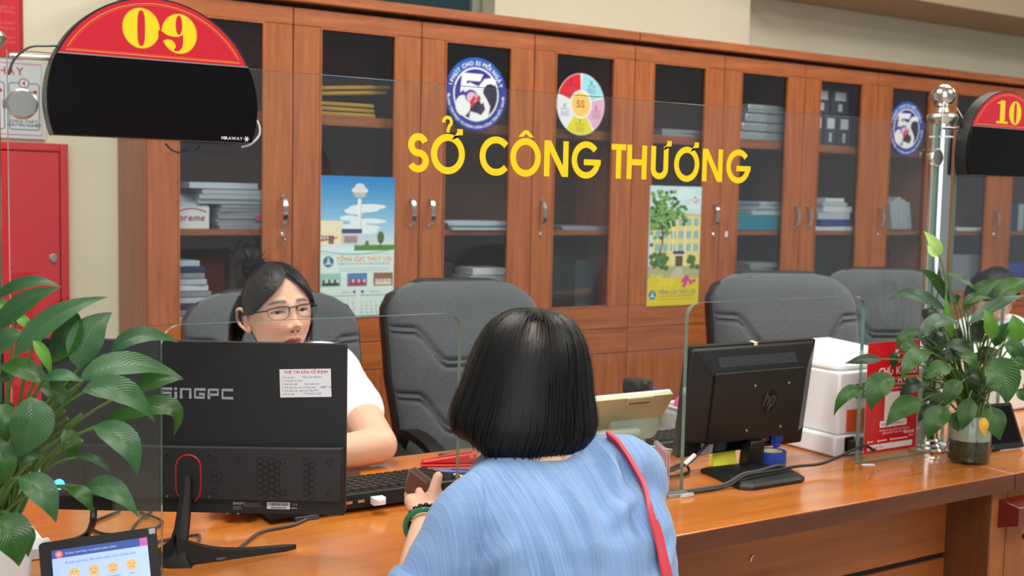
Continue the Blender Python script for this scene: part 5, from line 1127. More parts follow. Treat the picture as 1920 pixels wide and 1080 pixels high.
# ---- small feedback tablet on a stand, front left
Mt = frameM((.352, 1.572, .8185), (.99, -.02, .012), (0, .34, .94))
t = thing('feedback_tablet', 'small black tablet showing four smiley faces, at the lower left', 'tablet', M=Mt)
obj('tablet_body', MB().prism(rrect(-.0765, -.052, .0765, .052, .005), -.010, 0), 'black_plastic', t, bevel=.002)
a = Art(); a.rect(-.0625, -.044, .0625, .0395, (158, 180, 226), 0); a.rect(-.0625, .0285, .0625, .0395, (60, 80, 142), 1); a.rect(.052, .0285, .0625, .0395, (170, 90, 150), 2)
a.ell(-.0535, .0335, .005, .005, (206, 90, 100), 3, 20); a.ell(-.0535, .0335, .003, .003, (226, 150, 140), 4, 14)
a.text('TRUNG TÂM PHỤC VỤ HÀNH CHÍNH CÔNG', -.046, .0322, .0034, (170, 190, 226), 2); a.text('ĐÁNH GIÁ MỨC ĐỘ HÀI LÒNG CỦA CÔNG DÂN', 0, .0195, .0042, (70, 110, 196), 2, 'c')
for i, (x, mo) in enumerate(((-.036, 1), (-.011, .5), (.014, .1), (.0385, -.6))):
    a.ell(x, .006, .0072, .0072, (196, 162, 112), 2, 28)
    for q in (-1, 1): a.stroke([(x+q*.0028-.0012, .0076), (x+q*.0028, .0084), (x+q*.0028+.0012, .0076)], .0006, (90, 80, 90), 3)
    a.stroke([(x-.003+.006*k/6, .0026-mo*.0022*math.sin(PI*k/6)+.0012*(mo > .3)) for k in range(7)], .0009, (236, 236, 236) if mo > .9 else (150, 120, 50), 3)
    a.text(('Rất hài lòng', 'Hài lòng', 'Bình thường', 'Chưa')[i], x, -.0065, .0036, (70, 110, 196), 2, 'c')
obj('lit_screen', a.mesh(Matrix.Translation((0, 0, .0003))), 'screen_lit', t, sm=0)
obj('camera_dot', MB().lathe([(.0016, 0), (.0016, .0004)], 12, Matrix.Translation((-.004, .0455, 0))), 'lens', t); obj('corner_tape', MB().box((.066, .043, .0002), (.0745, .0505, .0006), Matrix.Translation((0, 0, 0))), 'clear_acrylic', t, sm=0)
obj('stand', MB().box((.30, 1.575, CT+.0008), (.40, 1.64, CT+.008)).add([(.33, 1.62, CT+.008), (.37, 1.62, CT+.008), (.37, 1.632, CT+.008), (.33, 1.632, CT+.008), (.33, 1.598, .845), (.37, 1.598, .845), (.37, 1.606, .845), (.33, 1.606, .845)], [(0, 3, 2, 1), (4, 5, 6, 7), (0, 1, 5, 4), (1, 2, 6, 5), (2, 3, 7, 6), (3, 0, 4, 7)]), 'black_plastic', t, world=True)
# ---- black tablet beside the right vase, white machine further along
Mr = frameM((2.43, 1.655, .8165), (.97, -.10, -.01), (.04, .42, .9))
t = thing('counter_tablet', 'black tablet leaning on a stand right of the glass vase', 'tablet', M=Mr)
obj('tablet_body', MB().prism(rrect(-.075, -.055, .075, .055, .004), -.01, 0), 'black_plastic', t, bevel=.002); obj('screen', MB().box((-.067, -.042, .0001), (.067, .047, .0008)), 'screen_dark', t, sm=0); a = Art(); a.text('TABLET', 0, -.0505, .006, (150, 150, 154), 1, 'c'); 
obj('stand', MB().box((2.38, 1.66, CT+.0008), (2.46, 1.74, CT+.008)).add([(2.40, 1.72, CT+.008), (2.45, 1.72, CT+.008), (2.45, 1.73, CT+.008), (2.40, 1.73, CT+.008), (2.40, 1.682, .83), (2.45, 1.682, .83), (2.45, 1.69, .83), (2.40, 1.69, .83)], [(0, 3, 2, 1), (4, 5, 6, 7), (0, 1, 5, 4), (1, 2, 6, 5), (2, 3, 7, 6), (3, 0, 4, 7)]), 'black_plastic', t, world=True)
t = thing('desk_printer', 'white desk machine on the far counter at the right edge', 'printer', (2.93, 1.95, CT)); obj('body', MB().box((0, 0, .001), (.34, .27, .12)), 'white_shell', t, bevel=.008); obj('scanner_lid', MB().box((-.004, -.004, .1205), (.344, .274, .15)), 'white_plastic', t, bevel=.006); obj('paper_slot', MB().box((.05, -.003, .05), (.29, -.0003, .075)), 'device_grey', t, sm=0)
t = thing('cable_plug', 'white power adapter with a lead between the right post and the vase', 'adapter', z_(1764, 846, CT)); obj('adapter_body', MB().box((-.012, -.02, .001), (.012, .02, .02)), 'white_plastic', t, bevel=.003); obj('lead', MB().tube(spline([(.0, -.02, .01), (.03, -.03, .006), (.06, 0, .02), (.03, .03, .012), (-.01, .035, .004), (-.03, .02, .003)], 6), .0022, 6), 'cable_white', t)
# ================================================================== peace lilies
def leaf_mb(b_, t_, c_, wd, fold=.25, nrm=None, seg=10):
    b_, t_, c_ = Vector(b_), Vector(t_), Vector(c_)
    P = bez(b_, c_, t_, seg); mb = MB(); mb.uv = []; vs = []; fs = []
    for i, p in enumerate(P):
        s_ = i/seg; d = (P[min(i+1, seg)]-P[max(i-1, 0)]).normalized()
        side = d.cross(nrm).normalized(); up = side.cross(d).normalized()
        w_ = wd/2*(max(0, math.sin(PI*min(1, s_**.78)))**1.05)*(1.05-.1*s_)+.0004
        for v in (-1, -.66, -.33, 0, .33, .66, 1):
            wave = .05*w_*math.sin(s_*17+v*2)*abs(v)
            vs.append(p+side*(v*w_)+up*(abs(v)**1.3*w_*fold+wave)); mb.uv.append((s_, v))
    for i in range(seg):
        for k in range(6): a = i*7+k; fs.append((a, a+1, a+8, a+7))
    return mb.add(vs, fs)
class Plant:
    def __init__(s, root, mouth, depth, ox, oy, sc): s.r = root; s.m = Vector(mouth); s.d = depth; s.ox = ox; s.oy = oy; s.sc = sc; s.k = 0
    def px(s, p, dd): return pD(s.ox+p[0]/s.sc, s.oy+p[1]/s.sc, s.d+dd)
    def leaf(s, b_, t_, w_, m='leaf_mid', c=None, dd=0, dt=None, stem=True, fold=.25, face=.65, sm='stem_green'):
        dt = dd if dt is None else dt
        B = s.px(b_, dd); T = s.px(t_, dt)
        if c is None: c = ((b_[0]+t_[0])/2, (b_[1]+t_[1])/2-abs(t_[0]-b_[0])*.12)
        C_ = s.px(c, (dd+dt)/2-.015)
        view = (CAM-B).normalized(); n = (view*face+Vector((random.uniform(-.25, .25), random.uniform(-.2, .2), 1-face+random.uniform(-.1, .2)))).normalized()
        wd = w_/s.sc*s.d/FPX*1.06
        o = obj('leaf', leaf_mb(B, T, C_, wd, fold, n), m, s.r, sm=80, world=True)
        if m in ('leaf_yellow', 'leaf_spathe'): o['label'] = 'withered yellow leaf' if m == 'leaf_yellow' else 'pale green spathe bud'
        if stem:
            q = s.m+Vector((random.uniform(-.022, .022), random.uniform(-.022, .022), -.02))
            mid = q.lerp(B, .5)+Vector((0, 0, .035+.15*(B-q).length)); mid = mid.lerp(s.m+Vector((0, 0, .09)), .25)
            obj('stem', MB().tube(bez(q, mid, B+(T-B)*.03, 9), [.0026-.0001*i for i in range(10)], 6), sm, s.r, world=True)
        s.k += 1
# ---- right plant in a glass jar of water
VX, VY = 2.262, 1.606
t = thing('peace_lily', 'leafy green peace lily in a glass jar of water beside the right post', 'plant', (VX, VY, CT))
jar = obj('glass_jar', MB().lathe([(.0, .001), (.046, .001), (.0475, .006), (.0475, .094), (.044, .104), (.0435, .110), (.0415, .110), (.042, .103), (.0455, .093), (.0455, .007), (0, .007)], 36), 'vase_glass', t)
obj('water', MB().lathe([(0, .0072), (.0453, .0072), (.0453, .052), (0, .052)], 32), 'water_roots', jar)
obj('frosted_band', MB().lathe([(.0448, .0522), (.0448, .095), (.0415, .105)], 32), 'jar_water', jar)
rt = MB(); rr = random.Random(4)
for i in range(26):
    an = rr.uniform(0, 2*PI); r0 = rr.uniform(.01, .036); p = [(r0*math.cos(an), r0*math.sin(an), .1)]
    for k in range(4): p.append((.040*math.cos(an+rr.uniform(-.6, .6)), .040*math.sin(an+rr.uniform(-.6, .6)), .045-.01*k+rr.uniform(-.004, .004)))
    rt.tube(spline(p, 3), .0011, 5)
obj('roots', rt, 'stem_dark', jar)['kind'] = 'stuff'
P = Plant(t, (VX, VY, CT+.115), 2.545, 1560, 430, 2.298)
L_ = P.leaf
L_((462, 118), (396, 8), 48, 'leaf_spathe', (452, 60), 0, stem=False, face=.9); L_((456, 112), (412, 66), 34, 'leaf_spathe', (430, 108), -.01, stem=False)
obj('flower_stalk', MB().tube(bez(P.px((470, 420), .0), P.px((520, 240), 0), P.px((458, 108), 0), 10), .0024, 7), 'stem_green', t, world=True)
obj('flower_stalk', MB().tube(bez(Vector((VX-.01, VY, CT+.11)), P.px((520, 520), 0), P.px((470, 420), 0), 8), .003, 7), 'stem_green', t, world=True)
L_((490, 195), (632, 278), 46, 'leaf_grey', (560, 195), .06); L_((505, 320), (366, 172), 46, 'leaf_mid', (450, 190), .04, -.01); L_((490, 350), (243, 304), 56, 'leaf_grey', (340, 235), -.02)
L_((552, 408), (372, 478), 88, 'leaf_grey', (430, 365), -.09, -.1); L_((580, 335), (735, 212), 66, 'leaf_mid', (640, 240), .07); L_((700, 310), (850, 215), 86, 'leaf_mid', (770, 235), .03); L_((585, 412), (840, 286), 60, 'leaf_grey', (720, 300), -.03)
L_((512, 470), (488, 282), 30, 'leaf_bright', (505, 380), -.04); L_((690, 478), (655, 345), 54, 'leaf_bright', (690, 400), -.06); L_((795, 490), (778, 368), 74, 'leaf_bright', (800, 420), -.03); L_((425, 528), (300, 645), 84, 'leaf_mid', (340, 540), -.12, -.14)
L_((512, 598), (404, 650), 70, 'leaf_mid', (450, 585), -.13, -.15); L_((552, 548), (622, 614), 70, 'leaf_mid', (610, 545), -.12); L_((655, 598), (752, 756), 140, 'leaf_mid', (770, 610), -.13, -.16); L_((560, 656), (488, 768), 66, 'leaf_mid', (505, 680), -.14)
L_((592, 724), (556, 866), 72, 'leaf_mid', (585, 800), -.14, -.15); L_((385, 738), (232, 850), 84, 'leaf_mid', (300, 750), -.11, -.13); L_((500, 768), (412, 912), 96, 'leaf_mid', (430, 810), -.12, -.13); L_((272, 640), (170, 784), 98, 'leaf_mid', (165, 660), -.13, -.14)
L_((140, 692), (8, 802), 56, 'leaf_mid', (50, 680), -.12); L_((216, 558), (55, 578), 48, 'leaf_dark', (140, 560), -.09); L_((372, 440), (272, 512), 48, 'leaf_mid', (310, 440), -.04); L_((374, 500), (282, 532), 50, 'leaf_mid', (330, 490), -.06)
L_((272, 530), (262, 605), 36, 'leaf_dark', (262, 560), -.05); L_((684, 764), (724, 908), 86, 'leaf_mid', (700, 830), -.14, -.15); L_((535, 786), (545, 872), 56, 'leaf_mid', (530, 830), -.11); L_((452, 768), (370, 832), 48, 'leaf_dark', (400, 770), -.05)
L_((645, 630), (600, 705), 64, 'leaf_dark', (615, 650), -.06); L_((605, 525), (478, 500), 60, 'leaf_dark', (540, 490), -.07); L_((740, 498), (832, 592), 70, 'leaf_mid', (800, 500), -.08); L_((775, 560), (850, 610), 50, 'leaf_mid', None, -.09)
L_((700, 505), (768, 398), 66, 'leaf_mid', (725, 440), -.02); L_((642, 482), (606, 395), 60, 'leaf_dark', (620, 430), .0); L_((545, 322), (515, 278), 44, 'leaf_mid', None, .05); L_((400, 395), (446, 338), 60, 'leaf_dark', None, .05)
L_((440, 510), (380, 470), 60, 'leaf_dark', None, .0); L_((658, 812), (664, 896), 36, 'leaf_yellow', (645, 850), -.15, stem=False); L_((800, 690), (850, 745), 46, 'leaf_mid', None, -.05); L_((385, 660), (292, 725), 60, 'leaf_dark', (330, 665), -.05)
L_((470, 580), (505, 515), 60, 'leaf_dark', None, -.03); L_((580, 600), (640, 690), 70, 'leaf_dark', None, -.02); L_((450, 690), (390, 740), 60, 'leaf_dark', None, 0); L_((560, 480), (500, 440), 66, 'leaf_dark', None, .03); L_((640, 560), (720, 520), 70, 'leaf_dark', None, .02)
L_((720, 640), (800, 640), 66, 'leaf_dark', None, .02); L_((560, 330), (690, 300), 44, 'leaf_mid', (620, 270), -.01); L_((480, 460), (420, 560), 60, 'leaf_dark', None, .02); L_((650, 700), (590, 770), 60, 'leaf_dark', None, .0); L_((600, 440), (680, 400), 60, 'leaf_dark', None, .04)
for i in range(16):
    a_ = random.uniform(-1, 1); q = Vector((VX+random.uniform(-.03, .03), VY+random.uniform(-.03, .03), CT+.09))
    obj('stem', MB().tube(bez(q, q+Vector((a_*.03, random.uniform(-.03, .03), .09)), q+Vector((a_*.12, random.uniform(-.08, .06), .17+random.uniform(-.04, .05))), 7), .0021, 6), random.choice(('stem_green', 'stem_dark')), t, world=True)
rq = random.Random(8)
for i in range(18):
    bx, by = rq.uniform(420, 720), rq.uniform(420, 720); L_((bx, by), (bx+rq.uniform(-95, 95), by+rq.uniform(-60, 90)), rq.uniform(46, 72), rq.choice(('leaf_dark', 'leaf_dark', 'leaf_mid')), None, rq.uniform(0, .07))
# ---- left plant in a white pot
PX, PY = .208, 1.555
t = thing('peace_lily', 'leafy green peace lily in a white pot at the left edge', 'plant', (PX, PY, CT))
pot = obj('pot', MB().lathe([(0, .001), (.038, .001), (.042, .01), (.053, .125), (.055, .128), (.055, .139), (.052, .141), (.0495, .138), (.048, .118), (0, .118)], 36), 'pot_white', t)
obj('potting_soil', MB().lathe([(0, .119), (.0475, .1182), (.0475, .122), (.02, .127), (0, .128)], 24), 'soil', pot)
a = Art(); 
for i in range(14): 
    c = random.choice(((96, 170, 70), (226, 130, 50), (226, 200, 80), (70, 150, 60))); a.ell(random.uniform(-.3, 1.2), random.uniform(.02, .05), .12, .006, c, i % 3, 10)
pr_ = MB(); pr_.add([((.0443+(v[1]-.02)*.095+.0004+v[2])*math.cos(-1.2+v[0]), (.0443+(v[1]-.02)*.095+.0004+v[2])*math.sin(-1.2+v[0]), v[1]) for v in a.v], a.f); pr_.col = a.c; obj('pot_print', pr_, 'print', pot, sm=0)
P = Plant(t, (PX, PY, CT+.13), 1.44, 0, 500, 1.862); L_ = P.leaf
L_((-20, 112), (214, 72), 48, 'leaf_soft', (100, 20), .02); L_((-20, 225), (207, 74), 70, 'leaf_soft', (80, 100), -.02); L_((48, 318), (374, 106), 74, 'leaf_soft', (170, 140), -.05, .0); L_((158, 330), (262, 148), 104, 'leaf_mid', (270, 250), .0)
L_((276, 358), (392, 160), 112, 'leaf_soft', (285, 215), -.01, .02); L_((388, 300), (622, 264), 60, 'leaf_soft', (480, 195), .02, .06); L_((276, 400), (634, 386), 98, 'leaf_soft', (430, 290), -.03, .03); L_((286, 434), (540, 540), 92, 'leaf_soft', (440, 385), -.06, -.03)
L_((335, 552), (606, 590), 72, 'leaf_mid', (690, 400), .02, .04); L_((324, 558), (478, 730), 92, 'leaf_soft', (470, 580), -.07); L_((104, 455), (58, 668), 130, 'leaf_soft', (130, 560), -.10); L_((66, 735), (196, 893), 92, 'leaf_soft', (165, 765), -.10)
L_((298, 770), (484, 874), 76, 'leaf_soft', (400, 740), -.06); L_((236, 778), (322, 862), 58, 'leaf_mid', (300, 780), -.07); L_((262, 664), (392, 730), 26, 'leaf_soft', (350, 655), -.04); L_((228, 566), (246, 694), 58, 'leaf_mid', (260, 610), -.02)
L_((116, 258), (178, 382), 34, 'leaf_bright', (165, 300), -.06); L_((58, 170), (108, 222), 40, 'leaf_bright', None, .03); L_((-12, 130), (38, 142), 34, 'leaf_bright', None, .02); L_((-14, 300), (86, 228), 80, 'leaf_soft', (20, 240), -.04)
L_((0, 345), (178, 432), 76, 'leaf_mid', (110, 345), -.05); L_((148, 392), (290, 402), 46, 'leaf_soft', (220, 365), -.06); L_((-14, 400), (64, 372), 60, 'leaf_dark', None, -.02); L_((28, 690), (160, 672), 66, 'leaf_mid', (90, 620), -.08)
L_((-20, 880), (66, 1046), 120, 'leaf_mid', (60, 920), -.12); L_((62, 895), (98, 1015), 60, 'leaf_mid', (100, 940), -.10); L_((-14, 480), (22, 610), 90, 'leaf_mid', (20, 540), -.09); L_((-14, 600), (16, 770), 80, 'leaf_mid', (20, 680), -.10)
L_((466, 430), (640, 392), 80, 'leaf_mid', (560, 370), .07); L_((136, 416), (252, 506), 54, 'leaf_mid', (220, 430), -.03); L_((196, 440), (276, 360), 56, 'leaf_mid', None, .01); L_((10, 520), (40, 470), 60, 'leaf_dark', None, .03); L_((120, 650), (60, 600), 70, 'leaf_dark', None, .0)
for i in range(12):
    q = Vector((PX+random.uniform(-.03, .035), PY+random.uniform(-.03, .03), CT+.125)); e = P.px((random.uniform(60, 330), random.uniform(470, 620)), random.uniform(-.04, .05))
    obj('stem', MB().tube(bez(q, q.lerp(e, .55)+Vector((-.02, 0, .03)), e, 8), .0026, 6), random.choice(('stem_green', 'stem_green', 'stem_dark')), t, world=True)
# ================================================================== people
from mathutils.bvhtree import BVHTree
def remesh(mb, vox, it=6, fac=.5):
    me = bpy.data.meshes.new('tmp'); me.from_pydata(mb.v, [], mb.f); o = bpy.data.objects.new('tmp', me); COL.objects.link(o)
    r = o.modifiers.new('r', 'REMESH'); r.mode = 'VOXEL'; r.voxel_size = vox
    s = o.modifiers.new('s', 'SMOOTH'); s.factor = fac; s.iterations = it
    m2 = bpy.data.meshes.new_from_object(o.evaluated_get(bpy.context.evaluated_depsgraph_get()))
    v = [Vector(x.co) for x in m2.vertices]; n = [Vector(x.normal) for x in m2.vertices]; f = [tuple(p.vertices) for p in m2.polygons]
    bpy.data.objects.remove(o); bpy.data.meshes.remove(me); bpy.data.meshes.remove(m2)
    return v, n, f
def limb(mb, pts, rs, n=14):
    pts = [Vector(p) for p in pts]; P = spline(pts, 5); R = [r.x for r in spline([Vector((r, 0, 0)) for r in rs], 5)]
    mb.tube(P, R, n); mb.ball(P[0], R[0]*.99, 14, 9); mb.ball(P[-1], R[-1]*.99, 14, 9)
def torso(mb, rings, n=32, p=2.3, cap=True):
    out = []
    for z, cx, cy, a_, b_ in rings:
        out.append([(cx+a_*math.copysign(abs(math.cos(q))**(2/p), math.cos(q)), cy+b_*math.copysign(abs(math.sin(q))**(2/p), math.sin(q)), z) for q in flush(0, 2*PI, n)[:-1]])
    mb.loft(out, caps=cap)
SKIN = (222, 176, 150)
def mixc(a, b, t): return tuple(x+(y-x)*t for x, y in zip(a, b))
def gs(x, s): return math.exp(-(x/s)**2)
EYX, EYZ = .0305, .004
def head_point(dx, dy, dz):
    # dx,dy,dz unit direction; the face looks along -y; returns the point of the head surface and its colour
    a_, b_, c_ = .0735, .094, .112
    r = 1/math.sqrt((dx/a_)**2+(dy/b_)**2+(dz/c_)**2); x, y, z = dx*r, dy*r, dz*r
    # jaw and chin taper, flat temples, skull back
    if z < .01:
        t = min(1, (.01-z)/.115); x *= 1-.30*t**1.4
        if y > 0: y *= 1-.45*t
        else: y *= 1-.10*t*t
    if z > .03: x *= 1+.02*min(1, (z-.03)/.05)
    if y < 0: y *= 1-.07*gs(x, .05)*gs(z-.02, .06)
    col = SKIN; f = max(0, min(1, (-dy-.15)/.35)); ax = abs(x)
    if f > 0:
        d = .0
        d += .0205*gs(ax, .0085+.004*max(0, (.0-z)/.03))*gs(z+.030, .013)                    # tip of the nose
        if -.03 < z < .03: d += .0125*gs(ax, .0075)*max(0, 1-max(0, (z+.03)/.06))**.8*(1 if z > -.03 else 0)
        d += .0095*gs(ax-.0135, .0058)*gs(z+.033, .0068)                                     # wings
        d -= .004*gs(ax-.0065, .0038)*gs(z+.0415, .0035)                                     # nostrils
        d -= .0075*gs(ax-EYX, .017)*gs(z-EYZ-.001, .0105)                                   # sockets
        d += .0035*gs(ax-.028, .022)*gs(z-.027, .0085)                                      # brow ridge
        d += .006*gs(ax-.038, .018)*gs(z+.032, .02)                                          # cheeks
        d += .0095*gs(ax, .019)*gs(z+.0600, .0062)+.0095*gs(ax, .017)*gs(z+.0705, .0062)-.0035*gs(ax, .022)*gs(z+.0650, .0016)
        d -= .0025*gs(ax, .0035)*gs(z+.0535, .0045)
        d += .009*gs(ax, .017)*gs(z+.097, .012)
        u = (ax-EYX)/.0150
        lens = -1
        if abs(u) < 1:
            up = .0036*(1-u*u)**.7; dn = .0026*(1-u*u)**.9; zz = z-EYZ-.0006*u
            if -dn < zz < up: lens = 1; d -= .006
            else:
                k = (zz-up) if zz > 0 else (-dn-zz)
                d += .0016*gs(k-.0012, .0016)
                if zz > 0 and k < .0016: col = (62, 46, 42)
                elif zz > 0: d -= .0012*gs(k-.0045, .0012)
        y -= d*f
        lw = .0225*(1-.0)
        if ax < lw:
            q = 1-(ax/lw)**2; top = -.0555-.0025*gs(ax, .003)-.0075*(1-q)-.0; bot = -.0762+.0105*(1-q)
            if bot < z < top: col = (176, 74, 84) if abs(z+.0650) > .0009 else (120, 44, 54)
        b0 = EYZ+.0235-.0035*((ax-.026)/.02)**2+.0012
        bm_ = max(0, min(1, (ax-.010)/.005))*max(0, min(1, (.051-ax)/.010))*max(0, min(1, 1.9-abs(z-b0)/(.0026*(1-.45*max(0, (ax-.03)/.02)))))
        if bm_ > 0: col = mixc(col, (88, 76, 76), .85*bm_)
        col = mixc(col, (226, 146, 130), .35*gs(ax-.036, .018)*gs(z+.03, .018)) if col == SKIN else col
        if gs(ax-.0065, .0034)*gs(z+.0415, .003) > .35: col = (110, 62, 54)
    return Vector((x, y, z)), col
def head_mesh(M, hairline=None):
    mb = MB(); mb.col = []; nt_, npv = 220, 170; vs = []; cs = []; fs = []
    for j in range(npv+1):
        ph = PI*j/npv-PI/2
        for i in range(nt_):
            t = 2*i/nt_-1; az = PI*(t*.42+.58*t**3)                       # denser towards the face
            dx, dy, dz = math.cos(ph)*math.sin(az), -math.cos(ph)*math.cos(az), math.sin(ph)
            p, c = head_point(dx, dy, dz)
            if hairline and hairline(dx, dy, dz): c = (40, 34, 34)
            vs.append(p); cs.append(lin(c))
    for j in range(npv):
        for i in range(nt_): a_ = j*nt_+i; b_ = j*nt_+(i+1) % nt_; fs.append((a_, b_, b_+nt_, a_+nt_))
    mb.add(vs, fs, M); mb.col += cs
    for sx in (-1, 1):                                                    # eyeballs
        p, _ = head_point(*Vector((sx*EYX, -.079, EYZ)).normalized())
        c = Vector((sx*EYX, p.y-.006+.0122+.0012, EYZ)); k = len(mb.v); n_, m_ = 28, 22; vv = []; cc = []
        for j in range(m_+1):
            a1 = PI*j/m_
            for i in range(n_):
                a2 = 2*PI*i/n_; d = Vector((math.sin(a1)*math.cos(a2), -math.cos(a1), math.sin(a1)*math.sin(a2)))
                gz = Vector((.12, -1, -.18)).normalized(); an = math.degrees(math.acos(max(-1, min(1, d.dot(gz)))))
                vv.append(c+d*.0122); cc.append(lin((10, 8, 8) if an < 13 else (40, 26, 22) if an < 31 else (206, 198, 194)))
        mb.add(vv, [(j*n_+i, j*n_+(i+1) % n_, (j+1)*n_+(i+1) % n_, (j+1)*n_+i) for j in range(m_) for i in range(n_)], M); mb.col += cc
        # ear: bowl with a rolled rim and a lobe
        eb = MB(); E = Matrix.Translation((sx*.0735, .012, -.006)) @ Matrix.Rotation(sx*math.radians(-22), 4, 'Z') @ Matrix.Rotation(math.radians(-10), 4, 'X')
        eb.ball((0, 0, 0), (.006, .014, .026), 16, 12, E)
        rim = [(sx*.006, -.010, -.004), (sx*.009, -.012, .012), (sx*.010, -.004, .026), (sx*.010, .009, .028), (sx*.010, .017, .014), (sx*.009, .014, -.004), (sx*.007, .004, -.018), (sx*.005, -.006, -.027), (sx*.004, -.009, -.016)]
        eb.tube(spline([E @ Vector(p) for p in rim], 5), [.0038]*36+[.0052]*5, 8)
        mb.add(eb.v, eb.f, M); mb.col += [lin(mixc(SKIN, (226, 150, 130), .3))]*len(eb.v)
    return mb
def hand(mb, wrist, palm_c, up_n, fingers, thumb, rp=.017):
    # palm plus five separate fingers given as joint chains
    w_, p_ = Vector(wrist), Vector(palm_c); ax = (p_-w_).normalized(); s_ = ax.cross(Vector(up_n)).normalized()
    for k in (-1, -.33, .33, 1): mb.tube([w_+s_*.010*k, p_+s_*.024*k], [.0145, .0128], 10); mb.ball(p_+s_*.024*k, .0132, 10, 8)
    mb.ball(w_, .019, 12, 8)
    for ch, r0 in fingers:
        P = spline(ch, 4); mb.tube(P, [r0*(1-.28*i/(len(P)-1)) for i in range(len(P))], 10); mb.ball(P[-1], r0*.74, 10, 8); mb.ball(P[0], r0, 10, 8)
    P = spline(thumb, 4); mb.tube(P, [.0125-.0035*i/(len(P)-1) for i in range(len(P))], 10); mb.ball(P[-1], .0091, 10, 8); mb.ball(P[0], .0125, 10, 8)
def strand_obj(name, strands, parent, wid=.0011, base_col=(20, 18, 18), extra=None):
    # every lock is a thin tapering ribbon; extra = (verts, faces, cols) of the dense hair mass underneath
    mb = MB(); mb.col = []; vs = []; fs = []; cs = []
    for P, c in strands:
        k = len(vs); n = len(P)
        for i, p in enumerate(P):
            t = (P[min(i+1, n-1)]-P[max(i-1, 0)]).normalized(); nn = (p-strand_obj.centre).normalized(); s_ = t.cross(nn)
            s_ = s_.normalized() if s_.length > 1e-6 else Vector((1, 0, 0))
            w_ = wid*(1-.75*max(0, i/(n-1)-.6)/.4)
            vs += [p+s_*w_, p-s_*w_]; cs += [c, c]
        for i in range(n-1): a_ = k+2*i; fs.append((a_, a_+1, a_+3, a_+2))
    mb.add(vs, fs); mb.col += cs
    if extra: mb.add(extra[0], extra[1]); mb.col += extra[2]
    return obj(name, mb, 'hair_strands', parent, sm=180, world=True)
def hcol(b_, j=.35):
    k = 1+random.uniform(-j, j); return lin(tuple(min(255, c*k) for c in b_))
def skin_obj(name, label, bodymb, vox, headmb):
    v, n, f = remesh(bodymb, vox, 5)
    mb = MB(); mb.add(v, f); mb.col = [lin(SKIN)]*len(v); mb.add(headmb.v, headmb.f); mb.col += headmb.col
    o = obj(name, mb, 'skin', sm=180); WM[o.name] = Matrix(); return tag(o, label, 'person')

# ------------------------------------------------------------------ the customer
HC = Vector((.924, 1.418, 1.060))
MC = Matrix.Translation(HC) @ Matrix.Rotation(PI+math.radians(4), 4, 'Z') @ Matrix.Rotation(math.radians(14), 4, 'X')
TR = [(1.0, .925, 1.375, .050, .050), (.973, .93, 1.36, .082, .066), (.949, .932, 1.345, .116, .085), (.918, .93, 1.325, .140, .105), (.88, .928, 1.305, .150, .118), (.82, .925, 1.29, .152, .124), (.74, .92, 1.27, .152, .124), (.66, .915, 1.25, .158, .126), (.56, .915, 1.23, .17, .135), (.47, .915, 1.21, .18, .14)]
shL, elL = pD(886, 960, 1.585), pD(786, 1132, 1.555)
wrL = pD(801, 972, 1.78); plm = pD(800, 938, 1.82)
shR, elR, wrR = Vector((1.048, 1.315, .924)), Vector((1.085, 1.42, .80)), Vector((1.00, 1.60, .795))
b_ = MB(); torso(b_, [(z, x, y, a*.86, b*.86) for z, x, y, a, b in TR])
limb(b_, [(.925, 1.375, .97), (.924, 1.39, 1.02), (.924, 1.40, 1.05)], [.052, .048, .048])
limb(b_, [shL, (shL+elL)/2, elL], [.047, .041, .036]); limb(b_, [elL, elL.lerp(wrL, .35), wrL], [.036, .036, .0225])
limb(b_, [shR, (shR+elR)/2, elR], [.047, .041, .036]); limb(b_, [elR, elR.lerp(wrR, .35), wrR], [.036, .036, .0225])
for sx in (-1, 1): limb(b_, [(.915+sx*.095, 1.22, .48), (.915+sx*.10, 1.36, .50), (.915+sx*.105, 1.50, .485)], [.085, .075, .058]); limb(b_, [(.915+sx*.105, 1.505, .48), (.915+sx*.11, 1.47, .28), (.915+sx*.11, 1.44, .06)], [.056, .052, .036]); limb(b_, [(.915+sx*.11, 1.44, .045), (.915+sx*.115, 1.54, .028)], [.036, .026])
# hand: thumb along the wallet's near face, four fingers closing behind it
fl = []
for i, (a0, a1, a2) in enumerate((((788, 928, 1.835), (776, 905, 1.868), (772, 893, 1.880)), ((786, 938, 1.834), (770, 922, 1.866), (766, 908, 1.882)), ((785, 947, 1.830), (768, 940, 1.860), (763, 926, 1.880)), ((787, 956, 1.822), (773, 956, 1.840), (766, 944, 1.862)))):
    fl.append(([pD(*a0), pD(*a1), pD(*a2)], .0088-.0006*(i == 3)))
hand(b_, wrL, plm, (CAM-plm), fl, [pD(806, 957, 1.80), pD(813, 925, 1.812), pD(821, 893, 1.826)])
rw = Vector((.985, 1.645, .79))
hand(b_, wrR, rw, (0, 0, 1), [([rw+Vector((-.03+.02*i, .01, 0)), rw+Vector((-.034+.021*i, .045, .004)), rw+Vector((-.036+.022*i, .07-.01*(i in (0, 3)), -.008))], .0088) for i in range(4)], [wrR+Vector((-.02, .03, 0)), rw+Vector((-.052, .01, -.002)), rw+Vector((-.058, .04, -.008))])
cust = skin_obj('person', 'seated woman seen from behind in a light blue shirt, black bob hair, holding a wallet', b_, .0045, head_mesh(MC, lambda x, y, z: z > .45 or y > .1))
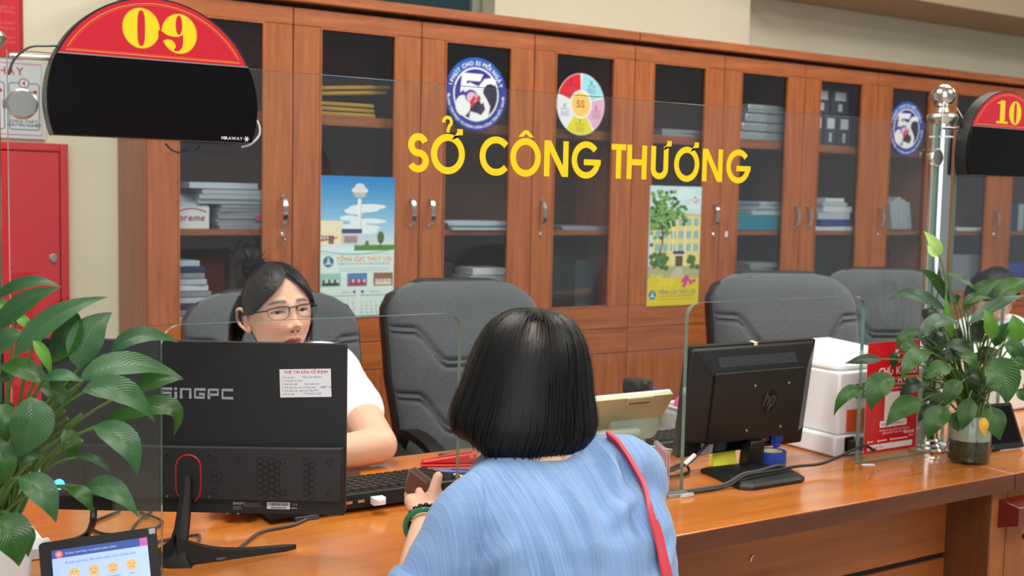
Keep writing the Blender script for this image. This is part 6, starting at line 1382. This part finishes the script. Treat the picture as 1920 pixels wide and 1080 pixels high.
# shirt
s_ = MB(); torso(s_, [(z, x, y, a*1.045+.004, b*1.05+.004) for z, x, y, a, b in TR[1:]])
limb(s_, [(.88, 1.35, .930), shL, shL.lerp(elL, .5), shL.lerp(elL, .93)], [.055, .050, .050, .052], 20); limb(s_, [(.98, 1.335, .932), shR, (shR+elR)/2, shR.lerp(elR, .92)], [.062, .058, .053, .053], 20)
v, n, f = remesh(s_, .006, 10)
out = []
nz = noise.noise
for p, q in zip(v, n):
    # folds: long soft creases from the right shoulder and across the waist, fine ripples near the sleeves
    d = 0
    e1 = nz(Vector((p.x*9+p.z*5, p.y*5, p.z*3.5-p.x*6))); e2 = nz(Vector((p.x*22+4, p.y*10, p.z*7))); e3 = nz(Vector((p.x*5, p.y*5, p.z*26+p.x*9+3)))
    d += .0065*e1+.0030*e2+.0035*e3*max(0, min(1, (.93-p.z)/.1))
    for (x0, z0, x1, z1, am, wd) in ((.985, .985, 1.00, .84, .011, .013), (1.03, .965, .985, .87, .013, .011), (.99, .975, .955, .90, .012, .010), (.945, .975, .95, .86, .010, .011), (.90, .96, .885, .85, .012, .012), (.86, .94, .86, .80, .008, .013), (.83, .90, .84, .78, .009, .013), (1.06, .86, .93, .80, .009, .012), (1.07, .79, .88, .76, .010, .012), (.80, .90, .77, .84, .008, .010), (1.0, .93, .91, .90, .007, .010)):
        t = max(0, min(1, ((p.x-x0)*(x1-x0)+(p.z-z0)*(z1-z0))/((x1-x0)**2+(z1-z0)**2))); dd = math.hypot(p.x-(x0+(x1-x0)*t), p.z-(z0+(z1-z0)*t))
        if p.y < 1.37: d += 1.7*am*(gs(dd, wd)-.5*gs(dd, wd*2.2))*math.sin(PI*min(1, max(0, t*.9+.08)))
    out.append(p+q*max(-.0075, d))
out_shirt, f_shirt = out, f
sh = MB(); sh.add(out, f); obj('shirt', sh, 'chambray', cust, sm=180)
# rolled sleeve cuff and shoulder seam
c_ = MB(); ax = (elL-shL).normalized(); e0 = shL.lerp(elL, .80); e1 = shL.lerp(elL, .99)
c_.tube([e0, e0.lerp(e1, .2), e0.lerp(e1, .8), e1], [.0535, .0565, .0575, .0545], 28); obj('sleeve_cuff', c_, 'chambray', cust, sm=60)
bv0 = BVHTree.FromPolygons(out, f)
sp_ = []
for px, py in ((896, 884), (906, 905), (909, 935), (907, 970), (903, 1010), (900, 1050), (898, 1090)):
    h = bv0.ray_cast(CAM, ray(px, py).normalized())
    if h[0]: sp_.append(h[0]+h[1]*.0004)
if len(sp_) > 3: obj('armhole_seam', MB().tube(spline(sp_, 6), .0011, 5), 'chambray', cust)
tr_ = MB()
for sx in (-1, 1): limb(tr_, [(.915+sx*.09, 1.20, .50), (.915+sx*.10, 1.36, .51), (.915+sx*.105, 1.50, .495)], [.10, .088, .068]); limb(tr_, [(.915+sx*.105, 1.505, .49), (.915+sx*.11, 1.47, .28), (.915+sx*.11, 1.44, .10)], [.066, .062, .055])
torso(tr_, [(.40, .915, 1.20, .17, .13), (.47, .915, 1.205, .186, .145), (.56, .915, 1.225, .183, .146), (.60, .915, 1.235, .17, .13)])
v, n, f = remesh(tr_, .009, 5); k = MB(); k.add(v, f); obj('trousers', k, 'trouser_dark', cust, sm=180)
t = thing('stool', 'dark round stool under the woman in the blue shirt', 'stool', (.915, 1.22, 0)); obj('seat_pad', MB().lathe([(0, .335), (.17, .335), (.18, .345), (.18, .36), (.16, .372), (0, .374)], 30), 'black_plastic', t)
for q in range(4): obj('leg', MB().tube([(.13*math.cos(q*PI/2+.7), .13*math.sin(q*PI/2+.7), .336), (.17*math.cos(q*PI/2+.7), .17*math.sin(q*PI/2+.7), .001)], .012, 8), 'chrome', t)
# bob hair: profile from the crown to the hem
prof = [(0, .110), (.028, .1075), (.050, .098), (.068, .080), (.082, .052), (.091, .020), (.0985, -.015), (.106, -.042), (.108, -.062), (.103, -.080), (.090, -.094), (.072, -.102)]
HP = spline([Vector((r, z, 0)) for r, z in prof], 6)
MHair = Matrix.Translation(HC+Vector((-.002, -.008, .006))) @ Matrix.Rotation(math.radians(5), 4, 'Y')
def bob(phi, t, k=1.0):
    i = t*(len(HP)-1); a_ = int(min(len(HP)-2, i)); q = HP[a_].lerp(HP[a_+1], i-a_); r = q.x*k
    wob = 1+.018*math.sin(phi*3+1)*t+.012*math.sin(phi*7+2)*t
    hem = -.010*t**3*math.sin(phi*2+.6)-.006*t**3*math.sin(phi*5)
    return MHair @ Vector((r*math.sin(phi)*wob, r*math.cos(phi)*1.03*wob-.018*(1-t), q.y*k+hem))
F0, F1 = math.radians(58), math.radians(302)
ev = []; ef = []; ec = []; NP, NT = 72, 30
for j in range(NT+1):
    for i in range(NP+1):
        ph = F0+(F1-F0)*i/NP; p = bob(ph, j/NT, .965); ev.append(p)
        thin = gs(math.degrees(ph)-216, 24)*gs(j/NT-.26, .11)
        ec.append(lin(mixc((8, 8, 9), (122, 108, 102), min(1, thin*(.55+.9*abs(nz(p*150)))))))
for j in range(NT):
    for i in range(NP): a_ = j*(NP+1)+i; ef.append((a_, a_+1, a_+NP+2, a_+NP+1))
k0 = len(ev)                                                            # fringe cap over the forehead
for j in range(11):
    for i in range(25): ph = F1-2*PI+(F0+2*PI-F1)*i/24; ev.append(bob(ph, .46*j/10, .965)); ec.append(lin((8, 8, 9)))
for j in range(10):
    for i in range(24): a_ = k0+j*25+i; ef.append((a_, a_+1, a_+26, a_+25))
st = []
strand_obj.centre = HC
for i in range(7500):
    ph = random.uniform(F0, F1) if random.random() < .93 else random.uniform(-F0, F0)
    t0 = random.uniform(.02, .10) if random.random() < .55 else random.uniform(.1, .55); t1 = random.uniform(.90, 1.0) if F0 < ph < F1 else .46
    hit = gs(math.degrees(ph)-216, 21)
    if hit > .25 and random.random() < .40+.575*hit and t0 < .42:
        if random.random() < .35: t0, t1 = .015, random.uniform(.12, .2)
        else: t0 = random.uniform(.30, .46)
    kk = random.uniform(.972, 1.012); dw = random.uniform(-.05, .05); cl = random.uniform(-.02, .02)*math.sin(ph*23)
    Q = [(ph+dw*s**2+cl*s+.012*math.sin(s*9+i), t0+(t1-t0)*s, kk+.012*math.sin(i*1.7)*s*s) for s in flush(0, 1, 13)]
    on = [k_ for k_, q in enumerate(Q) if gs(math.degrees(q[0])-217, 21)*gs(q[1]-.29, .10) > random.uniform(.22, .55)]
    if on and random.random() < .80: Q = Q[on[-1]+1:]
    if len(Q) < 4: continue
    P = [bob(*q) for q in Q]
    st.append((P, hcol((11, 11, 13), .45)))
for i in range(90):                                                     # fly-away hairs
    ph = random.uniform(F0, F1); kk = random.uniform(1.015, 1.05); t0 = random.uniform(.4, .7) if abs(math.degrees(ph)-215) < 40 else random.uniform(.05, .6)
    st.append(([bob(ph+.1*s*s, min(1, t0+(.4)*s), kk+.01*s) for s in flush(0, 1, 8)], hcol((11, 11, 13))))
strand_obj('hair', st, cust, .0009, extra=(ev, ef, ec))
# bag with a red strap over the right shoulder
t = thing('shoulder_bag', 'red shoulder bag whose narrow strap crosses the back of the blue shirt', 'bag', (1.16, 1.20, .52))
sp_px = [(1112, 800, 1.665), (1135, 812, 1.650), (1158, 832, 1.622), (1182, 868, 1.605), (1203, 912, 1.597), (1220, 962, 1.592), (1234, 1015, 1.590), (1248, 1078, 1.585), (1256, 1120, 1.585)]
from mathutils.bvhtree import BVHTree
bv = BVHTree.FromPolygons(out_shirt, f_shirt)
def drape(px, py):
    h = bv.ray_cast(CAM, ray(px, py).normalized()); return (h[0]+h[1]*.0025) if h[0] else None
STRAP = [q for q in (drape(px, py) for px, py in ((1140, 822), (1148, 828), (1160, 838), (1182, 868), (1203, 912), (1220, 962), (1234, 1015), (1248, 1078), (1256, 1130), (1262, 1190))) if q]
strap_pts = STRAP
def strap_mb(P, wd=.0125, th=.003):
    rings = []
    P = spline(P, 5)
    for i, p in enumerate(P):
        d = (P[min(i+1, len(P)-1)]-P[max(i-1, 0)]).normalized(); nn = (p-Vector((.915, 1.32, p.z))); nn.z += .04*max(0, (p.z-.93)/.05); nn = (nn-d*nn.dot(d)).normalized(); s2 = d.cross(nn).normalized()
        rings.append([p-s2*wd-nn*th, p+s2*wd-nn*th, p+s2*wd+nn*th, p-s2*wd+nn*th])
    return MB().loft(rings)
obj('strap', strap_mb(STRAP+[Vector((1.13, 1.17, .66))]), 'bag_red', t, bevel=.0012, world=True)
obj('bag_body', MB().prism(rrect(-.04, -.10, .04, .10, .03), 0, .17, Matrix.Translation((1.165, 1.19, .49))), 'bag_red', t, bevel=.012, world=True)
# bracelets and wallet
def band(c, ax, r, rt, name, m, label, cat, beads=0):
    ax = Vector(ax).normalized(); u = ax.orthogonal().normalized(); w2 = ax.cross(u); c = Vector(c)
    pts = [c+(u*math.cos(q)+w2*math.sin(q))*r for q in flush(0, 2*PI, 28)]
    if beads:
        t = thing(name, label, cat, c)
        for q in flush(0, 2*PI, beads)[:-1]: obj('bead', MB().ball(c+(u*math.cos(q)+w2*math.sin(q))*r, rt, 10, 7), m, t, world=True)
    else: tag(obj(name, MB().tube(pts, rt, 8), m), label, cat)
fa = (wrL-elL)
band(wrL-fa.normalized()*.012, fa, .0285, .0048, 'bead_bracelet', 'bead_black', 'black bead bracelet on the wrist of the woman in blue', 'bracelet', 20)
band(wrL-fa.normalized()*.030, fa+Vector((.02, 0, .01)), .0325, .0042, 'jade_bangle', 'jade', 'green jade bangle below the black bead bracelet', 'bracelet')
q0 = [pD(765, 880, 1.838), pD(802, 909, 1.852), pD(782, 948, 1.836), pD(756, 920, 1.824)]; dv = pD(779, 873, 1.862)-q0[0]
wm = MB().add(q0+[p+dv for p in q0], [(0, 3, 2, 1), (4, 5, 6, 7), (0, 1, 5, 4), (1, 2, 6, 5), (2, 3, 7, 6), (3, 0, 4, 7)])
wl = thing('wallet', 'dark brown leather wallet held in the hand of the woman in blue', 'wallet', q0[0])
def slabq(a0, a1, ins=0): return MB().add([p+dv*a0+((sum(q0, Vector())/4)-p)*ins for p in q0]+[p+dv*a1+((sum(q0, Vector())/4)-p)*ins for p in q0], wm.f)
obj('front_flap', slabq(0, .36), 'wallet_brown', wl, bevel=.0035, seg=3, world=True); obj('inner_pocket', slabq(.37, .62, .05), 'wallet_edge', wl, world=True, sm=0); obj('back_flap', slabq(.63, 1), 'wallet_brown', wl, bevel=.003, world=True)

# ------------------------------------------------------------------ clerks
def clerk(off, label, eye_px, eye_d, theta, pitch, roll, elbow_dz, glasses_label, seed):
    Rk = Matrix.Rotation(theta, 4, 'Z') @ Matrix.Rotation(roll, 4, 'Y') @ Matrix.Rotation(pitch, 4, 'X'); HCk = pD(*eye_px, eye_d)-Rk @ Vector((0, -.083, .004))
    O = HCk-Vector((.866, 2.248, 1.092))
    Mk = Matrix.Translation(HCk) @ Rk
    T2 = [(1.005, .88, 2.30, .052, .048), (.985, .883, 2.31, .085, .062), (.965, .885, 2.325, .125, .080), (.93, .885, 2.345, .155, .098), (.88, .885, 2.375, .165, .108), (.80, .885, 2.42, .162, .116), (.70, .885, 2.47, .16, .12), (.60, .885, 2.52, .17, .13), (.50, .885, 2.56, .185, .145)]
    T2 = [(z+O.z, x+O.x, y+O.y, a, b) for z, x, y, a, b in T2]
    v3 = lambda x, y, z: Vector((x, y, z))+O
    sL, eL = v3(1.012, 2.272, .955), Vector((elbow_dz[0], elbow_dz[1], .803)); hL = eL+Vector((-.21, -.02, -.008))
    sR, eR = v3(.765, 2.28, .945), Vector((elbow_dz[2], elbow_dz[3], .803)); hR = eR+Vector((-.015, -.167, -.013))
    b_ = MB(); torso(b_, [(z, x, y, a*.92, b*.92) for z, x, y, a, b in T2])
    limb(b_, [v3(.882, 2.315, .965), v3(.876, 2.29, 1.02), v3(.87, 2.265, 1.06)], [.05, .046, .047])
    limb(b_, [sL, sL.lerp(eL, .5), eL], [.050, .046, .040]); limb(b_, [eL, eL.lerp(hL, .3), hL], [.040, .038, .023])
    limb(b_, [sR, sR.lerp(eR, .5), eR], [.050, .046, .040]); limb(b_, [eR, eR.lerp(hR, .3), hR], [.040, .038, .023])
    for h_, dx in ((hL, Vector((-.07, -.03, 0))), (hR, Vector((-.012, -.07, 0)))):
        pc = h_+dx*.75; ax = dx.normalized(); s2 = ax.cross(Vector((0, 0, 1)))
        hand(b_, h_, pc, (0, 0, 1), [([pc+s2*(.024-.016*i), pc+s2*(.026-.017*i)+ax*.035+Vector((0, 0, .004)), pc+s2*(.026-.017*i)+ax*(.066-.008*(i in (0, 3)))+Vector((0, 0, -.010))], .0085) for i in range(4)], [h_+ax*.02+s2*(-.02 if h_ is hL else .02), pc+s2*(-.042 if h_ is hL else .042), pc+s2*(-.046 if h_ is hL else .046)+ax*.03])
    for sx in (-1, 1): limb(b_, [v3(.885+sx*.09, 2.55, .56-O.z), v3(.885+sx*.095, 2.40, .57-O.z), v3(.885+sx*.10, 2.24, .545-O.z)], [.08, .07, .055]); limb(b_, [v3(.885+sx*.10, 2.235, .54-O.z), v3(.885+sx*.10, 2.25, .30-O.z), v3(.885+sx*.10, 2.27, .06-O.z)], [.053, .05, .036]); limb(b_, [v3(.885+sx*.10, 2.27, .045-O.z), v3(.885+sx*.10, 2.17, .028-O.z)], [.036, .026])
    scalp = lambda x, y, z: y > .1 or (z > .86)
    pr = skin_obj('person', label, b_, .005, head_mesh(Mk, scalp))
    s_ = MB(); torso(s_, [(z, x, y, a*1.04+.004, b*1.04+.004) for z, x, y, a, b in T2[1:7]])
    limb(s_, [v3(.94, 2.30, .955), sL, sL.lerp(eL, .35), sL.lerp(eL, .62)], [.060, .058, .058, .058], 20); limb(s_, [v3(.83, 2.30, .955), sR, sR.lerp(eR, .35), sR.lerp(eR, .62)], [.060, .058, .058, .058], 20)
    v, n, f = remesh(s_, .006, 8); k = MB(); k.add([p+q*(.004*nz(p*11)+.0025*nz(p*27)) for p, q in zip(v, n)], f); obj('shirt', k, 'shirt_white', pr, sm=180)
    obj('collar', MB().tube([v3(.882+.064*math.cos(q), 2.298+.058*math.sin(q), 1.0+.012*math.sin(q)) for q in flush(0, 2*PI, 26)], .007, 8), 'shirt_white', pr)
    s_ = MB(); torso(s_, [(z, x, y, a*1.07+.006, b*1.07+.006) for z, x, y, a, b in [(.455+O.z, .885+O.x, 2.56+O.y, .185, .15)]+T2[::-1][:5]][::1]); v, n, f = remesh(s_, .008, 4); k = MB(); k.add(v, f); obj('skirt', k, 'striped_cloth', pr, sm=180)
    tr_ = MB()
    for sx in (-1, 1): limb(tr_, [v3(.885+sx*.085, 2.57, .57-O.z), v3(.885+sx*.095, 2.40, .58-O.z), v3(.885+sx*.10, 2.24, .552-O.z)], [.09, .08, .064]); limb(tr_, [v3(.885+sx*.10, 2.235, .545-O.z), v3(.885+sx*.10, 2.25, .30-O.z), v3(.885+sx*.10, 2.27, .10-O.z)], [.062, .058, .05])
    v, n, f = remesh(tr_, .009, 4); k = MB(); k.add(v, f); obj('trousers', k, 'trouser_dark', pr, sm=180)
    # hair drawn back from a centre parting into a loose knot
    rn = random.Random(seed); strand_obj.centre = HCk; st = []
    def surf(d, k=1.0): 
        d = d.normalized(); a_, c_, e_ = .0735*1.03, .094*1.03, .112*1.02; r = 1/math.sqrt((d.x/a_)**2+(d.y/c_)**2+(d.z/e_)**2); return Mk @ (d*(r*k))
    knot = Vector((-.22, .36, .90))
    def hairline(az):                                                     # sine of the hairline height at azimuth az (0 = front)
        a_ = abs(math.degrees(az))
        if a_ < 62: return .80-.72*(a_/62)**1.15
        if a_ < 110: return .08-.05*(a_-62)/48
        return .03-.50*min(1, (a_-110)/50)
    def dirv(az, zz): ph = math.asin(max(-.99, min(.99, zz))); return Vector((math.cos(ph)*math.sin(az), -math.cos(ph)*math.cos(az), math.sin(ph)))
    for i in range(4200):
        sx = -1 if rn.random() < .5 else 1; u = rn.random(); v_ = rn.random()**1.3
        ph0 = math.radians(54+52*u); a0 = Vector((.035+sx*.010, -math.cos(ph0), math.sin(ph0))).normalized()
        am = sx*math.radians(22+100*v_); zm = hairline(am)+.04+.62*u*(1-hairline(am))*(.35+.65*rn.random()) if u > .12 else hairline(am)+.02+.05*rn.random()
        mid = dirv(am, zm); end = (knot+Vector((rn.uniform(-.16, .16), rn.uniform(-.1, .1), rn.uniform(-.2, .2)))).normalized()
        cpt = mid*2-(a0+end)*.5; kk = rn.uniform(1.03, 1.075); P = []
        for s in flush(0, 1, 11):
            d = a0*(1-s)**2+cpt*2*s*(1-s)+end*s*s; P.append(surf(d, kk+.035*math.sin(PI*s)+.008*math.sin(i+s*5)))
        st.append((P, hcol((30, 25, 24), .4)))
    for i in range(420):                                                  # short wisps at the temples and nape
        sx = -1 if rn.random() < .7 else 1; z0 = rn.uniform(-.1, .35); a0 = Vector((sx*.92, rn.uniform(.15, .55), z0)).normalized(); ln = rn.uniform(.03, .075)
        p0 = surf(a0, 1.07); st.append(([p0+Vector((sx*.015*s+rn.uniform(-.002, .002), .012*s, -ln*s)) for s in flush(0, 1, 6)], hcol((34, 28, 26), .4)))
    for i in range(900):                                                  # loose hair hanging behind the ears
        sx = -1 if rn.random() < .75 else 1; az = sx*math.radians(rn.uniform(100, 165)); p0 = surf(dirv(az, rn.uniform(-.1, .55)), rn.uniform(1.06, 1.18)); ln = rn.uniform(.05, .10)
        st.append(([p0+Vector((sx*(.014*math.sin(s*2)+.006*s), .010*s, -ln*s)) for s in flush(0, 1, 7)], hcol((32, 26, 25), .4)))
    kc = surf(knot, 1.13)
    for i in range(700 if glasses_label else 0):                                                  # the knot and its spiky ends
        a_ = rn.uniform(0, 2*PI); r = rn.uniform(.012, .030); u_ = Vector((rn.gauss(0, 1), rn.gauss(0, 1), rn.gauss(0, 1))).normalized(); w2 = u_.orthogonal().normalized(); x2 = u_.cross(w2)
        st.append(([kc+(w2*math.cos(a_+q)+x2*math.sin(a_+q))*r for q in flush(0, 2.4, 8)], hcol((30, 25, 24), .4)))
    for i in range(170 if glasses_label else 0):
        d = Vector((rn.uniform(-1, .9), rn.uniform(-.3, .5), rn.uniform(.1, .9))).normalized(); ln = rn.uniform(.03, .06); st.append(([kc+d*(.015+ln*s)+Vector((0, 0, -.012*s*s)) for s in flush(0, 1, 5)], hcol((36, 29, 28), .4)))
    ev = []; ef = []; ec = []
    NA, NB = 60, 30
    for j in range(NB+1):
        for i in range(NA+1):
            az = math.radians(-180+360*i/NA); tt = j/NB; zl = hairline(az)
            ph = math.asin(min(.999, zl+(1-zl)*.999*tt))
            ev.append(surf(Vector((math.cos(ph)*math.sin(az), -math.cos(ph)*math.cos(az), math.sin(ph))), 1.022+.012*min(1, tt*5))); ec.append(lin((26, 22, 21)))
    for j in range(NB):
        for i in range(NA): a_ = j*(NA+1)+i; ef.append((a_, a_+1, a_+NA+2, a_+NA+1))
    strand_obj('hair', st, pr, .00085, extra=(ev, ef, ec))
    if glasses_label:
        g = thing('eyeglasses', glasses_label, 'glasses', M=Mk)
        fr_ = MB(); 
        for sx in (-1, 1):
            loop = [(sx*(.0325+x), -.0935+.0035*abs(x/.025)**2*(1 if x > 0 else .4)+.004*max(0, x/.025), EYZ-.002+z) for x, z in ((-.0235, .011), (-.0195, .0135), (0, .0150), (.018, .0135), (.0255, .010), (.0255, .001), (.021, -.009), (.011, -.0135), (-.006, -.0135), (-.017, -.0095), (-.0225, -.001), (-.0235, .011))]
            fr_.tube(spline(loop, 4), [.0016 if (k < 17 or k > 41) else .0007 for k in range(45)], 6)
            fr_.tube(spline([(sx*.0575, -.0865, EYZ+.007), (sx*.068, -.074, EYZ+.007), (sx*.0765, -.02, EYZ+.005), (sx*.0775, .012, EYZ+.004), (sx*.076, .03, EYZ-.012)], 5), .0016, 6)
            ln = MB().prism([(sx*(.0325+x), EYZ-.002+z) for x, z in ((-.023, .011), (0, .0145), (.018, .013), (.025, .010), (.0245, .001), (.020, -.009), (.010, -.013), (-.006, -.013), (-.0165, -.009), (-.0225, -.001))][::(1 if sx > 0 else -1)], .0928, .0936, Matrix(((1, 0, 0, 0), (0, 0, -1, 0), (0, 1, 0, 0), (0, 0, 0, 1))))
            obj('lens', ln, 'lens', g, sm=0)
        fr_.tube(spline([(-.0105, -.0945, EYZ+.009), (0, -.0965, EYZ+.0105), (.0105, -.0945, EYZ+.009)], 5), .0016, 6)
        obj('frame', fr_, 'steel_frame', g)
    return pr
clerk(0, 'seated clerk in white T-shirt and glasses, dark hair tied up, behind the large monitor', (547, 584), 2.60, math.radians(2), math.radians(-7), math.radians(-4), (1.062, 2.185, .70, 2.19), 'thin black half-rim eyeglasses on the clerk in the white T-shirt', 11)
clerk(0, 'clerk in a white shirt with dark hair bent down, mostly hidden by the right plant', (1884, 578), 4.45, math.radians(-14), math.radians(34), 0, (4.12, 2.52, 3.76, 2.52), None, 12)
